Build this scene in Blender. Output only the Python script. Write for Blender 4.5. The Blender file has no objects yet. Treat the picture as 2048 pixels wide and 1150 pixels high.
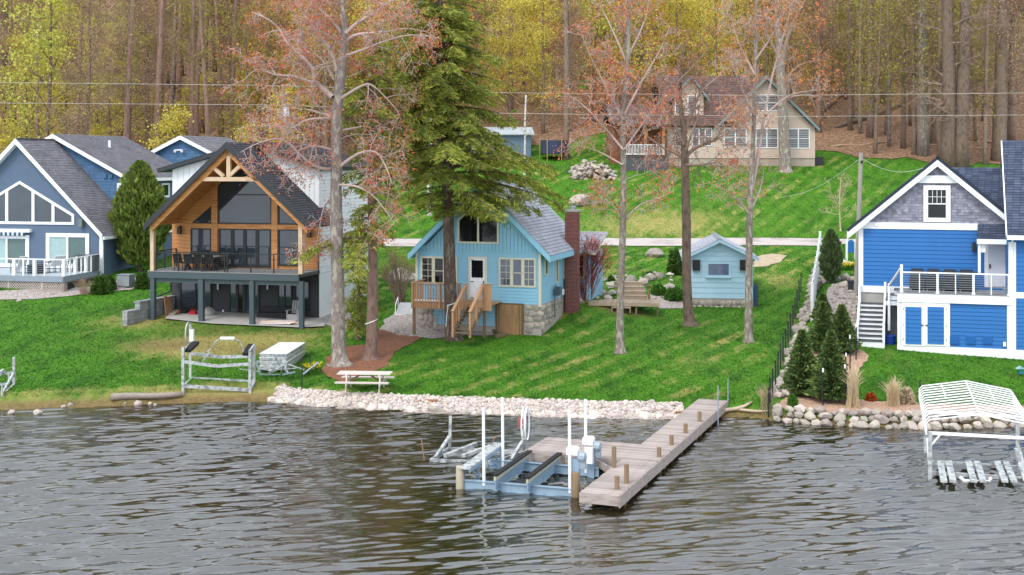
import bpy, bmesh, math, random
import numpy as np
from mathutils import Vector, Matrix
from mathutils.geometry import delaunay_2d_cdt

# ------------------------------------------------------------ camera, sky, sun
SC = bpy.context.scene
COL = SC.collection
FPX, CX, HY, CH = 2600.0, 1024.0, 322.0, 10.1      # focal length (px of 2048), axis, horizon row, eye height over the lake
cam = bpy.data.cameras.new('camera')
cam.sensor_width = 36.0
cam.lens = 36.0 * FPX / 2048.0
cam.shift_y = -(575.0 - HY) / 2048.0
cam.clip_start = 0.5
cam.clip_end = 2000
co = bpy.data.objects.new('camera', cam)
COL.objects.link(co)
co.location = (0, 0, CH)
co.rotation_euler = (math.radians(90), 0, 0)
SC.camera = co

SUN_EL, SUN_AZ = math.radians(52), math.radians(215)   # overcast, light from behind the camera's left shoulder
world = bpy.data.worlds.new('World')
SC.world = world
world.use_nodes = True
nt = world.node_tree
nt.nodes.clear()
wo = nt.nodes.new('ShaderNodeOutputWorld')
bg = nt.nodes.new('ShaderNodeBackground')
sky = nt.nodes.new('ShaderNodeTexSky')
sky.sky_type = 'NISHITA'
sky.sun_disc = False
sky.sun_elevation = SUN_EL
sky.sun_rotation = SUN_AZ
sky.altitude = 200
sky.air_density = 1.0
sky.dust_density = 2.5
hsv = nt.nodes.new('ShaderNodeHueSaturation')
hsv.inputs['Saturation'].default_value = 0.25        # cloud cover takes most of the blue out
mixc = nt.nodes.new('ShaderNodeMix')
mixc.data_type = 'RGBA'
mixc.inputs[0].default_value = 0.55
mixc.inputs[7].default_value = (9.2, 10.1, 11.5, 1)
nt.links.new(sky.outputs[0], hsv.inputs['Color'])
nt.links.new(hsv.outputs[0], mixc.inputs[6])
nt.links.new(mixc.outputs[2], bg.inputs['Color'])
bg.inputs['Strength'].default_value = 0.15
nt.links.new(bg.outputs[0], wo.inputs['Surface'])
sl = bpy.data.lights.new('sun', 'SUN')
sl.energy = 1.2
sl.angle = math.radians(16)
sl.color = (1.0, 0.95, 0.87)
so = bpy.data.objects.new('sun', sl)
COL.objects.link(so)
so.location = (-40, -40, 80)
so.rotation_euler = (math.radians(90) - SUN_EL, 0, math.radians(180) - SUN_AZ + math.radians(180) - math.radians(0))
sdir = Vector((math.sin(SUN_AZ) * math.cos(SUN_EL), math.cos(SUN_AZ) * math.cos(SUN_EL), math.sin(SUN_EL)))
so.rotation_euler = sdir.to_track_quat('Z', 'Y').to_euler()
SC.view_settings.view_transform = 'Standard'
SC.view_settings.look = 'None'
SC.view_settings.exposure = 0.52
SC.view_settings.gamma = 1.0
SC.render.engine = 'CYCLES'
SC.cycles.use_denoising = True
SC.cycles.max_bounces = 6
SC.cycles.diffuse_bounces = 3
SC.cycles.glossy_bounces = 3
SC.cycles.transparent_max_bounces = 6

# ------------------------------------------------------------ helpers
rng = random.Random(7)
nrg = np.random.default_rng(7)

def lin(c):
    return tuple(((v / 255.0) / 12.92 if v / 255.0 <= 0.04045 else ((v / 255.0 + 0.055) / 1.055) ** 2.4) for v in c)

MATS = {}
def mat(name, rgb, rough=0.8, var=0.12, scale=4.0, bump=0.0, bscale=None, metal=0.0, rnd=0.0, island=0.0, alb=0.8, spec=0.5, stretch=None, second=None, sfac=0.5, sscale=1.0, trans=0.0, hue=0.0, coord='Object'):
    """procedural Principled material: base colour broken up by noise, optional second colour, per-object or per-island shift, bump"""
    if name in MATS:
        return MATS[name]
    m = bpy.data.materials.new(name)
    m.use_nodes = True
    n = m.node_tree.nodes
    l = m.node_tree.links
    p = n['Principled BSDF']
    c = tuple(v * alb for v in lin(rgb))
    tc = n.new('ShaderNodeTexCoord')
    mp = n.new('ShaderNodeMapping')
    l.new(tc.outputs[coord], mp.inputs['Vector'])
    if stretch:
        mp.inputs['Scale'].default_value = stretch
    nz = n.new('ShaderNodeTexNoise')
    nz.inputs['Scale'].default_value = scale
    nz.inputs['Detail'].default_value = 5
    nz.inputs['Roughness'].default_value = 0.65
    l.new(mp.outputs[0], nz.inputs['Vector'])
    mx = n.new('ShaderNodeMix')
    mx.data_type = 'RGBA'
    mr = n.new('ShaderNodeMapRange')
    mr.inputs[1].default_value = 0.3
    mr.inputs[2].default_value = 0.7
    l.new(nz.outputs[0], mr.inputs[0])
    l.new(mr.outputs[0], mx.inputs[0])
    mx.inputs[6].default_value = (*[v * (1 - var) for v in c], 1)
    mx.inputs[7].default_value = (*[min(v * (1 + var), 1) for v in c], 1)
    out = mx.outputs[2]
    if second:
        c2 = tuple(v * alb for v in lin(second))
        n2 = n.new('ShaderNodeTexNoise')
        n2.inputs['Scale'].default_value = sscale
        n2.inputs['Detail'].default_value = 4
        l.new(mp.outputs[0], n2.inputs['Vector'])
        r2 = n.new('ShaderNodeMapRange')
        r2.inputs[1].default_value = 0.62 - sfac * 0.3
        r2.inputs[2].default_value = 0.75 - sfac * 0.3
        l.new(n2.outputs[0], r2.inputs[0])
        m2 = n.new('ShaderNodeMix')
        m2.data_type = 'RGBA'
        l.new(r2.outputs[0], m2.inputs[0])
        l.new(out, m2.inputs[6])
        m2.inputs[7].default_value = (*c2, 1)
        out = m2.outputs[2]
    if rnd or island or hue:
        hv = n.new('ShaderNodeHueSaturation')
        l.new(out, hv.inputs['Color'])
        a = n.new('ShaderNodeMapRange')
        if island:
            ge = n.new('ShaderNodeNewGeometry')
            src = ge.outputs['Random Per Island']
            k = island
        else:
            oi = n.new('ShaderNodeObjectInfo')
            src = oi.outputs['Random']
            k = rnd
        l.new(src, a.inputs[0])
        a.inputs[3].default_value = 1 - k
        a.inputs[4].default_value = 1 + k
        l.new(a.outputs[0], hv.inputs['Value'])
        if hue:
            b = n.new('ShaderNodeMapRange')
            wn = n.new('ShaderNodeMath')
            wn.operation = 'FRACT'
            wm = n.new('ShaderNodeMath')
            wm.operation = 'MULTIPLY'
            wm.inputs[1].default_value = 17.3
            l.new(src, wm.inputs[0])
            l.new(wm.outputs[0], wn.inputs[0])
            l.new(wn.outputs[0], b.inputs[0])
            b.inputs[3].default_value = 0.5 - hue
            b.inputs[4].default_value = 0.5 + hue
            l.new(b.outputs[0], hv.inputs['Hue'])
        out = hv.outputs[0]
    l.new(out, p.inputs['Base Color'])
    p.inputs['Roughness'].default_value = rough
    p.inputs['Metallic'].default_value = metal
    p.inputs['Specular IOR Level'].default_value = spec
    if bump:
        nb = n.new('ShaderNodeTexNoise')
        nb.inputs['Scale'].default_value = bscale or scale * 4
        nb.inputs['Detail'].default_value = 4
        l.new(mp.outputs[0], nb.inputs['Vector'])
        bp = n.new('ShaderNodeBump')
        bp.inputs['Strength'].default_value = bump
        bp.inputs['Distance'].default_value = 0.05
        l.new(nb.outputs[0], bp.inputs['Height'])
        l.new(bp.outputs[0], p.inputs['Normal'])
    if trans:
        tr = n.new('ShaderNodeBsdfTranslucent')
        l.new(out, tr.inputs['Color'])
        ms = n.new('ShaderNodeMixShader')
        ms.inputs[0].default_value = trans
        l.new(p.outputs[0], ms.inputs[1])
        l.new(tr.outputs[0], ms.inputs[2])
        l.new(ms.outputs[0], n['Material Output'].inputs['Surface'])
    MATS[name] = m
    return m

def tag(o, label=None, cat=None, group=None, kind=None):
    if label: o['label'] = label
    if cat: o['category'] = cat
    if group: o['group'] = group
    if kind: o['kind'] = kind
    return o

def empty(name, loc=(0, 0, 0), rz=0.0, label=None, cat=None, group=None, kind=None):
    o = bpy.data.objects.new(name, None)
    COL.objects.link(o)
    o.location = loc
    o.rotation_euler = (0, 0, rz)
    o.empty_display_size = 0.2
    return tag(o, label, cat, group, kind)

class MB:
    """collects shapes into one mesh"""
    def __init__(s):
        s.v = []; s.f = []; s.uv = []
    def add(s, vs, fs, uvs=None):
        o = len(s.v)
        s.v.extend([tuple(p) for p in vs])
        for i, f in enumerate(fs):
            s.f.append([k + o for k in f])
            s.uv.append(uvs[i] if uvs else None)
        return s
    def box(s, x0, x1, y0, y1, z0, z1):
        if x1 < x0: x0, x1 = x1, x0
        if y1 < y0: y0, y1 = y1, y0
        if z1 < z0: z0, z1 = z1, z0
        return s.add([(x0, y0, z0), (x1, y0, z0), (x1, y1, z0), (x0, y1, z0), (x0, y0, z1), (x1, y0, z1), (x1, y1, z1), (x0, y1, z1)],
                     [(0, 3, 2, 1), (4, 5, 6, 7), (0, 1, 5, 4), (1, 2, 6, 5), (2, 3, 7, 6), (3, 0, 4, 7)])
    def prism(s, poly, v0, v1):
        """(u, z) outline pushed from v0 back to v1"""
        a = sum(poly[i][0] * poly[(i + 1) % len(poly)][1] - poly[(i + 1) % len(poly)][0] * poly[i][1] for i in range(len(poly)))
        if a < 0: poly = poly[::-1]
        if v1 < v0: v0, v1 = v1, v0
        k = len(poly)
        vs = [(u, v0, z) for u, z in poly] + [(u, v1, z) for u, z in poly]
        fs = [list(range(k)), list(range(2 * k - 1, k - 1, -1))] + [[(i + 1) % k, i, i + k, (i + 1) % k + k] for i in range(k)]
        return s.add(vs, fs)
    def prism_u(s, poly, u0, u1):
        """(v, z) outline pushed along u"""
        a = sum(poly[i][0] * poly[(i + 1) % len(poly)][1] - poly[(i + 1) % len(poly)][0] * poly[i][1] for i in range(len(poly)))
        if a < 0: poly = poly[::-1]
        if u1 < u0: u0, u1 = u1, u0
        k = len(poly)
        vs = [(u1, v, z) for v, z in poly] + [(u0, v, z) for v, z in poly]
        fs = [list(range(k)), list(range(2 * k - 1, k - 1, -1))] + [[(i + 1) % k, i, i + k, (i + 1) % k + k] for i in range(k)]
        return s.add(vs, fs)
    def prism_z(s, poly, z0, z1):
        a = sum(poly[i][0] * poly[(i + 1) % len(poly)][1] - poly[(i + 1) % len(poly)][0] * poly[i][1] for i in range(len(poly)))
        if a < 0: poly = poly[::-1]
        k = len(poly)
        vs = [(x, y, z1) for x, y in poly] + [(x, y, z0) for x, y in poly]
        fs = [list(range(k)), list(range(2 * k - 1, k - 1, -1))] + [[(i + 1) % k, i, i + k, (i + 1) % k + k] for i in range(k)]
        return s.add(vs, fs)
    def bar(s, p, q, w, h=None, up=(0, 0, 1)):
        h = h or w
        p = Vector(p); q = Vector(q)
        d = (q - p).normalized()
        upv = Vector(up)
        if abs(d.dot(upv)) > 0.98: upv = Vector((0, 1, 0))
        a = d.cross(upv).normalized()
        b = a.cross(d).normalized()
        c = []
        for e in (p, q):
            for sa, sb in ((-1, -1), (1, -1), (1, 1), (-1, 1)):
                c.append(e + a * sa * w / 2 + b * sb * h / 2)
        return s.add(c, [(0, 1, 2, 3), (7, 6, 5, 4), (0, 4, 5, 1), (1, 5, 6, 2), (2, 6, 7, 3), (3, 7, 4, 0)])
    def tube(s, pts, rs, n=6, cap=True):
        pts = [Vector(p) for p in pts]
        if not hasattr(rs, '__len__'): rs = [rs] * len(pts)
        o = len(s.v)
        prev = None
        for i, p in enumerate(pts):
            d = (pts[min(i + 1, len(pts) - 1)] - pts[max(i - 1, 0)])
            if d.length < 1e-9: d = Vector((0, 0, 1))
            d.normalize()
            if prev is None:
                a = d.orthogonal().normalized()
            else:
                a = (prev - d * prev.dot(d))
                a = a.normalized() if a.length > 1e-6 else d.orthogonal().normalized()
            prev = a
            b = d.cross(a)
            for k in range(n):
                t = 2 * math.pi * k / n
                s.v.append(tuple(p + (a * math.cos(t) + b * math.sin(t)) * rs[i]))
        for i in range(len(pts) - 1):
            for k in range(n):
                s.f.append([o + i * n + k, o + i * n + (k + 1) % n, o + (i + 1) * n + (k + 1) % n, o + (i + 1) * n + k]); s.uv.append(None)
        if cap:
            s.f.append([o + k for k in range(n)][::-1]); s.uv.append(None)
            e = o + (len(pts) - 1) * n
            s.f.append([e + k for k in range(n)]); s.uv.append(None)
        return s
    def mesh(s, name, smooth=False):
        me = bpy.data.meshes.new(name)
        me.from_pydata(s.v, [], s.f)
        if any(u is not None for u in s.uv):
            ul = me.uv_layers.new(name='UVMap')
            i = 0
            for f, u in zip(s.f, s.uv):
                for k in range(len(f)):
                    if u is not None: ul.data[i].uv = u[k]
                    i += 1
        if smooth:
            me.polygons.foreach_set('use_smooth', [True] * len(me.polygons))
        me.update()
        return me
    def build(s, name, m, parent=None, smooth=False, label=None, cat=None, group=None, kind=None):
        me = s.mesh(name, smooth)
        me.materials.append(m)
        o = bpy.data.objects.new(name, me)
        COL.objects.link(o)
        if parent is not None: o.parent = parent
        return tag(o, label, cat, group, kind)

def put(name, me, parent=None, loc=(0, 0, 0), rot=(0, 0, 0), sc=(1, 1, 1)):
    o = bpy.data.objects.new(name, me)
    COL.objects.link(o)
    if parent is not None: o.parent = parent
    o.location = loc; o.rotation_euler = rot; o.scale = sc
    return o

def copy_tree(o, parent=None):
    c = o.copy()
    COL.objects.link(c)
    c.parent = parent
    for ch in o.children:
        copy_tree(ch, c)
    return c

def ray(px, py):
    return ((px - CX) / FPX, 1.0, -(py - HY) / FPX)
def P(px, py, d):
    """photo pixel at distance d along the view axis -> world"""
    r = ray(px, py)
    return Vector((r[0] * d, d, CH + r[2] * d))

class House:
    """a building's own axes: u to the right along its front, v back from the front, z up (world heights)"""
    def __init__(s, name, px, py, d, b, label, cat, group=None):
        w = P(px, py, d)
        s.o = (w.x, w.y); s.b = math.radians(b); s.z0 = w.z
        s.root = empty(name, (w.x, w.y, w.z), -s.b, label, cat, group)
        s.c = math.cos(s.b); s.s = math.sin(s.b)
    def loc(s, x, y):
        dx, dy = x - s.o[0], y - s.o[1]
        return dx * s.c - dy * s.s, dx * s.s + dy * s.c
    def _t(s, px, py):
        r = ray(px, py)
        cu, cv = s.loc(0, 0)
        return (r[0] * s.c - r[1] * s.s, r[0] * s.s + r[1] * s.c, r[2]), (cu, cv)
    def F(s, px, py, v=0.0):
        """pixel on the plane v = const -> (u, z above base)"""
        r, c = s._t(px, py)
        t = (v - c[1]) / r[1]
        return (c[0] + r[0] * t, CH + r[2] * t - s.z0)
    def S(s, px, py, u):
        r, c = s._t(px, py)
        t = (u - c[0]) / r[0]
        return (c[1] + r[1] * t, CH + r[2] * t - s.z0)
    def D(s, px, py, z):
        """pixel on the level z (above base) -> (u, v)"""
        r, c = s._t(px, py)
        t = (z + s.z0 - CH) / r[2]
        return (c[0] + r[0] * t, c[1] + r[1] * t)
    def W(s, u, v, z=0.0):
        return Vector((s.o[0] + u * s.c + v * s.s, s.o[1] - u * s.s + v * s.c, s.z0 + z))
# ------------------------------------------------------------ terrain
def sst(a, b, x):
    t = np.clip((np.asarray(x, float) - a) / (b - a), 0, 1)
    return t * t * (3 - 2 * t)
PY_ = np.array([0, 50, 54, 60, 67, 75, 82, 90, 95, 99, 107, 118, 126, 150, 230, 340.])
PZ_ = np.array([.4, .42, .46, .8, 1.3, 1.85, 2.6, 3.6, 4.0, 4.3, 6.6, 9.6, 11.2, 18.6, 44, 80.])
WL = [(-400, 822), (0, 820), (100, 817), (220, 812), (360, 806), (530, 802), (600, 810), (800, 822), (1000, 830), (1200, 836), (1370, 838), (1480, 834), (1555, 842), (1700, 853), (1850, 857), (2048, 853), (2400, 850)]
WLD = [CH * FPX / (y - HY) for x, y in WL]
WLX = [(x - CX) * d / FPX for (x, y), d in zip(WL, WLD)]
def shore(x):
    return np.interp(x, WLX, WLD)
def wallx(y):
    return 10.6 + (np.asarray(y, float) - 52.6) * 0.288
def T(x, y):
    """height of the ground"""
    x = np.asarray(x, float); y = np.asarray(y, float)
    z = np.interp(y, PY_, PZ_)
    z = z + 0.5 * np.exp(-((x + 29) / 8.0) ** 2 - ((y - 79) / 8.0) ** 2)
    ra = np.interp(y, [54, 58, 62, 75, 84, 92, 96], [0, .2, .5, 1.05, .9, .3, 0])
    z = z + ra * sst(0, 1.1, x - wallx(y))
    z = z + .72 * np.exp(-((x - 4.3) / 2.5) ** 2 - ((y - 73) / 4.0) ** 2)
    z = z + 0.05 * np.sin(x * .35 + 1) * np.sin(y * .28) * sst(56, 62, y)
    z = z + (0.9 * np.sin(x * .11 + y * .05) + 0.5 * np.sin(x * .27 - y * .19 + 2)) * sst(122, 150, y)
    t = y - shore(x)
    edge = np.where(t < 0, np.maximum(t * 0.35, -2.2), .42 * sst(0, 1.3, t))
    return np.where(t < 1.3, np.minimum(edge, z), z)
def Tz(x, y):
    return float(T(x, y))
def G(px, py, lift=0.0):
    """photo pixel -> point on the ground"""
    r = ray(px, py)
    d = np.arange(44, 320, 0.05)
    zz = CH + r[2] * d - T(r[0] * d, d)
    k = int(np.argmax(zz <= 0))
    dd = d[k]
    return Vector((r[0] * dd, dd, Tz(r[0] * dd, dd) + lift))

def ground_material():
    m = bpy.data.materials.new('lawn')
    m.use_nodes = True
    n = m.node_tree.nodes; l = m.node_tree.links
    p = n['Principled BSDF']
    geo = n.new('ShaderNodeNewGeometry')
    def noise(scale, det=4, vec=None, rough=.6):
        z = n.new('ShaderNodeTexNoise')
        z.inputs['Scale'].default_value = scale
        z.inputs['Detail'].default_value = det
        z.inputs['Roughness'].default_value = rough
        l.new(vec or geo.outputs['Position'], z.inputs['Vector'])
        return z.outputs[0]
    def ramp(src, a, b):
        r = n.new('ShaderNodeMapRange')
        r.interpolation_type = 'SMOOTHSTEP'
        r.inputs[1].default_value = a; r.inputs[2].default_value = b
        l.new(src, r.inputs[0])
        return r.outputs[0]
    def mix(f, a, b):
        x = n.new('ShaderNodeMix'); x.data_type = 'RGBA'
        if isinstance(f, float): x.inputs[0].default_value = f
        else: l.new(f, x.inputs[0])
        for i, c in ((6, a), (7, b)):
            if isinstance(c, tuple): x.inputs[i].default_value = (*c, 1)
            else: l.new(c, x.inputs[i])
        return x.outputs[2]
    def mth(op, a, b):
        x = n.new('ShaderNodeMath'); x.operation = op
        for i, c in ((0, a), (1, b)):
            if isinstance(c, (int, float)): x.inputs[i].default_value = c
            else: l.new(c, x.inputs[i])
        return x.outputs[0]
    g1 = tuple(v * .8 for v in lin((56, 113, 18))); g2 = tuple(v * .8 for v in lin((98, 152, 40))); g3 = tuple(v * .8 for v in lin((46, 94, 20)))
    dry = tuple(v * .8 for v in lin((186, 176, 104))); brown = tuple(v * .8 for v in lin((150, 126, 84)))
    mpg = n.new('ShaderNodeMapping')
    mpg.inputs['Scale'].default_value = (1.0, .45, 1.0)
    l.new(geo.outputs['Position'], mpg.inputs['Vector'])
    fine = noise(9.0, 5, mpg.outputs[0], .75)
    mid = noise(.9, 5, mpg.outputs[0], .65)
    c = mix(ramp(fine, .36, .64), g1, g2)
    c = mix(mth('MULTIPLY', ramp(mid, .42, .68), .8), c, g3)
    # mowing bands, diagonal on the near lawn
    mp = n.new('ShaderNodeMapping')
    mp.inputs['Rotation'].default_value = (0, 0, math.radians(32))
    l.new(geo.outputs['Position'], mp.inputs['Vector'])
    wv = n.new('ShaderNodeTexWave')
    wv.inputs['Scale'].default_value = .23
    wv.inputs['Distortion'].default_value = 1.6
    wv.inputs['Detail'].default_value = 2
    l.new(mp.outputs[0], wv.inputs['Vector'])
    att = n.new('ShaderNodeVertexColor'); att.layer_name = 'Zone'
    sep = n.new('ShaderNodeSeparateColor')
    l.new(att.outputs[0], sep.inputs[0])
    big = noise(.23, 4, None, .6)
    dn = mth('MULTIPLY', ramp(noise(1.3, 5, mpg.outputs[0], .7), .42, .66), ramp(wv.outputs[0], .35, .85))
    base_dry = mth('MULTIPLY', mth('MULTIPLY', dn, ramp(big, .4, .65)), mth('ADD', mth('MULTIPLY', sep.outputs[2], .9), .2))
    zd = mth('MULTIPLY', sep.outputs[0], ramp(mth('ADD', noise(1.1, 6, mpg.outputs[0], .75), mth('MULTIPLY', sep.outputs[0],   .30)), .5, .78))
    c = mix(mth('MULTIPLY', mth('MULTIPLY', ramp(wv.outputs[0], .3, .8), sep.outputs[2]), .3), c, g2)
    c = mix(mth('MINIMUM', mth('ADD', base_dry, zd), .92), c, mix(ramp(fine, .35, .65), dry, tuple(v * .8 for v in dry)))
    zb = mth('MULTIPLY', sep.outputs[1], ramp(mth('ADD', noise(1.6, 6, mpg.outputs[0], .75), mth('MULTIPLY', sep.outputs[1], .45)), .42, .8))
    c = mix(mth('MINIMUM', zb, .95), c, mix(ramp(noise(6, 5, None, .7), .35, .65), brown, tuple(v * .6 for v in brown)))
    l.new(c, p.inputs['Base Color'])
    p.inputs['Roughness'].default_value = .9
    p.inputs['Specular IOR Level'].default_value = .2
    bp = n.new('ShaderNodeBump')
    bp.inputs['Strength'].default_value = .9
    bp.inputs['Distance'].default_value = .06
    l.new(noise(14, 4, None, .8), bp.inputs['Height'])
    l.new(bp.outputs[0], p.inputs['Normal'])
    return m

def make_ground():
    ys = list(np.arange(30, 48, 1.5)) + list(np.arange(48, 56, .18)) + list(np.arange(56, 100, .36))
    y = 100.0; st = .5
    while y < 345:
        ys.append(y); y += st; st *= 1.03
    ys = np.array(ys)
    S_ = np.linspace(-1, 1, 281)
    X = S_[None, :] * (14 + .46 * ys[:, None])
    Y = np.repeat(ys[:, None], len(S_), 1)
    Z = T(X, Y)
    V = np.stack([X, Y, Z], -1).reshape(-1, 3)
    nr, nc = X.shape
    idx = np.arange(nr * nc).reshape(nr, nc)
    Fq = np.stack([idx[:-1, :-1], idx[:-1, 1:], idx[1:, 1:], idx[1:, :-1]], -1).reshape(-1, 4)
    me = bpy.data.meshes.new('ground')
    me.from_pydata(V.tolist(), [], Fq.tolist())
    me.polygons.foreach_set('use_smooth', [True] * len(me.polygons))
    # wear zones of the turf: R = dry straw, G = bare brown, B = mowing bands
    zr = np.zeros(nr * nc); zg = np.zeros(nr * nc)
    def blob(arr, px, py, rx, ry, amp):
        g = G(px, py)
        arr += amp * np.exp(-((V[:, 0] - g.x) / rx) ** 2 - ((V[:, 1] - g.y) / ry) ** 2)
    for a in ((300, 640, 3.2, 3, .9), (470, 690, 4.2, 2.2, .9), (380, 700, 3.0, 2.6, .7), (560, 672, 3, 2, .6), (1560, 560, 1.6, 2.6, .8), (1590, 640, .7, 2.5, .5), (1330, 450, 4, 4, .6), (1200, 455, 4, 4, .5), (1220, 540, 1.5, 2, .6), (1420, 440, 5, 3, .4), (1060, 650, .8, 1, .6), (620, 800, 1.2, .8, .4), (1480, 395, 4, 2, .35), (480, 800, 3.0, .6, .7), (1380, 720, 2, 3, .3), (560, 640, 3, 2, .3)):
        blob(zr, *a)
    for a in ((330, 690, 2.6, 1.6, .75), (520, 700, 2.4, 1.2, .7), (420, 660, 2.5, 1.5, .5), (1000, 668, .8, .8, .8), (300, 625, 1.5, 1, .5), (1240, 620, 1.8, 1.0, .8), (1560, 505, 2.0, 1.2, .0), (620, 655, 1.5, 1.5, .5)):
        blob(zg, *a)
    t = V[:, 1] - shore(V[:, 0])
    zg += np.where((t < 1.2) & (V[:, 0] < -9.6), .95 - sst(.3, 1.1, t), 0)
    zr += np.where((t < 3) & (V[:, 0] < -9.6), .6 * (1 - sst(1.2, 2.6, t)), 0)
    zg += np.where(t < .1, 1.0, 0)
    zg += np.where((t < 1.0) & (V[:, 0] > 7.3), 1 - sst(.3, .9, t), 0)
    zb = sst(-10, -8, V[:, 0]) * (1 - sst(-.5, .5, V[:, 0] - wallx(V[:, 1]))) + .7 * sst(98, 102, V[:, 1])
    zr *= (1 - sst(0, 1, V[:, 0] - wallx(V[:, 1])) * (V[:, 1] < 90))
    global GZ
    GZ = (ys, S_, np.clip(np.stack([zr, zg, zb], -1), 0, 1).reshape(nr, nc, 3))
    ca = me.color_attributes.new('Zone', 'FLOAT_COLOR', 'POINT')
    arr = np.stack([np.clip(zr, 0, 1), np.clip(zg, 0, 1), np.clip(zb, 0, 1), np.ones(nr * nc)], -1).astype(np.float32)
    ca.data.foreach_set('color', arr.ravel())
    me.materials.append(ground_material())
    o = bpy.data.objects.new('ground', me)
    COL.objects.link(o)
    tag(o, 'bright green mown lawn sloping from the lake up to the woods', 'lawn', kind='structure')

make_ground()

def in_poly(x, y, poly):
    inside = False
    j = len(poly) - 1
    for i in range(len(poly)):
        if ((poly[i][1] > y) != (poly[j][1] > y)) and x < (poly[j][0] - poly[i][0]) * (y - poly[i][1]) / (poly[j][1] - poly[i][1]) + poly[i][0]:
            inside = not inside
        j = i
    return inside

PATCHES = []
def patch(name, poly, m, label, cat, lift=.03, sp=.45, kind='structure', wob=.08, world=False, parent=None, hump=0.0):
    """a thin ground cover (bed, road, paving) laid over the ground; outline from photo pixels"""
    pts = [tuple(p[:2]) for p in poly] if world else [G(*p)[:2] for p in poly]
    out = []
    r = random.Random(len(name) * 31 + int(abs(pts[0][0]) * 10))
    for i in range(len(pts)):
        a, b = pts[i], pts[(i + 1) % len(pts)]
        k = max(1, int(math.dist(a, b) / sp))
        for j in range(k):
            t = j / k
            out.append((a[0] + (b[0] - a[0]) * t + r.uniform(-wob, wob), a[1] + (b[1] - a[1]) * t + r.uniform(-wob, wob)))
    PATCHES.append(out)
    xs = [p[0] for p in out]; ys = [p[1] for p in out]
    inner = []
    y = min(ys)
    while y < max(ys):
        x = min(xs)
        while x < max(xs):
            if in_poly(x, y, out): inner.append((x + r.uniform(-.1, .1) * sp, y + r.uniform(-.1, .1) * sp))
            x += sp
        y += sp
    allp = [Vector(p) for p in out + inner]
    edges = [(i, (i + 1) % len(out)) for i in range(len(out))]
    vv, _, ff, *_r = delaunay_2d_cdt(allp, edges, [], 1, 1e-5)
    V = [(v.x, v.y, Tz(v.x, v.y) + lift + (hump * r.random() if hump else 0)) for v in vv]
    keep = []
    for f in ff:
        cx = sum(vv[i].x for i in f) / len(f); cy = sum(vv[i].y for i in f) / len(f)
        if in_poly(cx, cy, out): keep.append(list(f))
    mb = MB(); mb.add(V, keep)
    o = mb.build(name, m, parent, True, label, cat, kind=kind)
    return o

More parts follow.
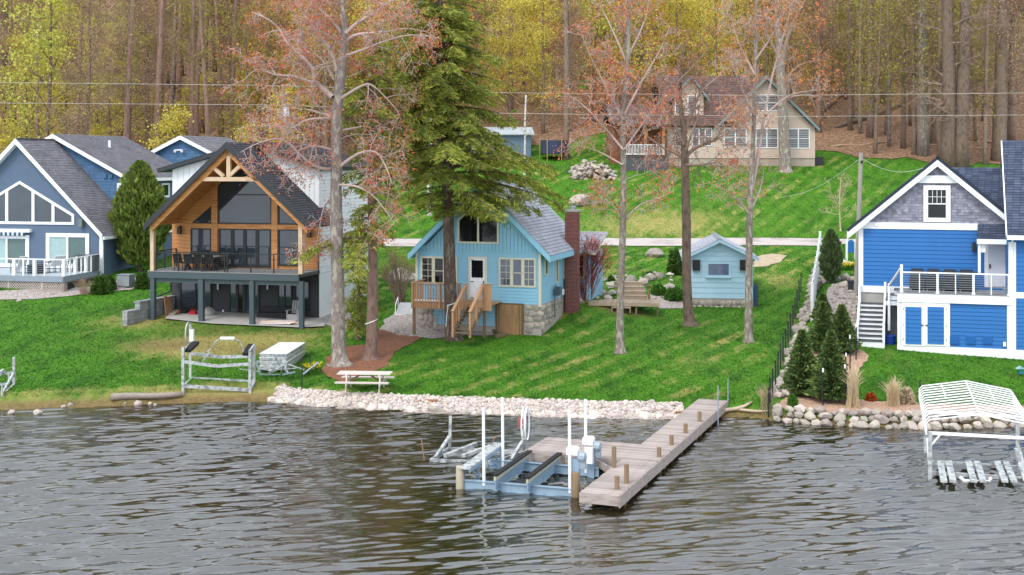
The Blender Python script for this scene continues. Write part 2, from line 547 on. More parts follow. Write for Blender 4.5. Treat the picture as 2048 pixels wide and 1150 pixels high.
# ---- the lake: a displaced sheet of wind ripples
def make_water():
    m = bpy.data.materials.new('lake_water')
    m.use_nodes = True
    n = m.node_tree.nodes; l = m.node_tree.links
    p = n['Principled BSDF']
    p.inputs['Base Color'].default_value = (.020, .017, .006, 1)
    p.inputs['Roughness'].default_value = .03
    p.inputs['IOR'].default_value = 1.85
    p.inputs['Specular IOR Level'].default_value = 1.0
    geo = n.new('ShaderNodeNewGeometry')
    mp = n.new('ShaderNodeMapping')
    mp.inputs['Scale'].default_value = (1.0, 2.4, 1.0)
    mp.inputs['Rotation'].default_value = (0, 0, math.radians(8))
    l.new(geo.outputs['Position'], mp.inputs['Vector'])
    nz = n.new('ShaderNodeTexNoise')
    nz.inputs['Scale'].default_value = 3.2
    nz.inputs['Detail'].default_value = 4
    l.new(mp.outputs[0], nz.inputs['Vector'])
    bp = n.new('ShaderNodeBump')
    bp.inputs['Strength'].default_value = .12
    bp.inputs['Distance'].default_value = .04
    l.new(nz.outputs[0], bp.inputs['Height'])
    l.new(bp.outputs[0], p.inputs['Normal'])
    ys = np.concatenate([np.linspace(-160, 8, 40, endpoint=False), np.linspace(8, 28, 60, endpoint=False), np.arange(28, 57, .062)])
    S_ = np.linspace(-1, 1, 641)
    wd = np.where(ys < 8, 9.44 + (8 - ys) * .8, 6 + .43 * ys)
    X = S_[None, :] * wd[:, None]
    Y = np.repeat(ys[:, None], len(S_), 1)
    g = np.random.default_rng(3)
    Z = np.zeros_like(X)
    ph = .9 * np.sin(X * .21 + Y * .13) + .7 * np.sin(X * .11 - Y * .23 + 1)
    for lam, amp, n_ in ((1.9, .020, 6), (.66, .0155, 9), (.38, .012, 14), (.24, .0062, 12)):
        for k in range(n_):
            th = math.radians(90 + 14 + g.normal(0, 11))      # crests lie almost across the view, rising to the right
            w = lam * g.uniform(.75, 1.3)
            kx, ky = 2 * math.pi / w * math.cos(th), 2 * math.pi / w * math.sin(th)
            Z += amp * g.uniform(.5, 1.0) * np.sin(kx * X + ky * Y + ph * g.uniform(.4, 1.6) + g.uniform(0, 6.3)) / math.sqrt(n_) * 1.9
    gust = .8 + .45 * np.sin(X * .17 + Y * .09 + 1.2) * np.sin(Y * .21 - X * .05) + .25 * np.sin(X * .4 + 2) * np.sin(Y * .35)
    fade = 1 - .4 * sst(43, 52, Y)
    Z *= np.clip(gust, .45, 1.4) * fade
    Z = np.where(Z > 0, Z * 1.25, Z * .8)
    V = np.stack([X, Y, Z], -1).reshape(-1, 3)
    nr, nc = X.shape
    idx = np.arange(nr * nc).reshape(nr, nc)
    Fq = np.stack([idx[:-1, :-1], idx[:-1, 1:], idx[1:, 1:], idx[1:, :-1]], -1).reshape(-1, 4)
    me = bpy.data.meshes.new('lake_water')
    me.vertices.add(len(V)); me.vertices.foreach_set('co', V.ravel())
    me.loops.add(Fq.size); me.loops.foreach_set('vertex_index', Fq.ravel())
    me.polygons.add(len(Fq)); me.polygons.foreach_set('loop_start', np.arange(0, Fq.size, 4)); me.polygons.foreach_set('loop_total', np.full(len(Fq), 4))
    me.polygons.foreach_set('use_smooth', [True] * len(Fq))
    me.update(); me.validate()
    me.materials.append(m)
    o = bpy.data.objects.new('lake_water', me)
    COL.objects.link(o)
    tag(o, 'dark olive lake water covered in small wind ripples', 'lake', kind='structure')
make_water()

M_litter = mat('leaf_litter', (178, 140, 110), .95, .5, 9, bump=.5, bscale=12, second=(128, 98, 72), sfac=.7, sscale=3.5, coord='Generated' if False else 'Object')
M_mulch = mat('bark_mulch', (152, 102, 74), .95, .45, 16, bump=.5, bscale=24, second=(116, 72, 50), sfac=.5, sscale=11)
M_gravel = mat('pale_gravel', (206, 194, 188), .95, .35, 14, bump=.9, bscale=18, second=(150, 136, 130), sfac=.6, sscale=10)
M_road = mat('gravel_road', (204, 194, 188), .95, .1, 3, bump=.3, bscale=12, second=(178, 164, 154), sfac=.4, sscale=.6)
M_conc = mat('concrete', (186, 182, 176), .9, .12, 2, bump=.2, bscale=20)
M_dirt = mat('bare_dirt', (196, 176, 148), .95, .2, 3, bump=.4, bscale=12)

# the woods' floor covers the slope behind the lawns
def woods_line(x):
    return np.interp(x, [-80, -32, -20, -8, 4, 12, 22, 28, 34, 40, 80], [104, 104, 106, 122, 128, 132, 133, 126, 122, 119, 117])
fl = [(x, float(woods_line(x)) + .9 * math.sin(x * .9) + .6 * math.sin(x * 2.1)) for x in np.arange(-80, 81, 1.5)]
patch('forest_floor', fl + [(170, 330), (-170, 330)], M_litter, 'brown leaf-littered slope of the wood behind the houses', 'forest floor', lift=.06, sp=2.6, world=True, wob=.2)
rd = [(-60, 97.6), (60, 94.6)]
rx = np.arange(-62, 62, 2.0)
cy = lambda x: 96.2 - .012 * x + .25 * math.sin(x * .15)
patch('gravel_road', [(x, cy(x) - 2.0) for x in rx] + [(x, cy(x) + 2.0) for x in rx[::-1]], M_road, 'pale gravel lane running across behind the blue cottage and shed', 'road', world=True, lift=.05, sp=.9, wob=.06)
patch('mulch_bed', [(640, 745), (690, 770), (715, 757), (770, 735), (790, 705), (820, 690), (845, 676), (800, 664), (755, 660), (735, 690), (700, 692), (655, 715)], M_mulch, 'reddish brown mulch bed around the big grey trunk and cedar', 'mulch bed')
patch('gravel_bed', [(762, 660), (800, 672), (862, 678), (930, 672), (985, 672), (1000, 650), (960, 620), (835, 615), (800, 620), (770, 640)], M_gravel, 'pale stone gravel bed beneath the porch of the blue cottage', 'gravel bed')
patch('gravel_bed', [(1046, 672), (1070, 655), (1095, 640), (1115, 628), (1140, 612), (1160, 604), (1150, 590), (1125, 598), (1085, 620), (1060, 640)], M_gravel, 'narrow gravel strip along the chimney side of the blue cottage', 'gravel bed')
patch('gravel_bed', [(1290, 605), (1318, 618), (1372, 618), (1376, 600), (1360, 580), (1340, 566), (1300, 585)], M_gravel, 'pinkish gravel patch between the low deck and the shed', 'gravel bed')
patch('gravel_bed', [(604, 650), (640, 648), (690, 660), (705, 640), (690, 600), (650, 610), (640, 640)], M_gravel, 'pale gravel slope beside the white wall of the timber house', 'gravel bed')
patch('gravel_bed', [(-30, 600), (60, 600), (130, 594), (200, 586), (262, 580), (300, 566), (300, 552), (240, 560), (200, 575), (-30, 585)], M_gravel, 'pale gravel strip under the lattice of the left deck', 'gravel bed')
patch('mulch_bed', [(1558, 818), (1600, 822), (1700, 832), (1850, 836), (2090, 832), (2090, 814), (1830, 808), (1735, 803), (1706, 797), (1702, 770), (1722, 738), (1738, 712), (1716, 700), (1690, 712), (1660, 690), (1640, 650), (1622, 668), (1600, 740), (1572, 790)], mat('tan_mulch', (200, 166, 140), .95, .35, 16, bump=.5, bscale=24, second=(164, 124, 100), sfac=.5, sscale=11), 'tan wood-chip bed round the young spruces and along the boulder edge', 'mulch bed')
patch('gravel_bed', [(1650, 600), (1660, 572), (1690, 563), (1712, 566), (1714, 692), (1694, 694), (1672, 650)], M_gravel, 'stony gravel slope left of the white stairs', 'gravel bed')
patch('dirt_patch', [(1508, 515), (1540, 508), (1575, 512), (1560, 525), (1535, 533), (1508, 535)], M_dirt, 'bare sandy patch of drive beside the shed', 'dirt')
patch('patio_slab', [(330, 640), (420, 650), (600, 658), (650, 655), (640, 632), (480, 628), (345, 622)], M_conc, 'concrete patio under the deck of the timber house', 'patio', lift=.08, wob=.0)

sx = np.arange((545 - CX) * CH * FPX / (803 - HY) / FPX, (1376 - CX) * CH * FPX / (838 - HY) / FPX, .5)
patch('stone_bed', [(x, float(shore(x)) - .15) for x in sx] + [(x, float(shore(x)) + 1.2 + .1 * math.sin(x * 3)) for x in sx[::-1]], M_gravel, 'pale gravel under the shore stones', 'gravel bed', world=True, lift=.035, sp=.3, wob=.05)
# ------------------------------------------------------------ building kit
def shingle_mat(name, rgb, rgb2, w=.32, h=.15, alb=.8):
    if name in MATS: return MATS[name]
    m = bpy.data.materials.new(name)
    m.use_nodes = True
    n = m.node_tree.nodes; l = m.node_tree.links
    p = n['Principled BSDF']
    uv = n.new('ShaderNodeUVMap')
    br = n.new('ShaderNodeTexBrick')
    br.inputs['Scale'].default_value = 1
    br.inputs['Brick Width'].default_value = w
    br.inputs['Row Height'].default_value = h
    br.inputs['Mortar Size'].default_value = .012
    br.inputs['Bias'].default_value = 0
    a = [v * alb for v in lin(rgb)]; b = [v * alb for v in lin(rgb2)]
    br.inputs['Color1'].default_value = (*a, 1)
    br.inputs['Color2'].default_value = (*b, 1)
    br.inputs['Mortar'].default_value = (*[v * .7 for v in a], 1)
    l.new(uv.outputs[0], br.inputs['Vector'])
    nz = n.new('ShaderNodeTexNoise')
    nz.inputs['Scale'].default_value = .8
    nz.inputs['Detail'].default_value = 6
    nz.inputs['Roughness'].default_value = .7
    l.new(uv.outputs[0], nz.inputs['Vector'])
    hv = n.new('ShaderNodeHueSaturation')
    mr = n.new('ShaderNodeMapRange')
    mr.inputs[1].default_value = .3; mr.inputs[2].default_value = .7
    mr.inputs[3].default_value = .72; mr.inputs[4].default_value = 1.25
    l.new(nz.outputs[0], mr.inputs[0])
    l.new(mr.outputs[0], hv.inputs['Value'])
    l.new(br.outputs['Color'], hv.inputs['Color'])
    l.new(hv.outputs[0], p.inputs['Base Color'])
    p.inputs['Roughness'].default_value = .9
    p.inputs['Specular IOR Level'].default_value = .25
    MATS[name] = m
    return m

M_white = mat('white_trim', (246, 247, 248), .55, .04, 2, alb=.95)
M_vinyl = mat('white_vinyl', (240, 241, 242), .45, .04, 2, alb=.92)
M_glass = mat('window_glass', (38, 46, 52), .04, .2, .6, spec=.9, alb=.8)
M_glassd = mat('dark_glass', (26, 28, 30), .06, .3, .8, spec=.5, alb=.8)
M_blind = mat('pale_blind', (168, 198, 196), .35, .1, 3, spec=.7)
M_blindd = mat('green_screen', (96, 120, 118), .4, .1, 3, spec=.6)
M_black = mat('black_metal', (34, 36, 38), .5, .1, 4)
M_alu = mat('aluminium', (196, 202, 206), .38, .12, 5, metal=.55)
M_galv = mat('galvanised_steel', (168, 182, 194), .45, .14, 4, metal=.35)
M_rock = mat('field_stone', (190, 178, 166), .9, .25, 3, bump=.5, bscale=9, rnd=.3, hue=.03)
M_rockw = mat('white_stone', (216, 202, 190), .9, .16, 3, bump=.5, bscale=9, rnd=.3, hue=.03)

def zr(poly, z):
    xs = []
    for i in range(len(poly)):
        (a, za), (b, zb) = poly[i], poly[(i + 1) % len(poly)]
        if (za - z) * (zb - z) <= 0 and za != zb:
            xs.append(a + (b - a) * (z - za) / (zb - za))
    return (min(xs), max(xs)) if len(xs) >= 2 else None

def place(plane, pos, a, dep, z):
    if plane == 'f': return (a, pos - dep, z)
    if plane == 'r': return (pos + dep, a, z)
    return (pos - dep, a, z)

def lap(parent, poly, pos, sp, m, plane='f', joined=False, name='siding_board', proud=.03, label=None, gap=.02):
    """horizontal lapped boards filling a (position, height) outline; every board its own piece unless too fine"""
    z0 = min(p[1] for p in poly); z1 = max(p[1] for p in poly)
    k = max(1, round((z1 - z0) / sp)); st = (z1 - z0) / k
    J = MB(); first = None; last = None
    for i in range(k):
        a = zr(poly, z0 + i * st + 1e-3); b = zr(poly, z0 + (i + 1) * st - 1e-3)
        if not a: continue
        b = b or ((a[0] + a[1]) / 2, (a[0] + a[1]) / 2)
        mb = J if joined else MB()
        if not joined and last and max(abs(a[0] - last[0]), abs(a[1] - last[1]), abs(b[0] - last[2]), abs(b[1] - last[3])) < 1e-4:
            put(name, first, parent, (0, 0, z0 + i * st)); continue
        zb = z0 + i * st if joined else 0
        zt = zb + st - (.002 if joined else gap)
        vs = [place(plane, pos, a[0], proud, zb), place(plane, pos, a[1], proud, zb), place(plane, pos, a[1], 0, zb), place(plane, pos, a[0], 0, zb),
              place(plane, pos, b[0], proud * .3, zt), place(plane, pos, b[1], proud * .3, zt), place(plane, pos, b[1], 0, zt), place(plane, pos, b[0], 0, zt)]
        fs = [(0, 3, 2, 1), (4, 5, 6, 7), (0, 1, 5, 4), (1, 2, 6, 5), (2, 3, 7, 6), (3, 0, 4, 7)]
        if plane == 'l': fs = [f[::-1] for f in fs]
        mb.add(vs, fs)
        if not joined:
            o = mb.build(name, m, parent); o.location = (0, 0, z0 + i * st)
            first = o.data; last = (*a, *b)
    if joined:
        J.build(name, m, parent, kind='stuff', label=label)

def shakes(parent, poly, pos, w, h, m, plane='f', name='wall_shingles', proud=.03, seed=1):
    """staggered wall shingles, too small to pick apart singly"""
    r = random.Random(seed)
    J = MB()
    z0 = min(p[1] for p in poly); z1 = max(p[1] for p in poly)
    k = max(1, round((z1 - z0) / h)); st = (z1 - z0) / k
    for i in range(k):
        a = zr(poly, z0 + i * st + st * .5)
        if not a: continue
        x = a[0] - r.uniform(0, w)
        while x < a[1]:
            ww = w * r.uniform(.75, 1.25)
            x0 = max(x, a[0]); x1 = min(x + ww - .012, a[1])
            if x1 - x0 > .03:
                pr = proud * r.uniform(.7, 1.2); zb = z0 + i * st - r.uniform(0, .012); zt = z0 + (i + 1) * st
                vs = [place(plane, pos, x0, pr, zb), place(plane, pos, x1, pr, zb), place(plane, pos, x1, 0, zb), place(plane, pos, x0, 0, zb),
                      place(plane, pos, x0, pr * .3, zt), place(plane, pos, x1, pr * .3, zt), place(plane, pos, x1, 0, zt), place(plane, pos, x0, 0, zt)]
                fs = [(0, 3, 2, 1), (0, 1, 5, 4), (1, 2, 6, 5), (3, 0, 4, 7)]
                if plane == 'l': fs = [f[::-1] for f in fs]
                J.add(vs, fs)
            x += ww
    return J.build(name, m, parent, kind='stuff')

def roof(parent, c, m, thick=.14, sp=.16, medge=None, name='roof_slope'):
    """c = eave left, eave right, ridge right, ridge left (local); a slab with shingle courses lying on it"""
    eL, eR, rR, rL = [Vector(p) for p in c]
    nrm = (eR - eL).cross(rL - eL).normalized()
    if nrm.z < 0: nrm = -nrm
    dn = nrm * -thick
    mb = MB()
    vs = [eL, eR, rR, rL, eL + dn, eR + dn, rR + dn, rL + dn]
    mb.add(vs, [(0, 1, 2, 3), (7, 6, 5, 4), (4, 5, 1, 0), (5, 6, 2, 1), (6, 7, 3, 2), (7, 4, 0, 3)])
    slab = mb.build(name, medge or m, parent)
    L = ((rL - eL).length + (rR - eR).length) / 2
    k = max(1, int(L / sp))
    sh = MB()
    up = nrm * .006; lo = nrm * .028
    W0 = (eR - eL).length
    for i in range(k):
        t0, t1 = i / k, (i + 1) / k
        a = eL.lerp(rL, t0); b = eR.lerp(rR, t0); cc = eR.lerp(rR, t1); d = eL.lerp(rL, t1)
        off = (i * 7919 % 13) * .07
        ua = (a - eL).dot((eR - eL).normalized()) + off; ud = (d - eL).dot((eR - eL).normalized()) + off
        ub = (b - eL).dot((eR - eL).normalized()) + off; uc = (cc - eL).dot((eR - eL).normalized()) + off
        h = .15 * i + .01
        sh.add([a + lo, b + lo, cc + up, d + up, a + up * .5, b + up * .5], [(0, 1, 2, 3), (4, 5, 1, 0)],
               [[(ua, h), (ub, h), (uc, h + .138), (ud, h + .138)], [(ua, h), (ub, h), (ub, h + .004), (ua, h + .004)]])
    sh.build('shingle_courses', m, slab, kind='stuff')
    return slab

def ring(poly, w):
    """inset an outline by w"""
    n = len(poly)
    a = sum(poly[i][0] * poly[(i + 1) % n][1] - poly[(i + 1) % n][0] * poly[i][1] for i in range(n))
    if a < 0: poly = poly[::-1]
    out = []
    for i in range(n):
        p0, p1, p2 = Vector(poly[i - 1]), Vector(poly[i]), Vector(poly[(i + 1) % n])
        d1 = (p1 - p0).normalized(); d2 = (p2 - p1).normalized()
        n1 = Vector((-d1.y, d1.x)); n2 = Vector((-d2.y, d2.x))
        k = (n1 + n2); k = k / max(k.dot(n1), .25)
        out.append(tuple(p1 + k * w))
    return poly, out

def window(parent, poly, pos, m=None, g=None, fw=.1, plane='f', bars=(), name='window', proud=.05, label=None, muntin=(), panename='pane'):
    """frame of real section round an outline (position, height), panes set back inside; bars = mullion polylines"""
    m = m or M_white; g = g or M_glass
    outer, inner = ring(poly, fw)
    n = len(outer)
    mb = MB()
    pl = lambda p, d: place(plane, pos, p[0], d, p[1])
    for i in range(n):
        a, b, c, d = outer[i], outer[(i + 1) % n], inner[(i + 1) % n], inner[i]
        vs = [pl(a, proud), pl(b, proud), pl(c, proud), pl(d, proud), pl(a, -.01), pl(b, -.01), pl(c, -.01), pl(d, -.01)]
        fs = [(0, 1, 2, 3), (0, 4, 5, 1), (2, 6, 7, 3)]
        if plane == 'l': fs = [f[::-1] for f in fs]
        mb.add(vs, fs)
    for (p, q, w) in bars:
        mb.bar(pl(p, proud * .5 - .005), pl(q, proud * .5 - .005), w, proud, up=(0, 1, 0) if plane == 'f' else (1, 0, 0))
    for (p, q, w) in muntin:
        mb.bar(pl(p, .012), pl(q, .012), w, .02, up=(0, 1, 0) if plane == 'f' else (1, 0, 0))
    o = mb.build(name, m, parent, label=label)
    return o, inner

def pane(win, poly, pos, g=None, plane='f', name='pane', d=.006):
    mb = MB()
    f = [place(plane, pos, p[0], d, p[1]) for p in poly]
    a = sum(poly[i][0] * poly[(i + 1) % len(poly)][1] - poly[(i + 1) % len(poly)][0] * poly[i][1] for i in range(len(poly)))
    idx = list(range(len(f)))
    if (a < 0) != (plane == 'l'): idx = idx[::-1]
    mb.add(f, [idx])
    return mb.build(name, g or M_glass, win)

def rect(a, b, c, d):
    return [(a, c), (b, c), (b, d), (a, d)]

def rwin(parent, u0, u1, z0, z1, pos, m=None, gs=None, fw=.09, plane='f', cols=1, split=None, grid=None, name='window', proud=.05, mw=.07):
    """rectangular window: cols sashes side by side, each optionally split at a rail and gridded"""
    if u1 < u0: u0, u1 = u1, u0
    bars = []; mun = []
    iu0, iu1, iz0, iz1 = u0 + fw, u1 - fw, z0 + fw, z1 - fw
    cw = (iu1 - iu0) / cols
    for i in range(1, cols):
        bars.append(((iu0 + cw * i, iz0), (iu0 + cw * i, iz1), mw))
    cells = []
    for i in range(cols):
        a, b = iu0 + cw * i, iu0 + cw * (i + 1)
        if split and (not isinstance(split, dict) or i in split):
            zs = iz0 + (iz1 - iz0) * (split[i] if isinstance(split, dict) else split)
            bars.append(((a, zs), (b, zs), .05))
            cells += [(a, b, iz0, zs, i), (a, b, zs, iz1, i)]
        else:
            cells.append((a, b, iz0, iz1, i))
        if grid and i in grid:
            gx, gz = grid[i][:2]
            lo = grid[i][2] if len(grid[i]) > 2 else 0
            za = iz0 + (iz1 - iz0) * lo
            for k in range(1, gx): mun.append(((a + (b - a) * k / gx, za), (a + (b - a) * k / gx, iz1), .022))
            for k in range(1, gz): mun.append(((a, za + (iz1 - za) * k / gz), (b, za + (iz1 - za) * k / gz), .022))
    w, _ = window(parent, rect(u0, u1, z0, z1), pos, m, None, fw, plane, bars, name, proud, None, mun)
    for (a, b, c, d, i) in cells:
        g = gs[i % len(gs)] if isinstance(gs, (list, tuple)) else gs
        pane(w, rect(a, b, c, d), pos, g, plane)
    return w

STONE = []
def stone_mesh(i):
    b = bmesh.new()
    bmesh.ops.create_icosphere(b, subdivisions=2 if i < 6 else 1, radius=1)
    r = random.Random(100 + i)
    k = [(Vector((r.uniform(-1, 1), r.uniform(-1, 1), r.uniform(-1, 1))).normalized(), r.uniform(.62, .85)) for _ in range(9)]
    for v in b.verts:
        for d, lim in k:
            t = v.co.dot(d)
            if t > lim: v.co -= d * (t - lim) * .85
        v.co *= 1 + r.uniform(-.05, .05)
    me = bpy.data.meshes.new('stone')
    b.to_mesh(me); b.free()
    me.polygons.foreach_set('use_smooth', [False] * len(me.polygons))
    return me
def stones_for(m):
    key = m.name
    for k, v in STONE:
        if k == key: return v
    lst = []
    for i in range(12):
        me = stone_mesh(i); me.materials.append(m); lst.append(me)
    STONE.append((key, lst))
    return lst

def stone_wall(parent, poly, pos, m, plane='f', size=.32, seed=3, name='stone', depth=.07):
    """field stones laid in mortar over a (position, height) outline, each stone its own piece"""
    r = random.Random(seed)
    ms = stones_for(m)
    z0 = min(p[1] for p in poly); z1 = max(p[1] for p in poly)
    z = z0 + size * .35
    while z < z1 - size * .15:
        a = zr(poly, z)
        if a:
            x = a[0] + r.uniform(0, size * .4)
            while x < a[1] - size * .2:
                w = size * r.uniform(.6, 1.35); h = size * r.uniform(.42, .56)
                p = place(plane, pos, x + w / 2, 0.02, z + r.uniform(-.03, .03))
                sx, sy = (w * .53, depth) if plane == 'f' else (depth, w * .53)
                put(name, r.choice(ms), parent, p, (r.uniform(-.2, .2), r.uniform(-.25, .25) if plane == 'f' else r.uniform(-.2, .2), 0), (sx, sy, h))
                x += w * .93
        z += size * .76

def rail_line(parent, a, b, z, h, m, mc, posts, cables=8, pw=.09, top=.06, cap=True, balusters=0, toprail=True):
    """railing between local points a, b (u, v): every post, the top rail and each cable a part"""
    a = Vector((*a, z)); b = Vector((*b, z))
    for t, thin in posts:
        p = a.lerp(b, t); w = pw if not thin else pw * .42
        mb = MB(); mb.box(p.x - w / 2, p.x + w / 2, p.y - w / 2, p.y + w / 2, z, z + h)
        if cap and not thin: mb.box(p.x - w * .8, p.x + w * .8, p.y - w * .8, p.y + w * .8, z, z + .06)
        mb.build('post', m, parent)
    if toprail:
        mb = MB(); mb.bar(a + Vector((0, 0, h)), b + Vector((0, 0, h)), top * 1.4, top); mb.build('top_rail', m, parent)
    for i in range(cables):
        zz = h * (i + 1) / (cables + 1)
        mb = MB(); mb.bar(a + Vector((0, 0, zz)), b + Vector((0, 0, zz)), .012, .012); mb.build('cable', mc, parent)
    for i in range(balusters):
        p = a.lerp(b, (i + .5) / balusters)
        mb = MB(); mb.box(p.x - .02, p.x + .02, p.y - .02, p.y + .02, z + .06, z + h); mb.build('baluster', m, parent)
# ------------------------------------------------------------ bright blue house on the right
M_bblue = mat('bright_blue_siding', (34, 118, 194), .6, .05, 1.5, rnd=.03, alb=.78)
M_bblued = mat('vent_blue', (22, 106, 182), .6, .05, 2, alb=.85)
M_shake = mat('grey_shakes', (150, 150, 164), .85, .1, 3, island=.3)
M_navyroof = shingle_mat('slate_blue_shingles', (70, 78, 98), (96, 106, 128))
M_grayboard = mat('grey_deck_board', (150, 148, 150), .8, .12, 5, rnd=.1)
M_darkgrey = mat('dark_grey', (88, 90, 94), .8, .1, 3)  # plain dark grey for treads, landing, joists and porch floor

def right_house():
    H = House('blue_house', 1797, 692, 61.0, 18.0, 'bright blue house with white trim and grey shake gable beside the lake', 'house')
    R = H.root
    V2 = 2.3
    # lower storey
    u1, zt = H.F(2022, 596)
    _, zd = H.F(1800, 585)
    mb = MB(); mb.box(0.02, u1, .03, 8, -1.2, zd - .05); mb.build('lower_wall', M_bblue, R)
    lap(R, rect(H.F(1901, 690)[0], H.F(2014, 690)[0], .05, zd - .42), .03, .185, M_bblue)
    mb = MB(); mb.box(-.06, u1, -.03, .3, -.9, .06); mb.build('base_board', M_white, R)
    fu = H.F(2014, 640)[0]
    mb = MB(); mb.box(fu, fu + .22, -.035, .4, .06, zd - .4); mb.build('corner_board', M_white, R)
    mb = MB(); mb.box(-.05, .1, -.035, .25, .06, zd - .4); mb.build('corner_board', M_white, R)
    # double doors
    a, zb = H.F(1804, 689); b, ztop = H.F(1900, 601)
    a = .12
    mb = MB(); mb.box(a, b, -.045, .02, .065, ztop); mb.build('door_casing', M_white, R)
    for (x0, x1) in ((1811, 1843), (1855, 1888)):
        d0 = H.F(x0, 650)[0]; d1 = H.F(x1, 650)[0]; z0 = H.F(x0, 687)[1]; z1 = H.F(x0, 613)[1]
        md = MB(); md.box(d0 - .12, d1 + .12, -.075, -.046, z0 - .08, z1 + .12)
        dr = md.build('door', M_white, R)
        mb = MB(); mb.box(d0, d1, -.0775, -.0765, z0, z1); mb.build('door_panel', M_bblue, dr)
        lap(dr, rect(d0, d1, z0, z1), -.0775, .185, M_bblue, proud=.025)
        hx = d1 + .04 if x0 < 1850 else d0 - .04
        mh = MB(); mh.box(hx - .05, hx + .05, -.13, -.076, 1.02, 1.06); mh.build('handle', M_black, dr)
        for zz in (z0 + .2, (z0 + z1) / 2, z1 - .1):
            hx2 = d0 - .1 if x0 < 1850 else d1 + .1
            mh = MB(); mh.box(hx2 - .02, hx2 + .02, -.09, -.076, zz - .06, zz + .06); mh.build('hinge', M_alu, dr)
    for px in (1908.5, 1941, 1975):
        c = H.F(px, 680)
        mb = MB(); mb.box(c[0] - .2, c[0] + .2, -.05, .0, c[1] - .19, c[1] + .19)
        for k in range(5): mb.box(c[0] - .17, c[0] + .17, -.062, -.05, c[1] - .15 + k * .07, c[1] - .12 + k * .07)
        mb.build('flood_vent', M_bblued, R)
    c = H.F(2009, 688); mb = MB(); mb.box(c[0] - .06, c[0] + .06, -.08, 0, c[1] - .1, c[1] + .1); mb.build('outlet_box', M_white, R)
    # deck on the lower storey
    mb = MB(); mb.box(-.05, u1 + .12, -.1, .12, zd - .42, zd - .02); mb.build('deck_fascia', M_white, R)
    nb = int((u1 + .1) / .14)
    bm_ = MB(); bm_.box(0, .132, -.12, V2, 0, .03); me = bm_.mesh('deck_board'); me.materials.append(M_grayboard)
    for i in range(nb): put('deck_board', me, R, (-.04 + i * .14, 0, zd - .018))
    ur = H.F(2019, 560)[0]
    ul = H.F(1803, 560)[0]
    L = ur - ul
    posts = []
    for px, thin in ((1803, 0), (1839, 1), (1875, 0), (1911, 1), (1947, 0), (1982.5, 1), (2018, 0)):
        posts.append(((H.F(px, 560)[0] - ul) / L, thin))
    rail_line(R, (ul, 0.0), (ur, 0.0), zd + .01, .95, M_white, M_alu, posts, 8, pw=.1)
    mb = MB(); mb.box(ul - .06, ul + .06, -.06, .06, zd, zd + 1.32); mb.build('newel_post', M_white, R)
    # upper wall behind the deck
    wl = H.F(1718, 520, V2)[0]; wr = H.F(2030, 520, V2)[0]
    zb = H.F(1730, 571, V2)[1]; zband = H.F(1730, 457, V2)[1]; zb2 = H.F(1730, 444, V2)[1]
    mb = MB(); mb.box(wl, wr, V2 + .02, V2 + 7, zb - .33, zb2); mb.build('upper_wall', M_bblue, R)
    mb = MB(); mb.box(wl, wr, V2 + .02, V2 + 7, -1.3, zb - .33); mb.build('foundation', M_conc, R)
    lap(R, rect(wl + .2, H.F(1956, 520, V2)[0], zb, zband), V2 + .02, .2, M_bblue)
    mb = MB(); mb.box(wl - .02, wl + .2, V2 - .03, V2 + .3, zb - .3, zband); mb.build('corner_board', M_white, R)
    mb = MB(); mb.box(wl - .03, H.F(1957, 450, V2)[0], V2 - .05, V2 + .02, zband, zb2); mb.build('frieze_band', M_white, R)
    mb = MB(); mb.box(wl - .03, H.F(1800, 560, V2)[0] + .8, V2 - .04, V2 + .02, zb - .32, zb); mb.build('water_table', M_white, R)
    # gable with shakes
    ap = H.F(1875, 314, V2 - .35); el = H.F(1694, 461, V2 - .35); er = H.F(2014, 433, V2 - .35)
    sl_ = (ap[1] - el[1]) / (ap[0] - el[0])
    g0 = wl + .1; 
    gz = lambda u: ap[1] - abs(u - ap[0]) * sl_ - .35
    gl = (zb2 - gz(ap[0])) / sl_
    tri = [(ap[0] + gl, zb2), (ap[0] - gl, zb2), (ap[0], gz(ap[0]))]
    mb = MB(); mb.prism(tri, V2 + .02, V2 + .3); mb.build('gable_wall', M_shake, R)
    shakes(R, tri, V2 + .02, .19, .135, M_shake, name='gable_shakes')
    mw = .34
    for sgn, name in ((-1, 'rake_board'), (1, 'rake_board')):
        e = (el[0], el[1]) if sgn < 0 else (ap[0] + (ap[0] - el[0]) * .9, ap[1] - (ap[0] - el[0]) * .9 * sl_)
        pl = [(ap[0], ap[1]), e, (e[0], e[1] - mw * 1.25), (ap[0], ap[1] - mw * 1.3)]
        mb = MB(); mb.prism(pl, V2 - .38, V2 - .3); mb.build(name, M_white, R)
        mb = MB(); pl2 = [(ap[0], ap[1] - mw * 1.1), (e[0], e[1] - mw * 1.05), (e[0], e[1] - mw * 1.2), (ap[0], ap[1] - mw * 1.25)]
        mb.prism(pl2, V2 - .3, V2 + .02); mb.build('soffit', M_white, R)
    W0 = el[0]
    zap = ap[1] + .03
    roof(R, [(W0 - .02, V2 - .4, el[1] + .03), (W0 - .02, V2 + 3, el[1] + .03), (ap[0], V2 + 3, zap), (ap[0], V2 - .4, zap)][::1], M_navyroof, .12)
    e2 = (ap[0] + (ap[0] - el[0]) * .9, ap[1] - (ap[0] - el[0]) * .9 * sl_)
    roof(R, [(e2[0], V2 + 3, e2[1] + .03), (e2[0], V2 - .4, e2[1] + .03), (ap[0], V2 - .4, zap), (ap[0], V2 + 3, zap)], M_navyroof, .12)
    c0 = H.F(1826, 359, V2); c1 = H.F(1923, 359, V2)
    mb = MB(); z0, z1 = H.F(1875, 366, V2)[1], H.F(1875, 351, V2)[1]
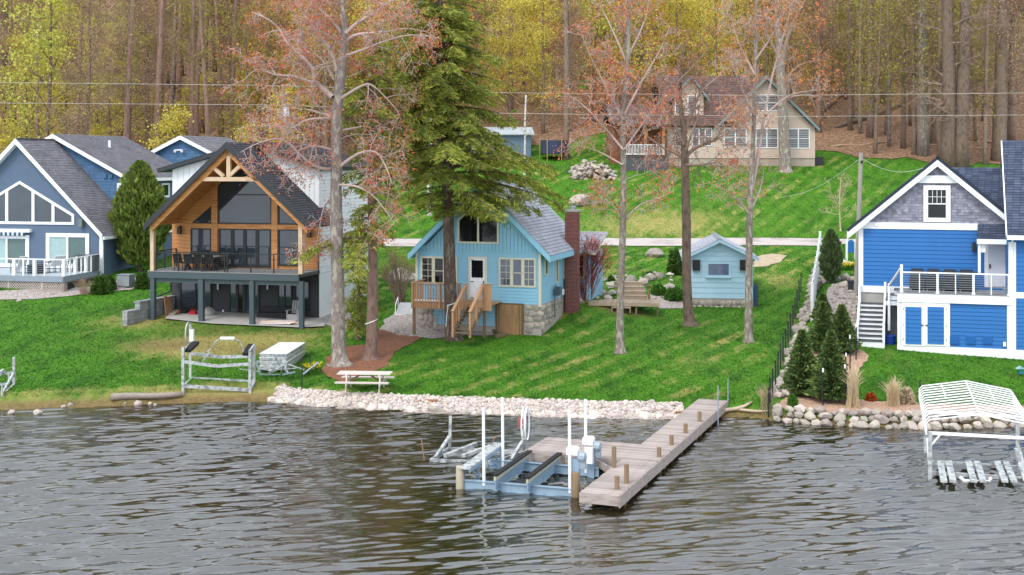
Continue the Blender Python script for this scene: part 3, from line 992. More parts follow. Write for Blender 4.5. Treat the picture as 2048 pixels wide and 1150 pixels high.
    mb.prism([(c0[0], z0), (c1[0], z0), (c1[0] - .35, z1), (c0[0] + .35, z1)], V2 - .16, V2 + .02); mb.build('collar_board', M_white, R)
    a, z0 = H.F(1847, 443, V2); b, z1 = H.F(1901, 371, V2)
    rwin(R, a, b, z0 - .02, z1, V2 - .02, fw=.21, split=.5, grid={0: (4, 2, .5)}, gs=M_glassd, proud=.07)
    # porch roof and door
    pu0, pz0 = H.F(1956, 477, V2 - .9); pu1 = H.F(2018, 477, V2 - .9)[0]; pz1 = H.F(1990, 448, V2)[1]
    roof(R, [(pu0, V2 - .9, pz0), (pu1, V2 - .9, pz0), (pu1, V2, pz1), (pu0, V2, pz1)], M_navyroof, .08, name='porch_roof')
    mb = MB(); mb.box(pu0 - .05, pu1, V2 - .98, V2 - .88, pz0 - .25, pz0 - .02); mb.build('porch_fascia', M_white, R)
    mb = MB(); mb.box(pu0, pu0 + .12, V2 - .88, V2 - .76, zd + .9, pz0 - .25); mb.build('porch_post', M_white, R)
    d0, dz0 = H.F(1976, 572, V2); d1, dz1 = H.F(2019, 489, V2)
    mb = MB(); mb.box(d0 - .16, d1 + .1, V2 - .03, V2 + .02, dz0 - .05, dz1 + .12); cs = mb.build('door_casing', M_white, R)
    mb = MB(); mb.box(d0, d1, V2 - .06, V2 - .031, dz0, dz1)
    dr = mb.build('entry_door', mat('door_white', (228, 230, 234), .4, .03, 2), R)
    mb = MB(); mb.box(d0 + .05, d0 + .12, V2 - .11, V2 - .061, dz0 + .85, dz0 + 1.05); mb.build('lock_plate', M_black, dr)
    lap(R, rect(H.F(1959, 520, V2)[0], d0 - .16, dz0 - .05, dz1 + .2), V2 + .01, .2, M_bblue)
    c = H.F(1964, 496, V2 - .7); mb = MB(); mb.box(c[0] - .15, c[0] + .15, V2 - .8, V2 - .6, c[1] - .2, c[1] + .2); mb.build('porch_lantern', M_white, R)
    c = H.F(1948, 493, V2); mb = MB(); mb.box(c[0] - .09, c[0] + .09, V2 - .2, V2 - .04, c[1] - .2, c[1] + .14); mb.box(c[0] - .03, c[0] + .03, V2 - .1, V2 + .02, c[1] + .14, c[1] + .24); mb.build('wall_lantern', M_black, R)
    c = H.F(1753, 449, V2); mb = MB(); mb.tube([(c[0], V2 - .05, c[1]), (c[0], V2 - .12, c[1])], [.12, .09], 10); mb.build('round_light', M_white, R)
    # main wing to the right and its tall roof
    m0 = H.F(2016, 560)[0]; m1 = m0 + 9
    ze = H.F(2020, 474, -.4)[1]
    mb = MB(); mb.box(m0, m1, -.02, 9, -1, ze); mb.build('main_wall', M_bblue, R)
    zA = H.F(2025, 596)[1]; zB = H.F(2025, 586)[1]
    lap(R, rect(m0 + .35, m1, .06, zA), -.02, .185, M_bblue)
    lap(R, rect(m0 + .35, m1, zB, ze - .3), -.02, .2, M_bblue)
    mb = MB(); mb.box(m0, m1, -.06, .0, zA, zB + .05); mb.build('belt_board', M_white, R)
    mb = MB(); mb.box(m0 + .02, m0 + .34, -.065, .1, -.7, ze - .25); mb.build('corner_board', M_white, R)
    mb = MB(); mb.box(m0 + .33, m1, -.06, .05, -.8, .06); mb.build('base_board', M_white, R)
    ro = H.F(2014, 470, -.45)[0]
    zr_ = H.F(2030, 281, 4.2)[1]
    roof(R, [(ro, -.45, ze + .1), (m1 + .4, -.45, ze + .1), (m1 + .4, 4.3, zr_), (ro, 4.3, zr_)], M_navyroof, .16, sp=.17)
    roof(R, [(m1 + .4, 9, ze + .1), (ro, 9, ze + .1), (ro, 4.3, zr_), (m1 + .4, 4.3, zr_)], M_navyroof, .16, sp=.3)
    mb = MB(); mb.prism_u([(0, ze), (9, ze), (4.3, zr_ - .2)], m0 + .02, m0 + .1); mb.build('gable_end', M_bblue, R)
    mb = MB(); mb.box(ro, m1, -.56, -.44, ze - .12, ze + .08); mb.build('gutter', M_white, R)
    mb = MB(); mb.bar((ro - .02, -.45, ze + .02), (ro - .02, 4.3, zr_ - .08), .05, .22); mb.build('rake_board', M_white, R)
    mb = MB(); mb.tube([(m0 + .17, -.5, ze - .1), (m0 + .17, -.2, ze - .35), (m0 + .17, -.12, ze - .5), (m0 + .17, -.12, zB)], .045, 6); mb.build('downspout', M_white, R)
    # cross roof between gable and main wing
    cz = H.F(1950, 335, V2 + 3.2)[1]
    ce = H.F(2010, 430, V2)[1]
    roof(R, [(ap[0] + .6, V2 + .35, ce + .15), (m0 + .1, V2 + .35, ce + .15), (m0 + .1, V2 + 3.2, cz), (ap[0] + .6, V2 + 3.2, cz)], M_navyroof, .12, name='cross_roof')
    # stairs at the left end
    s0 = H.F(1717, 690)[0]; s1 = H.F(1765, 690)[0]
    zl = H.F(1740, 605, V2 - .05)[1]
    nstep = 9
    for i in range(nstep):
        z1 = zl * (i + 1) / nstep; y0 = -.05 + i * .24
        mb = MB(); mb.box(s0, s1, y0, y0 + .03, z1 - zl / nstep + (.04 if i else -.4), z1 - .04); mb.build('riser', M_white, R)
        mb = MB(); mb.box(s0 - .02, s1 + .02, y0 - .03, y0 + .27, z1 - .04, z1); mb.build('tread', M_darkgrey, R)
    for u in (s0 - .09, s1 + .01):
        mb = MB(); mb.prism_u([(-.05, -.4), (2.2, -.4), (2.2, zl), (1.95, zl + .04), (-.06, .18)], u, u + .07); mb.build('stringer', M_white, R)
    for u in (s0 - .05, s1 + .05):
        for y in (-.02, 2.0):
            z = 0 if y < 1 else zl
            mb = MB(); mb.box(u - .055, u + .055, y, y + .11, z - .1, z + 1.05); mb.build('newel_post', M_white, R)
        mb = MB(); mb.bar((u, .03, .95), (u, 2.05, zl + .95), .07, .06); mb.build('hand_rail', M_white, R)
    lu = H.F(1800, 590)[0]
    mb = MB(); mb.box(s0, s1 + .1, 2.12, V2 + .02, zl - .08, zl); mb.build('landing', M_darkgrey, R)
    for i in range(3):
        z0 = zl + (zd - zl) * i / 3
        uu = s1 + .1 + (lu - s1 - .2) * i / 3
        mb = MB(); mb.box(uu, lu, 1.3, V2, z0, z0 + (zd - zl) / 3 - .03); mb.build('upper_step', M_white, R)
        mb = MB(); mb.box(uu - .03, lu, 1.28, V2, z0 + (zd - zl) / 3 - .03, z0 + (zd - zl) / 3); mb.build('tread', M_darkgrey, R)
    mb = MB(); mb.bar((s1 + .25, 1.28, zl + .95), (ul, .0, zd + 1.2), .07, .07); mb.build('hand_rail', M_white, R)
    for k in range(6):
        t = .15 + k * .13
        mb = MB(); mb.bar((s1 + .25, 1.28, zl + .95 * t + .1), (ul, .0, zd + 1.1 * t + .1), .012, .012); mb.build('cable', M_alu, R)
    mb = MB(); mb.box(s1 + .2, s1 + .31, 1.22, 1.33, zl - 1.2, zl + 1.05); mb.build('newel_post', M_white, R)
    mb = MB(); mb.box(s1 + .1, .0, 2.0, 2.1, -.9, zd - .4); mb.build('recess_wall', mat('grey_block', (128, 128, 130), .9, .1, 3), R)
    return H
HR = right_house()

# ------------------------------------------------------------ light blue cottage
M_lblue = mat('light_blue_siding', (138, 190, 214), .7, .06, 1.5, rnd=.03, alb=1.05, second=(142, 190, 208), sfac=.4)
M_cream = mat('cream_trim', (238, 232, 206), .6, .05, 2)
M_groof = shingle_mat('pale_grey_shingles', (172, 174, 184), (184, 187, 196), w=.32, h=.15, alb=.85)
M_cedar = mat('new_cedar', (206, 158, 118), .75, .16, 3, rnd=.1, stretch=(6, 6, .6))
M_wornwood = mat('worn_wood', (132, 112, 84), .85, .2, 3, rnd=.15)
M_ply = mat('weathered_plywood', (176, 136, 96), .8, .25, 2.2, stretch=(3, 3, .4), bump=.2)
M_brick = mat('red_brick', (136, 66, 58), .85, .15, 6, island=.3)
M_mortar = mat('mortar', (190, 178, 168), .9, .1, 6)

def cottage():
    H = House('blue_cottage', 1081, 609, 66.0, 17.0, 'light blue cottage with steep gable, cream trim and red brick chimney', 'cottage')
    R = H.root
    u0 = H.F(832, 600)[0]                      # left corner, right corner is u = 0
    DEP = 7.2
    zlap = H.F(1040, 506)[1]                   # where the vertical boards start
    ze = H.F(1094, 508, -.3)[1] + .05
    ap = H.F(957, 361, -.35)
    er = H.F(1096, 507, -.35); 
    sl_ = (ap[1] - er[1]) / (er[0] - ap[0])
    el = (ap[0] - (er[0] - ap[0]), er[1])
    zbase = -.02
    mb = MB(); mb.box(u0, 0, 0.02, DEP, -.04, zlap + .3); mb.build('wall', M_lblue, R)
    lap(R, rect(u0 + .1, -.12, zbase, zlap), .02, .165, M_lblue)
    lap(R, rect(.12, DEP, zbase + .02, ze - .05), -.0, .165, M_lblue, 'r')
    # vertical boards in the gable
    off = .42
    gz = lambda u: ap[1] - abs(u - ap[0]) * sl_ - off
    mb = MB(); half = (ap[1] - off - zlap) / sl_
    mb.prism([(ap[0] - half, zlap), (ap[0] + half, zlap), (ap[0], ap[1] - off)], .03, .3); mb.build('gable_wall', M_lblue, R)
    n = 34
    for i in range(n):
        a = u0 + (0 - u0) * i / n; b = u0 + (0 - u0) * (i + 1) / n - .018
        za, zb = gz(a), gz(b)
        if max(za, zb) < zlap + .05: continue
        pts = [(a, zlap), (b, zlap), (b, max(zb, zlap)), (a, max(za, zlap))]
        if a < ap[0] < b: pts = [(a, zlap), (b, zlap), (b, zb), (ap[0], gz(ap[0])), (a, za)]
        mb = MB(); mb.prism(pts, -.012, .028); mb.build('vertical_board', M_lblue, R)
    mb = MB(); mb.box(u0, -.0, -.02, .02, zlap - .03, zlap + .012); mb.build('drip_strip', M_lblue, R)
    for u in (u0 - .02, -.1):
        mb = MB(); mb.box(u, u + .13, -.035, .1, zbase - .1, zlap); mb.build('corner_board', M_cream, R)
    # roof
    rx = .12
    for s in (-1, 1):
        e = (er[0] + rx, er[1] - rx * sl_) if s > 0 else (el[0] - rx, el[1] - rx * sl_)
        y0, y1 = -.4, DEP + .3
        c = [(e[0], y0, e[1]), (e[0], y1, e[1]), (ap[0], y1, ap[1]), (ap[0], y0, ap[1])]
        if s > 0: c = [c[1], c[0], c[3], c[2]]
        roof(R, c, M_groof, .1, sp=.2, medge=M_lblue)
        mb = MB()
        mb.prism([(ap[0], ap[1] - .02), (e[0], e[1] - .02), (e[0], e[1] - .34), (ap[0], ap[1] - .34)], -.44, -.36)
        mb.build('rake_board', M_lblue, R)
        mb = MB(); mb.box(e[0] - .05, e[0] + .03, y0, y1, e[1] - .3, e[1] - .02); mb.build('fascia', M_lblue, R)
        mb = MB(); mb.prism([(ap[0], ap[1] - .3), (e[0], e[1] - .26), (e[0], e[1] - .29), (ap[0], ap[1] - .33)], -.36, .02); mb.build('soffit', M_lblue, R)
    mb = MB(); mb.box(ap[0] - .12, ap[0] + .12, -.4, DEP + .3, ap[1] - .04, ap[1] + .03); mb.build('ridge_cap', M_groof, R)
    # gable window
    pl = [H.F(916, 486), H.F(998, 486)]
    zb = pl[0][1]; ua, ub = pl[0][0], pl[1][0]
    zs = H.F(998, 440)[1]; um = (ua + ub) / 2; zp = H.F(957, 402)[1]
    poly = [(ua, zb), (ub, zb), (ub, zs), (um, zp), (ua, zs)]
    w, inn = window(R, poly, -.012, M_cream, None, .09, bars=[((um, zb + .05), (um, zp - .1), .1)], proud=.06)
    pane(w, [(ua + .09, zb + .09), (um - .05, zb + .09), (um - .05, zp - .16), (ua + .09, zs - .05)], -.012, M_glassd)
    pane(w, [(um + .05, zb + .09), (ub - .09, zb + .09), (ub - .09, zs - .05), (um + .05, zp - .16)], -.012, M_glassd)
    M_win = mat('reflecting_glass', (96, 104, 124), .05, .25, 1.2, spec=.8)
    a, z0 = H.F(998, 573); b, z1 = H.F(1072, 516.5)
    rwin(R, a, b, z0, z1, -.005, M_cream, [M_win], .09, cols=3, split={1: .48}, grid={0: (2, 4), 2: (2, 4)}, mw=.17)
    a, z0 = H.F(842, 567); b, z1 = H.F(915, 514)
    rwin(R, a, b, z0, z1, -.005, M_cream, [M_glassd, M_glassd, M_glassd], .09, cols=3, split={1: .48}, grid={0: (2, 4), 2: (2, 4)}, mw=.17)
    # storm door
    a, z0 = H.F(937, 599); b, z1 = H.F(974.5, 514)
    mb = MB(); mb.box(a, b, -.05, .01, z0, z1); cs = mb.build('door_casing', M_cream, R)
    mb = MB(); mb.box(a + .12, b - .12, -.085, -.051, z0 + .05, z1 - .1); dr = mb.build('storm_door', M_white, R)
    da, db = a + .22, b - .22; za, zb2 = H.F(950, 554)[1], H.F(950, 521)[1]
    pts = []
    ns = 5
    def arc(p, q, k):
        for j in range(k * 4):
            t = j / (k * 4.0)
            x = p[0] + (q[0] - p[0]) * t; z = p[1] + (q[1] - p[1]) * t
            nx, nz = -(q[1] - p[1]), (q[0] - p[0]); L = math.hypot(nx, nz)
            bb = -abs(math.sin(math.pi * t * k)) * .035
            pts.append((x + nx / L * bb, z + nz / L * bb))
    arc((da, za), (db, za), 4); arc((db, za), (db, zb2), 6); arc((db, zb2), (da, zb2), 4); arc((da, zb2), (da, za), 6)
    mb = MB(); mb.prism(pts, -.095, -.086); mb.build('door_glass', M_glassd, dr)
    zc = z0 + .12; zd2 = za - .22
    for p, q in (((da, zc), (db, zd2)), ((da, zd2), (db, zc)), ((da, zc), (db, zc)), ((da, zd2), (db, zd2)), ((da, zc), (da, zd2)), ((db, zc), (db, zd2))):
        mb = MB(); mb.bar((p[0], -.088, p[1]), (q[0], -.088, q[1]), .05, .015, up=(0, 1, 0)); mb.build('door_moulding', M_vinyl, dr)
    for zz in (z1 - .16, (za + z0) / 2 + .35, z0 + .1):
        mb = MB(); mb.box(a + .13, a + .32, -.1, -.086, zz - .02, zz + .02); mb.build('hinge', M_black, dr)
    mb = MB(); mb.box(b - .18, b - .14, -.13, -.086, z0 + .85, z0 + 1.0); mb.build('handle', M_black, dr)
    # windows of the chimney side
    for (xa, xb, ya, yb) in ((1088, 1094, 551, 517), (1110, 1114.5, 566, 511), (1126, 1130.5, 558, 506)):
        v0, z0 = H.S(xa, ya, .0); v1 = H.S(xb, ya, .0)[0]; z1 = H.S(xa, yb, .0)[1]
        rwin(R, v0, v0 + max(v1 - v0, .4), z0, z1, .03, M_cream, M_glassd, .07, 'r', proud=.05)
    # stone footing
    mb = MB(); mb.box(u0 - .02, .02, .03, DEP, -2.6, -.03); mb.build('foundation', M_mortar, R)
    zg = H.F(1060, 668)[1]
    stone_wall(R, [(H.F(1046, 640)[0], zg), (.03, zg + .25), (.03, -.06), (H.F(1046, 640)[0], -.06)], .03, M_rock, size=.4, seed=5)
    stone_wall(R, [(.1, zg + .1), (DEP * .55, zg + 1.1), (DEP * .55, -.1), (.1, -.06)], .0, M_rock, 'r', size=.36, seed=6)
    stone_wall(R, [(u0, -1.35), (H.F(870, 640)[0], -1.35), (H.F(870, 640)[0], -.08), (u0, -.08)], .03, M_rock, size=.42, seed=8)
    lap(R, rect(H.F(868, 640)[0], H.F(991, 640)[0], H.F(930, 650)[1], -.03), -.0, .165, M_lblue, name='skirt_board')
    a, z0 = H.F(993, 669); b, z1 = H.F(1047, 607)
    mb = MB(); mb.box(a, b, -.1, .02, z0, z1); cs = mb.build('hatch_frame', M_wornwood, R)
    mb = MB(); mb.box(a + .08, b - .08, -.14, -.101, z0 + .05, z1 - .07); hd = mb.build('plywood_door', M_ply, R)
    for k in (.12, .88):
        mb = MB(); uu = a + (b - a) * k; mb.box(uu - .03, uu + .03, -.155, -.141, z0 + .08, z1 - .1); mb.build('door_batten', M_wornwood, hd)
    # gas meter
    v0, z0 = H.S(1106, 600, .1)
    mb = MB(); mb.box(.12, .4, v0 + .3, v0 + .7, z0 + .2, z0 + .65); mb.tube([(.2, v0, z0 - .9), (.2, v0, z0 + .75), (.2, v0 + .3, z0 + .75)], .035, 6); mb.build('gas_meter', mat('meter_grey', (86, 104, 116), .6, .1, 3), R)
    for k in (1.0, 1.75):
        mb = MB(); mb.box(.12, .2, v0 + k, v0 + k + .22, z0 + .1, z0 + .4); mb.build('vent_hood', M_white, R)
    # chimney
    cv, cz = H.S(1131, 611, .45)
    c0 = P(1131, 611, 70.6)
    # sits against the side wall
    cu0, cu1 = .12, .8
    v0 = H.S(1129, 560, .1)[0]
    v1 = v0 + .62
    ztop = H.F(1140, 422, v0)[1]; zbot = H.F(1140, 616, v0)[1] - .3
    mb = MB(); mb.box(cu0 + .02, cu1 - .02, v0 + .02, v1 - .02, zbot, ztop - .04); ch = mb.build('chimney', M_mortar, R)
    J = MB()
    rr = random.Random(4)
    bh, bw = .072, .2
    k = int((ztop - zbot) / bh)
    for i in range(k):
        z = zbot + i * bh
        for face in ('f', 'r', 'l'):
            if face == 'f': a, b = cu0, cu1
            else: a, b = v0, v1
            x = a - (bw / 2 if i % 2 else 0)
            while x < b - .01:
                x0, x1 = max(x, a), min(x + bw - .02, b)
                if x1 - x0 > .03:
                    d = rr.uniform(0, .006)
                    if face == 'f': J.box(x0, x1, v0 - d, v0 + .04, z, z + bh - .02)
                    elif face == 'r': J.box(cu1 - .04, cu1 + d, x0, x1, z, z + bh - .02)
                    else: J.box(cu0 - d, cu0 + .04, x0, x1, z, z + bh - .02)
                x += bw
    J.build('bricks', M_brick, ch, kind='stuff')
    mb = MB(); mb.box(cu0 - .03, cu1 + .03, v0 - .03, v1 + .03, ztop - .04, ztop + .06); mb.build('chimney_cap', M_conc, ch)
    uc, vc = (cu0 + cu1) / 2, (v0 + v1) / 2
    mb = MB(); mb.tube([(uc, vc, ztop), (uc, vc, ztop + .22)], .15, 10); mb.tube([(uc, vc, ztop + .22), (uc, vc, ztop + .26)], .2, 10); mb.build('flue_cap', M_alu, ch)
    # low rear addition
    a0 = .2; a1 = H.F(1186, 560, DEP)[0]
    zt = H.F(1160, 503, DEP)[1]; zb_ = H.F(1160, 597, DEP)[1]
    mb = MB(); mb.box(-3, a1, DEP - .6, DEP + 2.4, zb_ - .8, zt); mb.build('addition_wall', M_lblue, R)
    lap(R, rect(a0, a1, zb_, zt), DEP - .6, .165, M_lblue)
    roof(R, [(-.5, DEP - .95, zt), (a1 + .35, DEP - .95, zt), (a1 + .35, DEP + 2.2, zt + 1.0), (-.5, DEP + 2.2, zt + 1.0)], M_groof, .12, sp=.2, medge=M_cream, name='addition_roof')
    p0 = H.F(1151, 556, DEP - .6); p1 = H.F(1170, 509, DEP - .6)
    rwin(R, p0[0], p1[0], p0[1], p1[1], DEP - .63, M_cream, M_glassd, .08, split=.5)
    # porch of new cedar: deck, balustrade, stairs
    pv = -1.75
    zf = H.F(950, 600)[1] - .02
    pu0 = H.F(826, 600, pv)[0]; pu1 = H.F(984, 600, pv)[0]
    nb = 12
    for i in range(nb):
        y0 = pv + (-.05 - pv) * i / nb
        mb = MB(); mb.box(pu0, pu1, y0, y0 + .138, zf - .03, zf); mb.build('deck_board', M_cedar, R)
    mb = MB(); mb.box(pu0, pu1, pv - .04, pv, zf - .26, zf - .03); mb.build('rim_joist', M_cedar, R)
    ru1 = H.F(921, 590, pv)[0]
    h = 1.0
    for i in range(17):
        x = pu0 + .1 + (ru1 - pu0 - .2) * i / 16
        mb = MB(); mb.box(x - .022, x + .022, pv - .085, pv - .042, zf - .3, zf + h - .03); mb.build('baluster', M_cedar, R)
    for x in (pu0, (pu0 + ru1) / 2 + .2, ru1):
        mb = MB(); mb.box(x - .05, x + .05, pv - .14, pv - .04, zf - .3, zf + h); mb.build('rail_post', M_cedar, R)
    mb = MB(); mb.box(pu0 - .08, ru1 + .08, pv - .16, pv - .02, zf + h, zf + h + .04); mb.build('hand_rail', M_cedar, R)
    mb = MB(); mb.box(pu0, ru1, pv - .045, pv - .01, zf + .08, zf + .17); mb.build('bottom_rail', M_white, R)
    for i in range(8):
        y = pv + .15 + (-pv - .3) * i / 8
        mb = MB(); mb.box(pu0 - .02, pu0 + .02, y - .02, y + .02, zf, zf + h); mb.build('baluster', M_cedar, R)
    mb = MB(); mb.box(pu0 - .07, pu0 + .07, pv, -.05, zf + h, zf + h + .04); mb.build('hand_rail', M_cedar, R)
    for (x, y) in ((pu0 + .05, pv + .02), (H.F(968, 630, pv)[0], pv + .05), (H.F(890, 630, pv)[0], pv + .3)):
        mb = MB(); mb.box(x - .06, x + .06, y - .06, y + .06, zf - 1.7, zf - .26); mb.build('porch_leg', M_wornwood, R)
    # stairs to the lawn
    sa = H.F(927, 640, pv - .8)[0]; sb = H.F(954, 640, pv - .8)[0]
    zgr = H.F(940, 668, pv - 2.2)[1]
    ns = 8
    for i in range(ns):
        z = zf - (zf - zgr) * (i + 1) / (ns + .3); y1 = pv - .05 - i * .26
        mb = MB(); mb.box(sa, sb, y1 - .28, y1, z - .04, z); mb.build('step', M_wornwood, R)
    for x in (sa - .05, sb + .01):
        mb = MB(); mb.prism_u([(pv, zf - .05), (pv, zf - .35), (pv - 2.15, zgr - .1), (pv - 2.15, zgr + .15)], x, x + .045); mb.build('stringer', M_wornwood, R)
    for x in (sa - .12, sb + .06):
        mb = MB(); mb.bar((x, pv - .05, zf + 1.0), (x, pv - 2.1, zgr + 1.05), .14, .05); mb.build('stair_rail', M_cedar, R)
        for k in range(3):
            t = k / 2
            y = pv - .1 - 1.95 * t; zz = zf + (zgr - zf) * (.1 + t) / 1.1
            mb = MB(); mb.box(x - .045, x + .045, y - .045, y + .045, zz - .2, zz + 1.0); mb.build('stair_post', M_cedar, R)
        for k in range(9):
            t = (k + .5) / 9
            y = pv - .1 - 1.95 * t; zz = zf + (zgr - zf) * t
            mb = MB(); mb.box(x - .018, x + .018, y - .018, y + .018, zz + .05, zz + .97); mb.build('baluster', M_cedar, R)
    qa = H.F(966, 590, pv)[0]; qb = H.F(984, 590, pv)[0]
    for k in range(5):
        x = qa + (qb - qa) * k / 5
        mb = MB(); mb.box(x, x + (qb - qa) / 5 - .015, pv - .06, pv - .02, zf - .3, zf + h); mb.build('rail_board', M_cedar, R)
    mb = MB(); mb.box(qa - .04, qb + .06, pv - .1, pv + .04, zf + h, zf + h + .04); mb.build('hand_rail', M_cedar, R)
    return H
HC = cottage()
# ------------------------------------------------------------ garden shed of the cottage
M_shedblue = mat('shed_blue', (168, 200, 216), .75, .07, 1.2, rnd=.04, alb=1.02)
def shed():
    H = House('garden_shed', 1374, 596, 74.5, 6.0, 'pale blue garden shed with grey gable roof on a cobble footing', 'shed')
    R = H.root
    w = H.F(1506, 595)[0]; DEP = 6.0
    ze = H.F(1440, 512)[1]
    ap = H.F(1440, 479, -.3)
    mb = MB(); mb.box(0, w, .02, DEP, -.02, ze); mb.build('wall', M_shedblue, R)
    lap(R, rect(0, w, 0, ze), .02, .29, M_shedblue)
    hz = ap[1] - .22
    mb = MB(); mb.prism([(.0, ze), (w, ze), (w / 2, hz)], .03, .2); mb.build('gable_wall', M_shedblue, R)
    lap(R, [(.05, ze), (w - .05, ze), (w / 2, hz)], .02, .29, M_shedblue)
    lap(R, rect(0, DEP, 0, ze), 0, .29, M_shedblue, 'l')
    for s in (-1, 1):
        e = (-.32, ze - .12) if s < 0 else (w + .32, ze - .12)
        c = [(e[0], -.32, e[1]), (e[0], DEP + .3, e[1]), (w / 2, DEP + .3, ap[1]), (w / 2, -.32, ap[1])]
        if s > 0: c = [c[1], c[0], c[3], c[2]]
        roof(R, c, M_groof, .09, sp=.2, medge=M_shedblue)
        mb = MB(); mb.prism([(w / 2, ap[1]), e, (e[0], e[1] - .16), (w / 2, ap[1] - .17)], -.36, -.32); mb.build('rake_board', M_shedblue, R)
    mb = MB(); mb.box(w / 2 - .12, w / 2 + .12, -.32, DEP + .3, ap[1] - .03, ap[1] + .03); mb.build('ridge_cap', M_groof, R)
    a, z0 = H.F(1413, 553.5); b, z1 = H.F(1461, 524.5)
    rwin(R, a, b, z0, z1, -.01, M_shedblue, mat('shed_glass', (104, 118, 148), .05, .3, 2, spec=.8), .1)
    mb = MB(); mb.box(a - .06, b + .06, -.12, -.01, z0 - .06, z0); mb.build('sill', M_shedblue, R)
    for px in (1392.5, 1487):
        c = H.F(px, 530)
        mb = MB(); mb.box(c[0] - .21, c[0] + .21, -.2, .0, c[1] - .3, c[1] + .3); bx = mb.build('louvre_box', mat('black_brown', (44, 34, 32), .6, .2, 5), R)
        for k in range(6):
            mb = MB(); mb.box(c[0] - .18, c[0] + .18, -.225, -.2, c[1] - .26 + k * .09, c[1] - .22 + k * .09); mb.build('slat', M_black, bx)
    c = H.F(1440, 486, -.1); mb = MB(); mb.tube([(c[0], 0, c[1]), (c[0], -.15, c[1]), (c[0] - .06, -.28, c[1] - .08)], [.05, .05, .08], 8); mb.build('flood_light', M_alu, R)
    mb = MB(); mb.box(-.02, w + .02, .03, DEP, -1.6, -.02); mb.build('footing', M_mortar, R)
    stone_wall(R, rect(.0, w, -.95, -.02), .0, M_rock, size=.36, seed=12)
    mb = MB(); mb.box(w + .03, w + .3, .2, .7, -.6, .75); mb.build('tank_cover', mat('dark_blue_plastic', (44, 74, 104), .6, .1, 3), R)
    return H
HS = shed()

# ------------------------------------------------------------ timber-front house with dark lower storey
M_timber = mat('golden_timber', (222, 156, 92), .6, .16, 2.5, rnd=.08, stretch=(.5, 3, 6), second=(196, 124, 66), sfac=.4, sscale=1.4)
M_palebeam = mat('pale_beam', (226, 196, 164), .7, .14, 3)
M_dark = mat('charcoal_siding', (62, 64, 68), .7, .06, 2, rnd=.04)
M_slate = mat('slate_paint', (74, 90, 96), .6, .06, 2)
M_darkroof = shingle_mat('charcoal_shingles', (66, 66, 72), (84, 84, 92))
M_wsiding = mat('white_siding', (236, 238, 240), .6, .04, 2, rnd=.02, alb=.98)
M_bglass = mat('lake_glass', (62, 74, 84), .04, .25, .5, spec=.9)
M_metalroof = mat('black_fascia', (46, 50, 56), .5, .08, 2)

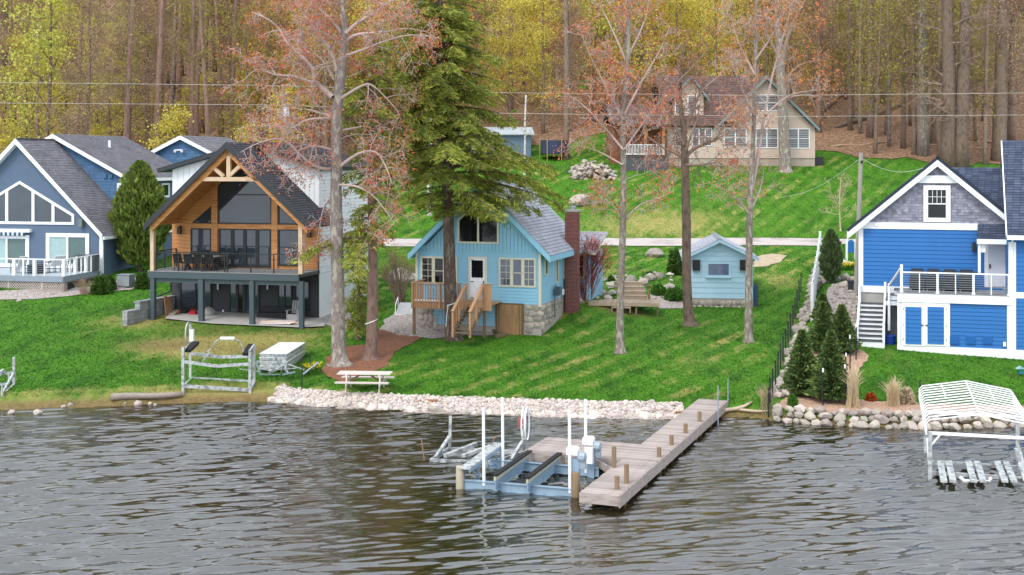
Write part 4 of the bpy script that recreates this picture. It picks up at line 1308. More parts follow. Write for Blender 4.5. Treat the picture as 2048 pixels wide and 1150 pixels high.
def timber_house():
    H = House('timber_house', 302, 644, 70.0, 14.5, 'timber-fronted gabled house with raised dark deck and charcoal lower storey', 'house')
    R = H.root
    V2 = 2.7
    uR = H.F(604, 650)[0]                       # right deck post
    zf = H.F(304, 541)[1]                       # deck floor
    wl = H.F(344, 600, V2)[0]; wr = H.F(638, 600, V2)[0]
    zb = H.F(500, 634, V2)[1]
    BACK = 11
    # lower storey
    mb = MB(); mb.box(wl, wr, V2, BACK, zb - 1.0, zf - .1); mb.build('lower_wall', M_dark, R)
    lap(R, rect(wl, wr, zb, zf - .3), V2, .2, M_dark)
    for (xa, xb, ya, yb, cols) in ((361, 424, 615, 558, 2), (556, 585, 617, 561, 2), (588, 620, 620, 562, 1)):
        a, z0 = H.F(xa, ya, V2); b, z1 = H.F(xb, yb, V2)
        rwin(R, a, b, z0, z1, V2 - .03, M_black, M_bglass, .07, cols=cols, proud=.06)
    a, z0 = H.F(458, 636, V2); b, z1 = H.F(520, 563, V2)
    dr = rwin(R, a, b, z0, z1, V2 - .03, M_black, [M_bglass, M_glassd, M_bglass, M_bglass], .1, cols=4, proud=.06, name='patio_door', mw=.16)
    for px in (438, 537):
        c = H.F(px, 572, V2); mb = MB(); mb.tube([(c[0], V2 - .12, c[1] - .18), (c[0], V2 - .12, c[1] + .18)], .06, 8); mb.box(c[0] - .03, c[0] + .03, V2 - .1, V2, c[1] - .05, c[1] + .05); mb.build('wall_light', M_alu, R)
    c = H.F(447, 622, V2); mb = MB(); mb.box(c[0] - .05, c[0] + .05, V2 - .08, V2 - .03, c[1] - .08, c[1] + .08); mb.build('outlet_box', M_white, R)
    # deck
    ud = wr + .05
    mb = MB(); mb.box(-.12, ud, -.12, .0, zf - .38, zf - .02); mb.build('deck_fascia', M_slate, R)
    mb = MB(); mb.box(.0, ud, .02, .2, zf - .62, zf - .38); mb.build('deck_beam', M_slate, R)
    mb = MB(); mb.box(-.12, -.02, .0, V2 + .5, zf - .38, zf - .02); mb.build('side_fascia', M_slate, R)
    mb = MB(); mb.box(-.02, ud, .0, V2 - .02, zf - .2, zf - .045); mb.build('deck_joists', M_darkgrey, R)
    nb = int(V2 / .14)
    for i in range(nb + 1):
        mb = MB(); mb.box(-.14, ud, -.14 + i * .14, -.14 + i * .14 + .132, zf - .04, zf); mb.build('deck_board', M_grayboard, R)
    for (xa, xb) in ((302, 310), (398, 407), (500, 508.5), (599, 607)):
        a = H.F(xa, 600)[0]; b = H.F(xb, 600)[0]
        mb = MB(); mb.box(a, b, -.09, .15, -1.0, zf - .38); mb.build('deck_post', M_slate, R)
    # upper walls
    zw = H.F(500, 446)[1]
    mb = MB(); mb.box(wl, wr, V2 + .06, BACK, zf - .1, zw + .1); mb.build('upper_wall', M_wsiding, R)
    mb = MB(); mb.box(wl, wr, V2 + .031, V2 + .06, zf - .1, zw); mb.build('timber_sheathing', M_timber, R)
    ap = H.F(454, 284, -.4); el = H.F(289, 449, -.4)
    sl_ = (ap[1] - el[1]) / (ap[0] - el[0])
    gz = lambda u: ap[1] - abs(u - ap[0]) * sl_ - .17
    ua, ub = ap[0] - (gz(ap[0]) - zw) / sl_, ap[0] + (gz(ap[0]) - zw) / sl_
    mb = MB(); mb.prism([(ua, zw), (ub, zw), (ap[0], gz(ap[0]))], V2 + .03, V2 + .2); mb.build('gable_wall', M_timber, R)
    lap(R, [(wl, zf), (wr, zf), (wr, zw), (ub, zw), (ap[0], gz(ap[0])), (ua, zw), (wl, zw)], V2 + .03, .2, M_timber, proud=.02)
    # big gable glazing
    zt = H.F(490, 357, V2)[1]
    g = lambda px, py: H.F(px, py, V2)
    def gl(poly, bars=(), nm='window', glass=M_bglass):
        w, inn = window(R, poly, V2 - .005, M_black, None, .06, bars=bars, proud=.04, name=nm)
        pane(w, inn, V2 - .005, glass)
        return w
    l0, lb = g(437, 447); r0 = g(543, 447)[0]
    zl = min(gz(l0), gz(r0)) - .35
    zl_l = gz(l0) - .3; zl_r = gz(r0) - .3
    gl([(l0, lb), (r0, lb), (r0, zl_r), (ap[0] + .55, gz(ap[0] + .55) - .35), (ap[0] - .55, gz(ap[0] - .55) - .35), (l0, zl_l)], bars=[((l0, g(440, 389)[1]), (r0, g(440, 389)[1]), .06)])
    a, b = g(384, 447)[0], g(423, 447)[0]
    gl([(a, lb), (b, lb), (b, g(423, 412)[1])])
    a, b = g(557, 447)[0], g(598, 447)[0]
    gl([(a, lb), (b, lb), (a, g(557, 408)[1])])
    for xa, xb, y0, y1, cols in ((382, 423, 508, 457, 1), (557, 600, 531, 459, 1)):
        a, z0 = g(xa, y0); b, z1 = g(xb, y1)
        rwin(R, a, b, z0, z1, V2 - .005, M_black, M_bglass, .07, cols=cols)
    a, z0 = g(438, 532); b, z1 = g(543, 458)
    rwin(R, a, b, zf + .05, z1, V2 - .005, M_black, [M_bglass], .09, cols=4, name='patio_door', mw=.2)
    for xa, xb in ((424, 436), (544, 556)):
        a, b = g(xa, 450)[0], g(xb, 450)[0]
        mb = MB(); mb.box(a, b, V2 - .09, V2 + .02, zf, gz((a + b) / 2) - .2); mb.build('timber_column', M_timber, R)
    mb = MB(); mb.box(g(382, 452)[0], g(604, 452)[0], V2 - .07, V2 + .02, g(450, 457)[1], g(450, 448)[1]); mb.build('timber_beam', M_timber, R)
    for px, py in ((361, 460), (620, 466)):
        c = g(px, py); mb = MB(); mb.box(c[0] - .1, c[0] + .1, V2 - .22, V2 - .06, c[1] - .22, c[1] + .18); mb.box(c[0] - .05, c[0] + .05, V2 - .1, V2 + .02, c[1] - .08, c[1] + .24); mb.build('wall_lantern', M_black, R)
    # porch roof: front rakes, truss, posts
    for s in (-1, 1):
        e = el if s < 0 else (2 * ap[0] - el[0], el[1])
        y0, y1 = -.45, V2 + .6
        c = [(e[0], y0, e[1]), (e[0], y1, e[1]), (ap[0], y1, ap[1]), (ap[0], y0, ap[1])]
        if s > 0: c = [c[1], c[0], c[3], c[2]]
        roof(R, c, M_darkroof, .08, sp=.17, medge=M_metalroof)
        ei = (e[0] - s * .12, e[1] + .12 * sl_)
        mb = MB(); mb.prism([(ap[0], ap[1] - .12), (ei[0], ei[1] - .12), (ei[0], ei[1] - .2), (ap[0], ap[1] - .2)], -.38, V2 + .03); mb.build('timber_soffit', M_timber, R)
        mb = MB(); mb.prism([(ap[0], ap[1] - .22), (e[0] - s * .35, e[1] + .35 * sl_ - .22), (e[0] - s * .35, e[1] + .35 * sl_ - .68), (ap[0], ap[1] - .7)], -.26, -.06); mb.build('timber_rake', M_timber, R)
        mb = MB(); mb.prism([(ap[0], ap[1] + .02), (e[0], e[1] + .02), (e[0], e[1] - .34), (ap[0], ap[1] - .36)], -.5, -.44); mb.build('rake_board', M_metalroof, R)
    for (xa, xb) in ((302, 309), (598, 606)):
        a = H.F(xa, 500)[0]; b = H.F(xb, 500)[0]
        mb = MB(); mb.box(a, b, -.1, .13, zf, H.F(304, 446)[1]); mb.build('porch_post', M_palebeam, R)
    for u in (.1, uR):
        mb = MB(); mb.box(u - .1, u + .1, .13, V2, zw - .12, zw + .18); mb.build('porch_beam', M_timber, R)
    k0, kz = H.F(388, 358, -.16); k1 = H.F(521, 358, -.16)[0]
    mb = MB(); mb.bar((k0, -.16, kz), (k1, -.16, kz), .2, .22); mb.build('truss_chord', M_palebeam, R)
    mb = MB(); mb.box(ap[0] - .11, ap[0] + .11, -.26, -.06, kz + .1, ap[1] - .5); mb.build('king_post', M_palebeam, R)
    for px, py, qx, qy in ((422, 330, 448, 353), (482, 330, 458, 353)):
        p = H.F(px, py, -.16); q = H.F(qx, qy, -.16)
        mb = MB(); mb.bar((p[0], -.16, p[1]), (q[0], -.16, q[1]), .18, .18); mb.build('truss_web', M_palebeam, R)
    # tall white body behind the porch under its low-pitched roof
    VD = V2 + .05
    q0 = (ap[0], H.F(502, 283, VD)[1])
    ends = []
    for (p1, s) in ((H.F(641, 332, VD), 1), (H.F(328, 336, VD), -1)):
        wx = wr if s > 0 else wl
        m_ = (q0[1] - p1[1]) / abs(p1[0] - q0[0])
        zt_ = q0[1] - m_ * abs(wx - q0[0]) - .22
        mb = MB(); mb.prism([(q0[0], q0[1] - .22), (wx, zt_), (wx, zw), (q0[0], zw)], VD + .02, BACK); mb.build('dormer_wall', M_wsiding, R)
        nbd = 14
        for i in range(nbd):
            a = q0[0] + (wx - q0[0]) * i / nbd; b = q0[0] + (wx - q0[0]) * (i + 1) / nbd
            za = q0[1] - m_ * abs(a - q0[0]) - .23; zb_ = q0[1] - m_ * abs(b - q0[0]) - .23
            mb = MB(); mb.prism([(a + s * .01, zw), (b - s * .01, zw), (b - s * .01, zb_), (a + s * .01, za)], VD - .015, VD + .018); mb.build('wall_board', M_wsiding, R)
        e = (p1[0] + s * .2, p1[1] - .2 * m_)
        c = [(e[0], VD - .45, e[1]), (e[0], BACK + .3, e[1]), (q0[0], BACK + .3, q0[1]), (q0[0], VD - .45, q0[1])]
        if s > 0: c = [c[1], c[0], c[3], c[2]]
        roof(R, c, M_darkroof, .2, sp=.17, medge=M_metalroof, name='main_roof')
        ends.append(zt_)
    # white side wall boards
    lap(R, rect(V2 + .1, BACK, zf - .2, ends[0]), wr, .19, M_wsiding, 'r')
    mb = MB(); mb.box(wr - .02, wr + .02, V2 + .02, BACK, zb - 1.2, zf - .22); mb.build('side_foundation', M_wsiding, R)
    # deck railing, black
    pts = [(x, 0) for x in ()]
    posts = []
    a0 = H.F(312, 520)[0]; a1 = H.F(637, 525)[0]
    for px in (313, 358, 404, 450, 455, 502, 548, 637):
        posts.append(((H.F(px, 520)[0] - a0) / (a1 - a0), 0))
    rail_line(R, (a0, -.03), (a1, -.03), zf, 1.0, M_black, M_black, posts, 9, pw=.055, top=.05, cap=False)
    rail_line(R, (.0, .2), (.0, V2), zf, 1.0, M_black, M_black, [(0, 0), (.5, 0), (1, 0)], 9, pw=.055, top=.05, cap=False)
    mb = MB(); mb.tube([(wl - .1, V2 + .1, zf - .4), (wl - .1, V2 + .1, zb + 1.3), (wl - .7, V2 - .3, zb + 1.05), (wl - .85, V2 - .4, zb + .6)], .06, 6); mb.build('downspout', M_black, R)
    return H, V2, zf, wl, wr, zb
HT, TV2, TZF, TWL, TWR, TZB = timber_house()

# block retaining wall by the patio
M_block = mat('grey_block_wall', (168, 168, 172), .9, .14, 3, rnd=.2, bump=.3)
def block_wall():
    a = G(262, 648); c = HT.W(TWL + .1, TV2 - .1, 0); 
    root = empty('retaining_wall', (a.x, a.y, a.z), 0, 'grey concrete block retaining wall stepping down beside the timber house patio', 'wall')
    me = MB(); me.box(-.5, .5, -.5, .5, 0, 1); mm = me.mesh('block'); mm.materials.append(M_block)
    A = Vector((a.x, a.y)); C = Vector((c.x, c.y)); d = (C - A).normalized(); L = (C - A).length
    ang = math.atan2(d.y, d.x)
    r = random.Random(5)
    z0 = a.z - .15
    for row in range(6):
        z = z0 + row * .2
        s = -.55 if row < 4 else .55
        x = s; first = row % 2
        while x < L - .1:
            w = .24 if first else r.choice((.3, .42, .5)); first = 0; w = min(w, L - x)
            p = A + d * (x + w / 2)
            put('block', mm, root, (p.x - a.x, p.y - a.y, z - a.z), (0, 0, ang), (w - .015, .3 + r.uniform(-.02, .02), .19))
            x += w
    x = .5
    while x < L - .05:
        w = min(.6, L - x); p = A + d * (x + w / 2)
        put('cap_block', mm, root, (p.x - a.x, p.y - a.y, z0 + 1.2 - a.z), (0, 0, ang), (w - .01, .36, .09)); x += w
    p = A + d * -.05
    put('cap_block', mm, root, (p.x - a.x, p.y - a.y, z0 + .8 - a.z), (0, 0, ang), (1.0, .36, .09))
block_wall()

# ------------------------------------------------------------ blue house at the left edge
M_navy = mat('slate_blue_siding', (86, 106, 130), .65, .06, 2, alb=.95)
M_navyshake = mat('blue_shakes', (88, 126, 164), .8, .1, 2, island=.12)
M_gshing = shingle_mat('weathered_grey_shingles', (122, 120, 126), (142, 140, 146))
M_deckgrey = mat('deck_grey_blue', (150, 164, 176), .6, .05, 2)
M_decklight = mat('pale_deck', (196, 206, 214), .7, .06, 2)
M_lattice = mat('lattice_tan', (206, 194, 184), .7, .08, 3)

def left_house():
    H = House('lake_house', 205, 552, 81.0, 12.5, 'slate blue gabled lake house with white trim and grey roof at the left edge', 'house')
    R = H.root
    zfl = H.F(100, 536)[1]
    W = H.F(-140, 500)[0]                                  # left wall, out of frame
    ap = H.F(32, 277, -.35); er = H.F(206, 469, -.35)
    sl_ = (ap[1] - er[1]) / (er[0] - ap[0])
    ze = er[1]
    mb = MB(); mb.box(W, 0, .02, 9, -1.5, ze + .1); mb.build('wall', M_navy, R)
    wallp = [(W, zfl), (0, zfl), (0, ze), (ap[0], ap[1] - .35), (2 * ap[0], ze), (W, ze)]
    gz = lambda u: ap[1] - abs(u - ap[0]) * sl_ - .25
    hw = (gz(ap[0]) - ze) / sl_
    mb = MB(); mb.prism([(ap[0] - hw, ze), (ap[0] + hw, ze), (ap[0], gz(ap[0]))], .03, .3); mb.build('gable_wall', M_navy, R)
    lap(R, [(max(W, ap[0] - hw), -.8), (-.1, -.8), (-.1, ze), (ap[0] + hw - .02, ze), (ap[0], gz(ap[0])), (max(W, ap[0] - hw), ze)], .02, .115, M_navy, joined=True, name='lap_siding')
    lap(R, rect(.15, 9, -1.2, ze), -.0, .115, M_navy, 'r', joined=True, name='lap_siding')
    mb = MB(); mb.box(-.2, .03, -.03, .1, -.8, ze - .05); mb.build('corner_board', M_white, R)
    for s in (-1, 1):
        e = er if s > 0 else (2 * ap[0] - er[0], er[1])
        y1 = 5.2
        c = [(e[0] + s * .1, -.4, e[1] - .1 * sl_), (e[0] + s * .1, 9, e[1] - .1 * sl_), (ap[0], y1, ap[1]), (ap[0], -.4, ap[1])]
        c[2] = (ap[0], 9, ap[1])
        if s > 0: c = [c[1], c[0], c[3], c[2]]
        roof(R, c, M_gshing, .1, sp=.15)
        mb = MB(); mb.prism([(ap[0], ap[1]), e, (e[0], e[1] - .3), (ap[0], ap[1] - .34)], -.46, -.4); mb.build('rake_board', M_white, R)
        mb = MB(); mb.prism([(ap[0], ap[1] - .28), (e[0], e[1] - .24), (e[0], e[1] - .27), (ap[0], ap[1] - .31)], -.4, .02); mb.build('soffit', M_white, R)
    mb = MB(); mb.box(er[0] + .02, er[0] + .12, -.4, 9, er[1] - .32, er[1] - .12); mb.build('gutter', M_white, R)
    mb = MB(); mb.box(ap[0] - .13, ap[0] + .13, -.4, 5, ap[1] - .02, ap[1] + .04); mb.build('ridge_cap', M_gshing, R)
    # gable windows
    bl, zb = H.F(-60, 447); br = H.F(149, 448)[0]
    um = H.F(40, 400)[0]; zp = H.F(40, 362)[1]; zs = H.F(149, 429)[1]
    k = (zp - zs) / (br - um)
    ul = 2 * um - br
    wp = [(ul, zb), (br, zb), (br, zs), (um, zp), (ul, zs)]
    bars = []
    cuts = []
    for a, b in ((11, 18), (64, 70), (104, 110)):
        u = (H.F(a, 420)[0] + H.F(b, 420)[0]) / 2
        for uu in (u, ):
            bars.append(((uu, zb + .05), (uu, zp - abs(uu - um) * k - .05), .19)); cuts.append(uu)
    for uu in (2 * um - cuts[1], 2 * um - cuts[2]):
        if abs(uu - cuts[0]) > .3: bars.append(((uu, zb + .05), (uu, zp - abs(uu - um) * k - .05), .19)); cuts.append(uu)
    w, inn = window(R, wp, -.01, M_white, None, .16, bars=bars, proud=.06)
    cs = sorted(cuts + [ul + .08, br - .08])
    for a, b in zip(cs, cs[1:]):
        a += .09; b -= .09
        if b - a < .15: continue
        top = [(b, zp - abs(b - um) * k - .19), (a, zp - abs(a - um) * k - .19)]
        if a < um < b: top = [top[0], (um, zp - .2), top[1]]
        pane(w, [(a, zb + .16), (b, zb + .16)] + top, -.01, M_bglass)
    # sliding doors
    for xa, xb, ya, yb in ((93, 179, 535, 467), (-30, 59, 535, 470)):
        a, z0 = H.F(xa, ya); b, z1 = H.F(xb, yb)
        rwin(R, a, b, zfl, z1, -.01, M_white, [M_blind, M_blindd], .24, cols=2, name='sliding_door', mw=.12, proud=.07)
    a = H.F(-60, 462)[0]; b, z1 = H.F(65, 458); z0 = H.F(40, 464)[1]
    mb = MB(); mb.box(a, b, -.35, .0, z0, z1); aw = mb.build('awning_box', M_white, R)
    nst = 26
    M_st = mat('awning_navy', (52, 66, 92), .8, .05, 2); M_sw = mat('awning_pale', (206, 222, 232), .8, .05, 2)
    for i in range(nst):
        x0 = a + (b - .3 - a) * i / nst; x1 = a + (b - .3 - a) * (i + 1) / nst
        mb = MB(); mb.box(x0, x1, -.34, -.32, z0 - .2 - (.03 if i % 2 else 0), z0); mb.build('awning_stripe', M_st if i % 2 else M_sw, aw)
    c = H.F(165, 444); mb = MB(); mb.box(c[0] - .12, c[0] + .12, -.28, 0, c[1] - .3, c[1] + .22); mb.build('wall_lantern', mat('verdigris', (120, 136, 124), .7, .1, 4), R)
    # rear taller block with its own gable
    VB = 4.2
    ba = H.F(106, 268, VB - .3); be = H.F(260, 356, VB - .3)
    bs = (ba[1] - be[1]) / (be[0] - ba[0])
    hw = be[0] - ba[0]
    gzb = lambda u: ba[1] - abs(u - ba[0]) * bs - .25
    mb = MB(); mb.prism([(ba[0] - hw, -1), (be[0] - .35, -1), (be[0] - .35, gzb(be[0] - .35)), (ba[0], gzb(ba[0])), (ba[0] - hw, gzb(be[0]))], VB, VB + 9); rb = mb.build('rear_block', M_navyshake, R)
    shakes(R, [(ap[0] - 1, ze - .3), (be[0] - .37, ze - .3), (be[0] - .37, gzb(be[0] - .37)), (ba[0], gzb(ba[0])), (ap[0] - 1, gzb(ap[0] - 1))], VB - .005, .42, .22, M_navyshake, seed=9)
    lap(R, rect(VB, VB + 9, ze - 2, gzb(be[0] - .36)), be[0] - .36, .115, M_navy, 'r', joined=True, name='lap_siding')
    c = [(be[0] + .05, VB + 9, be[1]), (be[0] + .05, VB - .35, be[1]), (ba[0], VB - .35, ba[1]), (ba[0], VB + 9, ba[1])]
    roof(R, c, M_gshing, .1, sp=.15)
    roof(R, [(2 * ba[0] - be[0], VB - .35, be[1]), (2 * ba[0] - be[0], VB + 9, be[1]), (ba[0], VB + 9, ba[1]), (ba[0], VB - .35, ba[1])], M_gshing, .1, sp=.3)
    for s in (1, -1):
        e = be if s > 0 else (2 * ba[0] - be[0], be[1])
        mb = MB(); mb.prism([(ba[0], ba[1]), e, (e[0], e[1] - .26), (ba[0], ba[1] - .28)], VB - .41, VB - .35); mb.build('rake_board', M_white, R)
    mb = MB(); mb.box(be[0] - .02, be[0] + .1, VB - .35, VB + 9, be[1] - .24, be[1] - .02); mb.build('gutter', M_white, R)
    p = H.F(219, 293, VB + 4); zz = ba[1] - abs(p[0] - ba[0]) * bs
    mb = MB(); mb.tube([(p[0], VB + 4, zz - .1), (p[0], VB + 4, zz + .5)], .09, 8); mb.build('vent_pipe', M_white, R)
    for px in (211, 223):
        c = H.F(px, 352, VB); mb = MB(); mb.box(c[0] - .13, c[0] + .13, VB - .14, VB, c[1] - .13, c[1] + .1); mb.build('vent_hood', M_navyshake, R)
    a, z0 = H.F(235, 392, VB); b, z1 = H.F(262, 366, VB)
    rwin(R, a, min(b, be[0] - .5), z0, z1, VB - .03, M_white, M_glassd, .16, grid={0: (2, 2)})
    v0, z0 = H.S(322, 395, be[0] - .36); v1, z1 = H.S(338, 366, be[0] - .36)
    rwin(R, v0, v0 + 1.1, z0, z1, be[0] - .33, M_white, M_glassd, .12, 'r')
    # deck with clipped corner, white rail posts and lattice skirt
    zd = zfl - .05
    k0 = H.D(126, 553, zd); k1 = (-.3, .0 - .15)
    k1 = H.D(200, 541, zd); k2 = H.D(-60, 553.5, zd)
    poly = [(k2[0], k2[1]), k0, (max(k1[0], -.2), min(k1[1], -.1)), (max(k1[0], -.2), .02), (W, .02), (W, k2[1])]
    poly = [(W, k0[1]), k0, (-.1, -.35), (-.1, 0.0), (W, 0.0)]
    mb = MB(); mb.prism_z(poly, zd - .1, zd); mb.build('deck_floor', M_decklight, R)
    ring_ = [(W, k0[1]), k0, (-.1, -.35)]
    for a, b in zip(ring_, ring_[1:]):
        mb = MB(); mb.bar((*a, zd - .17), (*b, zd - .17), .06, .34); mb.build('deck_fascia', M_deckgrey, R)
    L1 = k0[0] - W
    ps = [(1.0, 0)]
    for px in (59, 12, -40):
        uu = H.D(px, 553, zd)[0]; ps.append(((uu - W) / L1, 0))
    for px in (33, 82): ps.append(((H.D(px, 553, zd)[0] - W) / L1, 1))
    rail_line(R, (W, k0[1] + .1), (k0[0], k0[1] + .1), zd, .98, M_white, M_alu, ps, 7, pw=.17, cap=False)
    rail_line(R, (k0[0], k0[1] + .1), (-.15, -.3), zd, .98, M_white, M_alu, [(.33, 0), (.64, 0), (1, 0), (.17, 1), (.5, 1), (.8, 1)], 7, pw=.17, cap=False)
    # lattice skirt: crossed slats
    for a, b in zip(ring_, ring_[1:]):
        A = Vector((*a, 0)); B = Vector((*b, 0)); d = (B - A); L = d.length; d.normalize()
        hgt = .85; zt = zd - .36
        st = MB()
        n = int(L / .16)
        for i in range(-6, n + 6):
            for s in (1, -1):
                x0 = i * .16; x1 = x0 + s * hgt
                t0, t1 = 0, 1
                pa, pb = x0, x1
                lo, hi = sorted((pa, pb))
                if hi < 0 or lo > L: continue
                za, zb_ = zt - hgt, zt
                def cl(x, z0_, z1_, xa, xb):
                    return x
                f0 = max(0, min(1, (0 - pa) / (pb - pa))) if pa != pb else 0
                f1 = max(0, min(1, (L - pa) / (pb - pa)))
                f0, f1 = sorted((f0, f1))
                if f1 - f0 < .05: continue
                q0 = A + d * (pa + (pb - pa) * f0); q1 = A + d * (pa + (pb - pa) * f1)
                st.bar((q0.x, q0.y + .05 + (.012 if s > 0 else 0), za + hgt * f0), (q1.x, q1.y + .05 + (.012 if s > 0 else 0), za + hgt * f1), .04, .012, up=(0, 1, 0))
        st.build('lattice_slats', M_lattice, R, kind='stuff')
        for k in range(int(L / 2.2) + 2):
            q = A + d * min(k * 2.2, L)
            mb = MB(); mb.box(q.x - .06, q.x + .06, q.y + .02, q.y + .1, zt - hgt - .3, zt); mb.build('skirt_post', M_lattice, R)
    mb = MB(); mb.box(W, k0[0], k0[1] + .5, -.1, zd - 1.5, zd - .4); mb.build('underdeck_shade', M_black, R)  # solid black block stands in for the shade under the deck, behind the lattice
    # second gable further back (garage of the same house)
    return H, zd, k0
HL, LZD, LK0 = left_house()

def back_garage():
    H = House('blue_outbuilding', 285, 330, 99.0, 12.5, 'blue shingled gable of the outbuilding behind the timber house', 'garage')
    R = H.root
    ap = H.F(361, 271, -.3); el = H.F(283, 312, -.3)
    s = (ap[1] - el[1]) / (ap[0] - el[0]); hw = ap[0] - el[0]
    mb = MB(); mb.prism([(el[0] + .3, -4), (2 * ap[0] - el[0] - .3, -4), (2 * ap[0] - el[0] - .3, el[1]), (ap[0], ap[1] - .2), (el[0] + .3, el[1])], 0, 8); mb.build('wall', M_navyshake, R)
    shakes(R, [(el[0] + .3, -1), (2 * ap[0] - el[0] - .3, -1), (2 * ap[0] - el[0] - .3, el[1]), (ap[0], ap[1] - .2), (el[0] + .3, el[1])], -.005, .45, .24, M_navyshake, seed=4)
    roof(R, [(el[0], -.35, el[1]), (el[0], 8, el[1]), (ap[0], 8, ap[1]), (ap[0], -.35, ap[1])], M_gshing, .1, sp=.3)
    e2 = 2 * ap[0] - el[0]
    roof(R, [(e2, 8, el[1]), (e2, -.35, el[1]), (ap[0], -.35, ap[1]), (ap[0], 8, ap[1])], M_gshing, .1, sp=.3)
    for e in (el[0], e2):
        mb = MB(); mb.prism([(ap[0], ap[1]), (e, el[1]), (e, el[1] - .28), (ap[0], ap[1] - .3)], -.41, -.35); mb.build('rake_board', M_white, R)
    c = H.F(360, 300); mb = MB()
    for k in (-.22, .22): mb.tube([(c[0] + k, -.02, c[1]), (c[0] + k * 1.3, -.3, c[1] - .08)], [.06, .12], 8)
    mb.box(c[0] - .22, c[0] + .22, -.12, 0, c[1] - .05, c[1] + .05); mb.build('flood_light', M_white, R)
back_garage()

# ------------------------------------------------------------ tan house on the rise behind
M_tan = mat('tan_siding', (206, 184, 168), .75, .06, 2, alb=.9)
M_brownroof = shingle_mat('brown_shingles', (104, 82, 78), (128, 104, 98))
M_teal = mat('teal_trim', (126, 148, 150), .6, .05, 2)
M_founda = mat('tan_block', (186, 172, 156), .9, .1, 2)
M_postwood = mat('orange_post', (196, 124, 62), .7, .12, 3)
def tan_house():
    H = House('tan_house', 1334, 334, 118.0, -1.0, 'tan house with brown roof, twin gables and white porch rail on the rise', 'house')
    R = H.root
    w = H.F(1630, 334)[0]
    z_f = H.F(1480, 316)[1]; ze = H.F(1630, 252)[1]
    mb = MB(); mb.box(0, w, .05, 9, -2.5, z_f); mb.build('foundation', M_founda, R)
    mb = MB(); mb.box(0, w, 0, 9, z_f, ze); mb.build('wall', M_tan, R)
    lap(R, rect(0, w, z_f, ze), 0, .16, M_tan, joined=True, name='lap_siding')
    ap = H.F(1533, 151, -.4); er = H.F(1639, 257, -.4)
    s = (ap[1] - er[1]) / (er[0] - ap[0]); hw = er[0] - ap[0]
    gz = lambda u: ap[1] - abs(u - ap[0]) * s - .3
    tri = [(ap[0] - hw + .3, gz(ap[0] - hw + .3)), (ap[0] + hw - .35, gz(ap[0] + hw - .35)), (ap[0], gz(ap[0]))]
    mb = MB(); mb.prism([(tri[0][0], ze - .4), (tri[1][0], ze - .4), tri[1], tri[2], tri[0]], 0.01, 9); mb.build('gable_wall', M_tan, R)
    lap(R, [(tri[0][0], ze - .02), (tri[1][0], ze - .02), tri[1], tri[2], tri[0]], -.0, .16, M_tan, joined=True, name='lap_siding')
    for k in (-1, 1):
        e = (ap[0] + k * hw, er[1])
        c = [(e[0], -.5, e[1]), (e[0], 9, e[1]), (ap[0], 9, ap[1]), (ap[0], -.5, ap[1])]
        if k > 0: c = [c[1], c[0], c[3], c[2]]
        roof(R, c, M_brownroof, .14, sp=.25)
        mb = MB(); mb.prism([(ap[0], ap[1]), e, (e[0], e[1] - .3), (ap[0], ap[1] - .34)], -.58, -.5); mb.build('rake_board', M_teal, R)
    # main roof facing the lake
    zr_ = H.F(1460, 152, 4.5)[1]
    l0 = H.F(1334, 250)[0]
    roof(R, [(l0 - .4, -.4, ze + .0), (ap[0] - hw * .55, -.4, ze + .0), (ap[0], 4.5, zr_), (l0 - .4, 4.5, zr_)], M_brownroof, .14, sp=.25)
    mb = MB(); mb.prism_u([(0, ze - .2), (9, ze - .2), (4.5, zr_ - .2)], .0, .1); mb.build('gable_end', M_tan, R)
    roof(R, [(ap[0], 9.4, ze), (l0 - .4, 9.4, ze), (l0 - .4, 4.5, zr_), (ap[0], 4.5, zr_)], M_brownroof, .14, sp=.4)
    # dormer
    d0 = H.F(1348, 237, .6); d1 = H.F(1407, 237, .6); da = H.F(1384, 150, .2)
    dm = (d0[0] + d1[0]) / 2 + .2
    zs = H.F(1400, 192, .6)[1]
    mb = MB(); mb.prism([(d0[0], d0[1]), (d1[0], d1[1]), (d1[0], zs), (dm, da[1] - .15), (d0[0], zs)], .6, 4.5); mb.build('dormer_wall', M_tan, R)
    lap(R, [(d0[0], d0[1]), (d1[0], d1[1]), (d1[0], zs), (dm, da[1] - .15), (d0[0], zs)], .6, .16, M_tan, joined=True, name='lap_siding')
    for e, k in ((d0[0] - .45, -1), (d1[0] + .45, 1)):
        ez = zs - .3
        c = [(e, .15, ez), (e, 4.5, ez), (dm, 4.5, da[1]), (dm, .15, da[1])]
        if k > 0: c = [c[1], c[0], c[3], c[2]]
        roof(R, c, M_brownroof, .1, sp=.25, name='dormer_roof')
        mb = MB(); mb.prism([(dm, da[1]), (e, ez), (e, ez - .25), (dm, da[1] - .28)], .08, .14); mb.build('rake_board', M_teal, R)
    M_tg = mat('grey_blue_glass', (84, 98, 110), .06, .2, 1, spec=.7)  # darker grey-blue glass of the tan house windows
    def w_(x0, x1, y0, y1, cols, v=0, **k):
        a, z0 = H.F(x0, y1, v); b, z1 = H.F(x1, y0, v)
        rwin(R, a, b, z0, z1, v - .02, M_vinyl, k.pop('g', M_tg), .07, cols=cols, split=.5, mw=.1)
    w_(1375, 1394, 191, 227, 1, .6); w_(1350, 1366, 191, 227, 1, .6)
    w_(1350, 1372, 257, 293, 1); w_(1384, 1424, 256, 292, 3)
    w_(1448, 1493, 256, 295, 2); w_(1511, 1556, 257, 296, 2); w_(1574, 1619, 257, 297, 2); w_(1510, 1558, 189, 222, 2)
    a, z0 = H.F(1457, 333); b, z1 = H.F(1476, 317)
    mb = MB(); mb.box(a, b, -.03, .05, z0, z1 - .05); mb.build('crawl_door', mat('rust_panel', (158, 112, 96), .8, .15, 3), R)
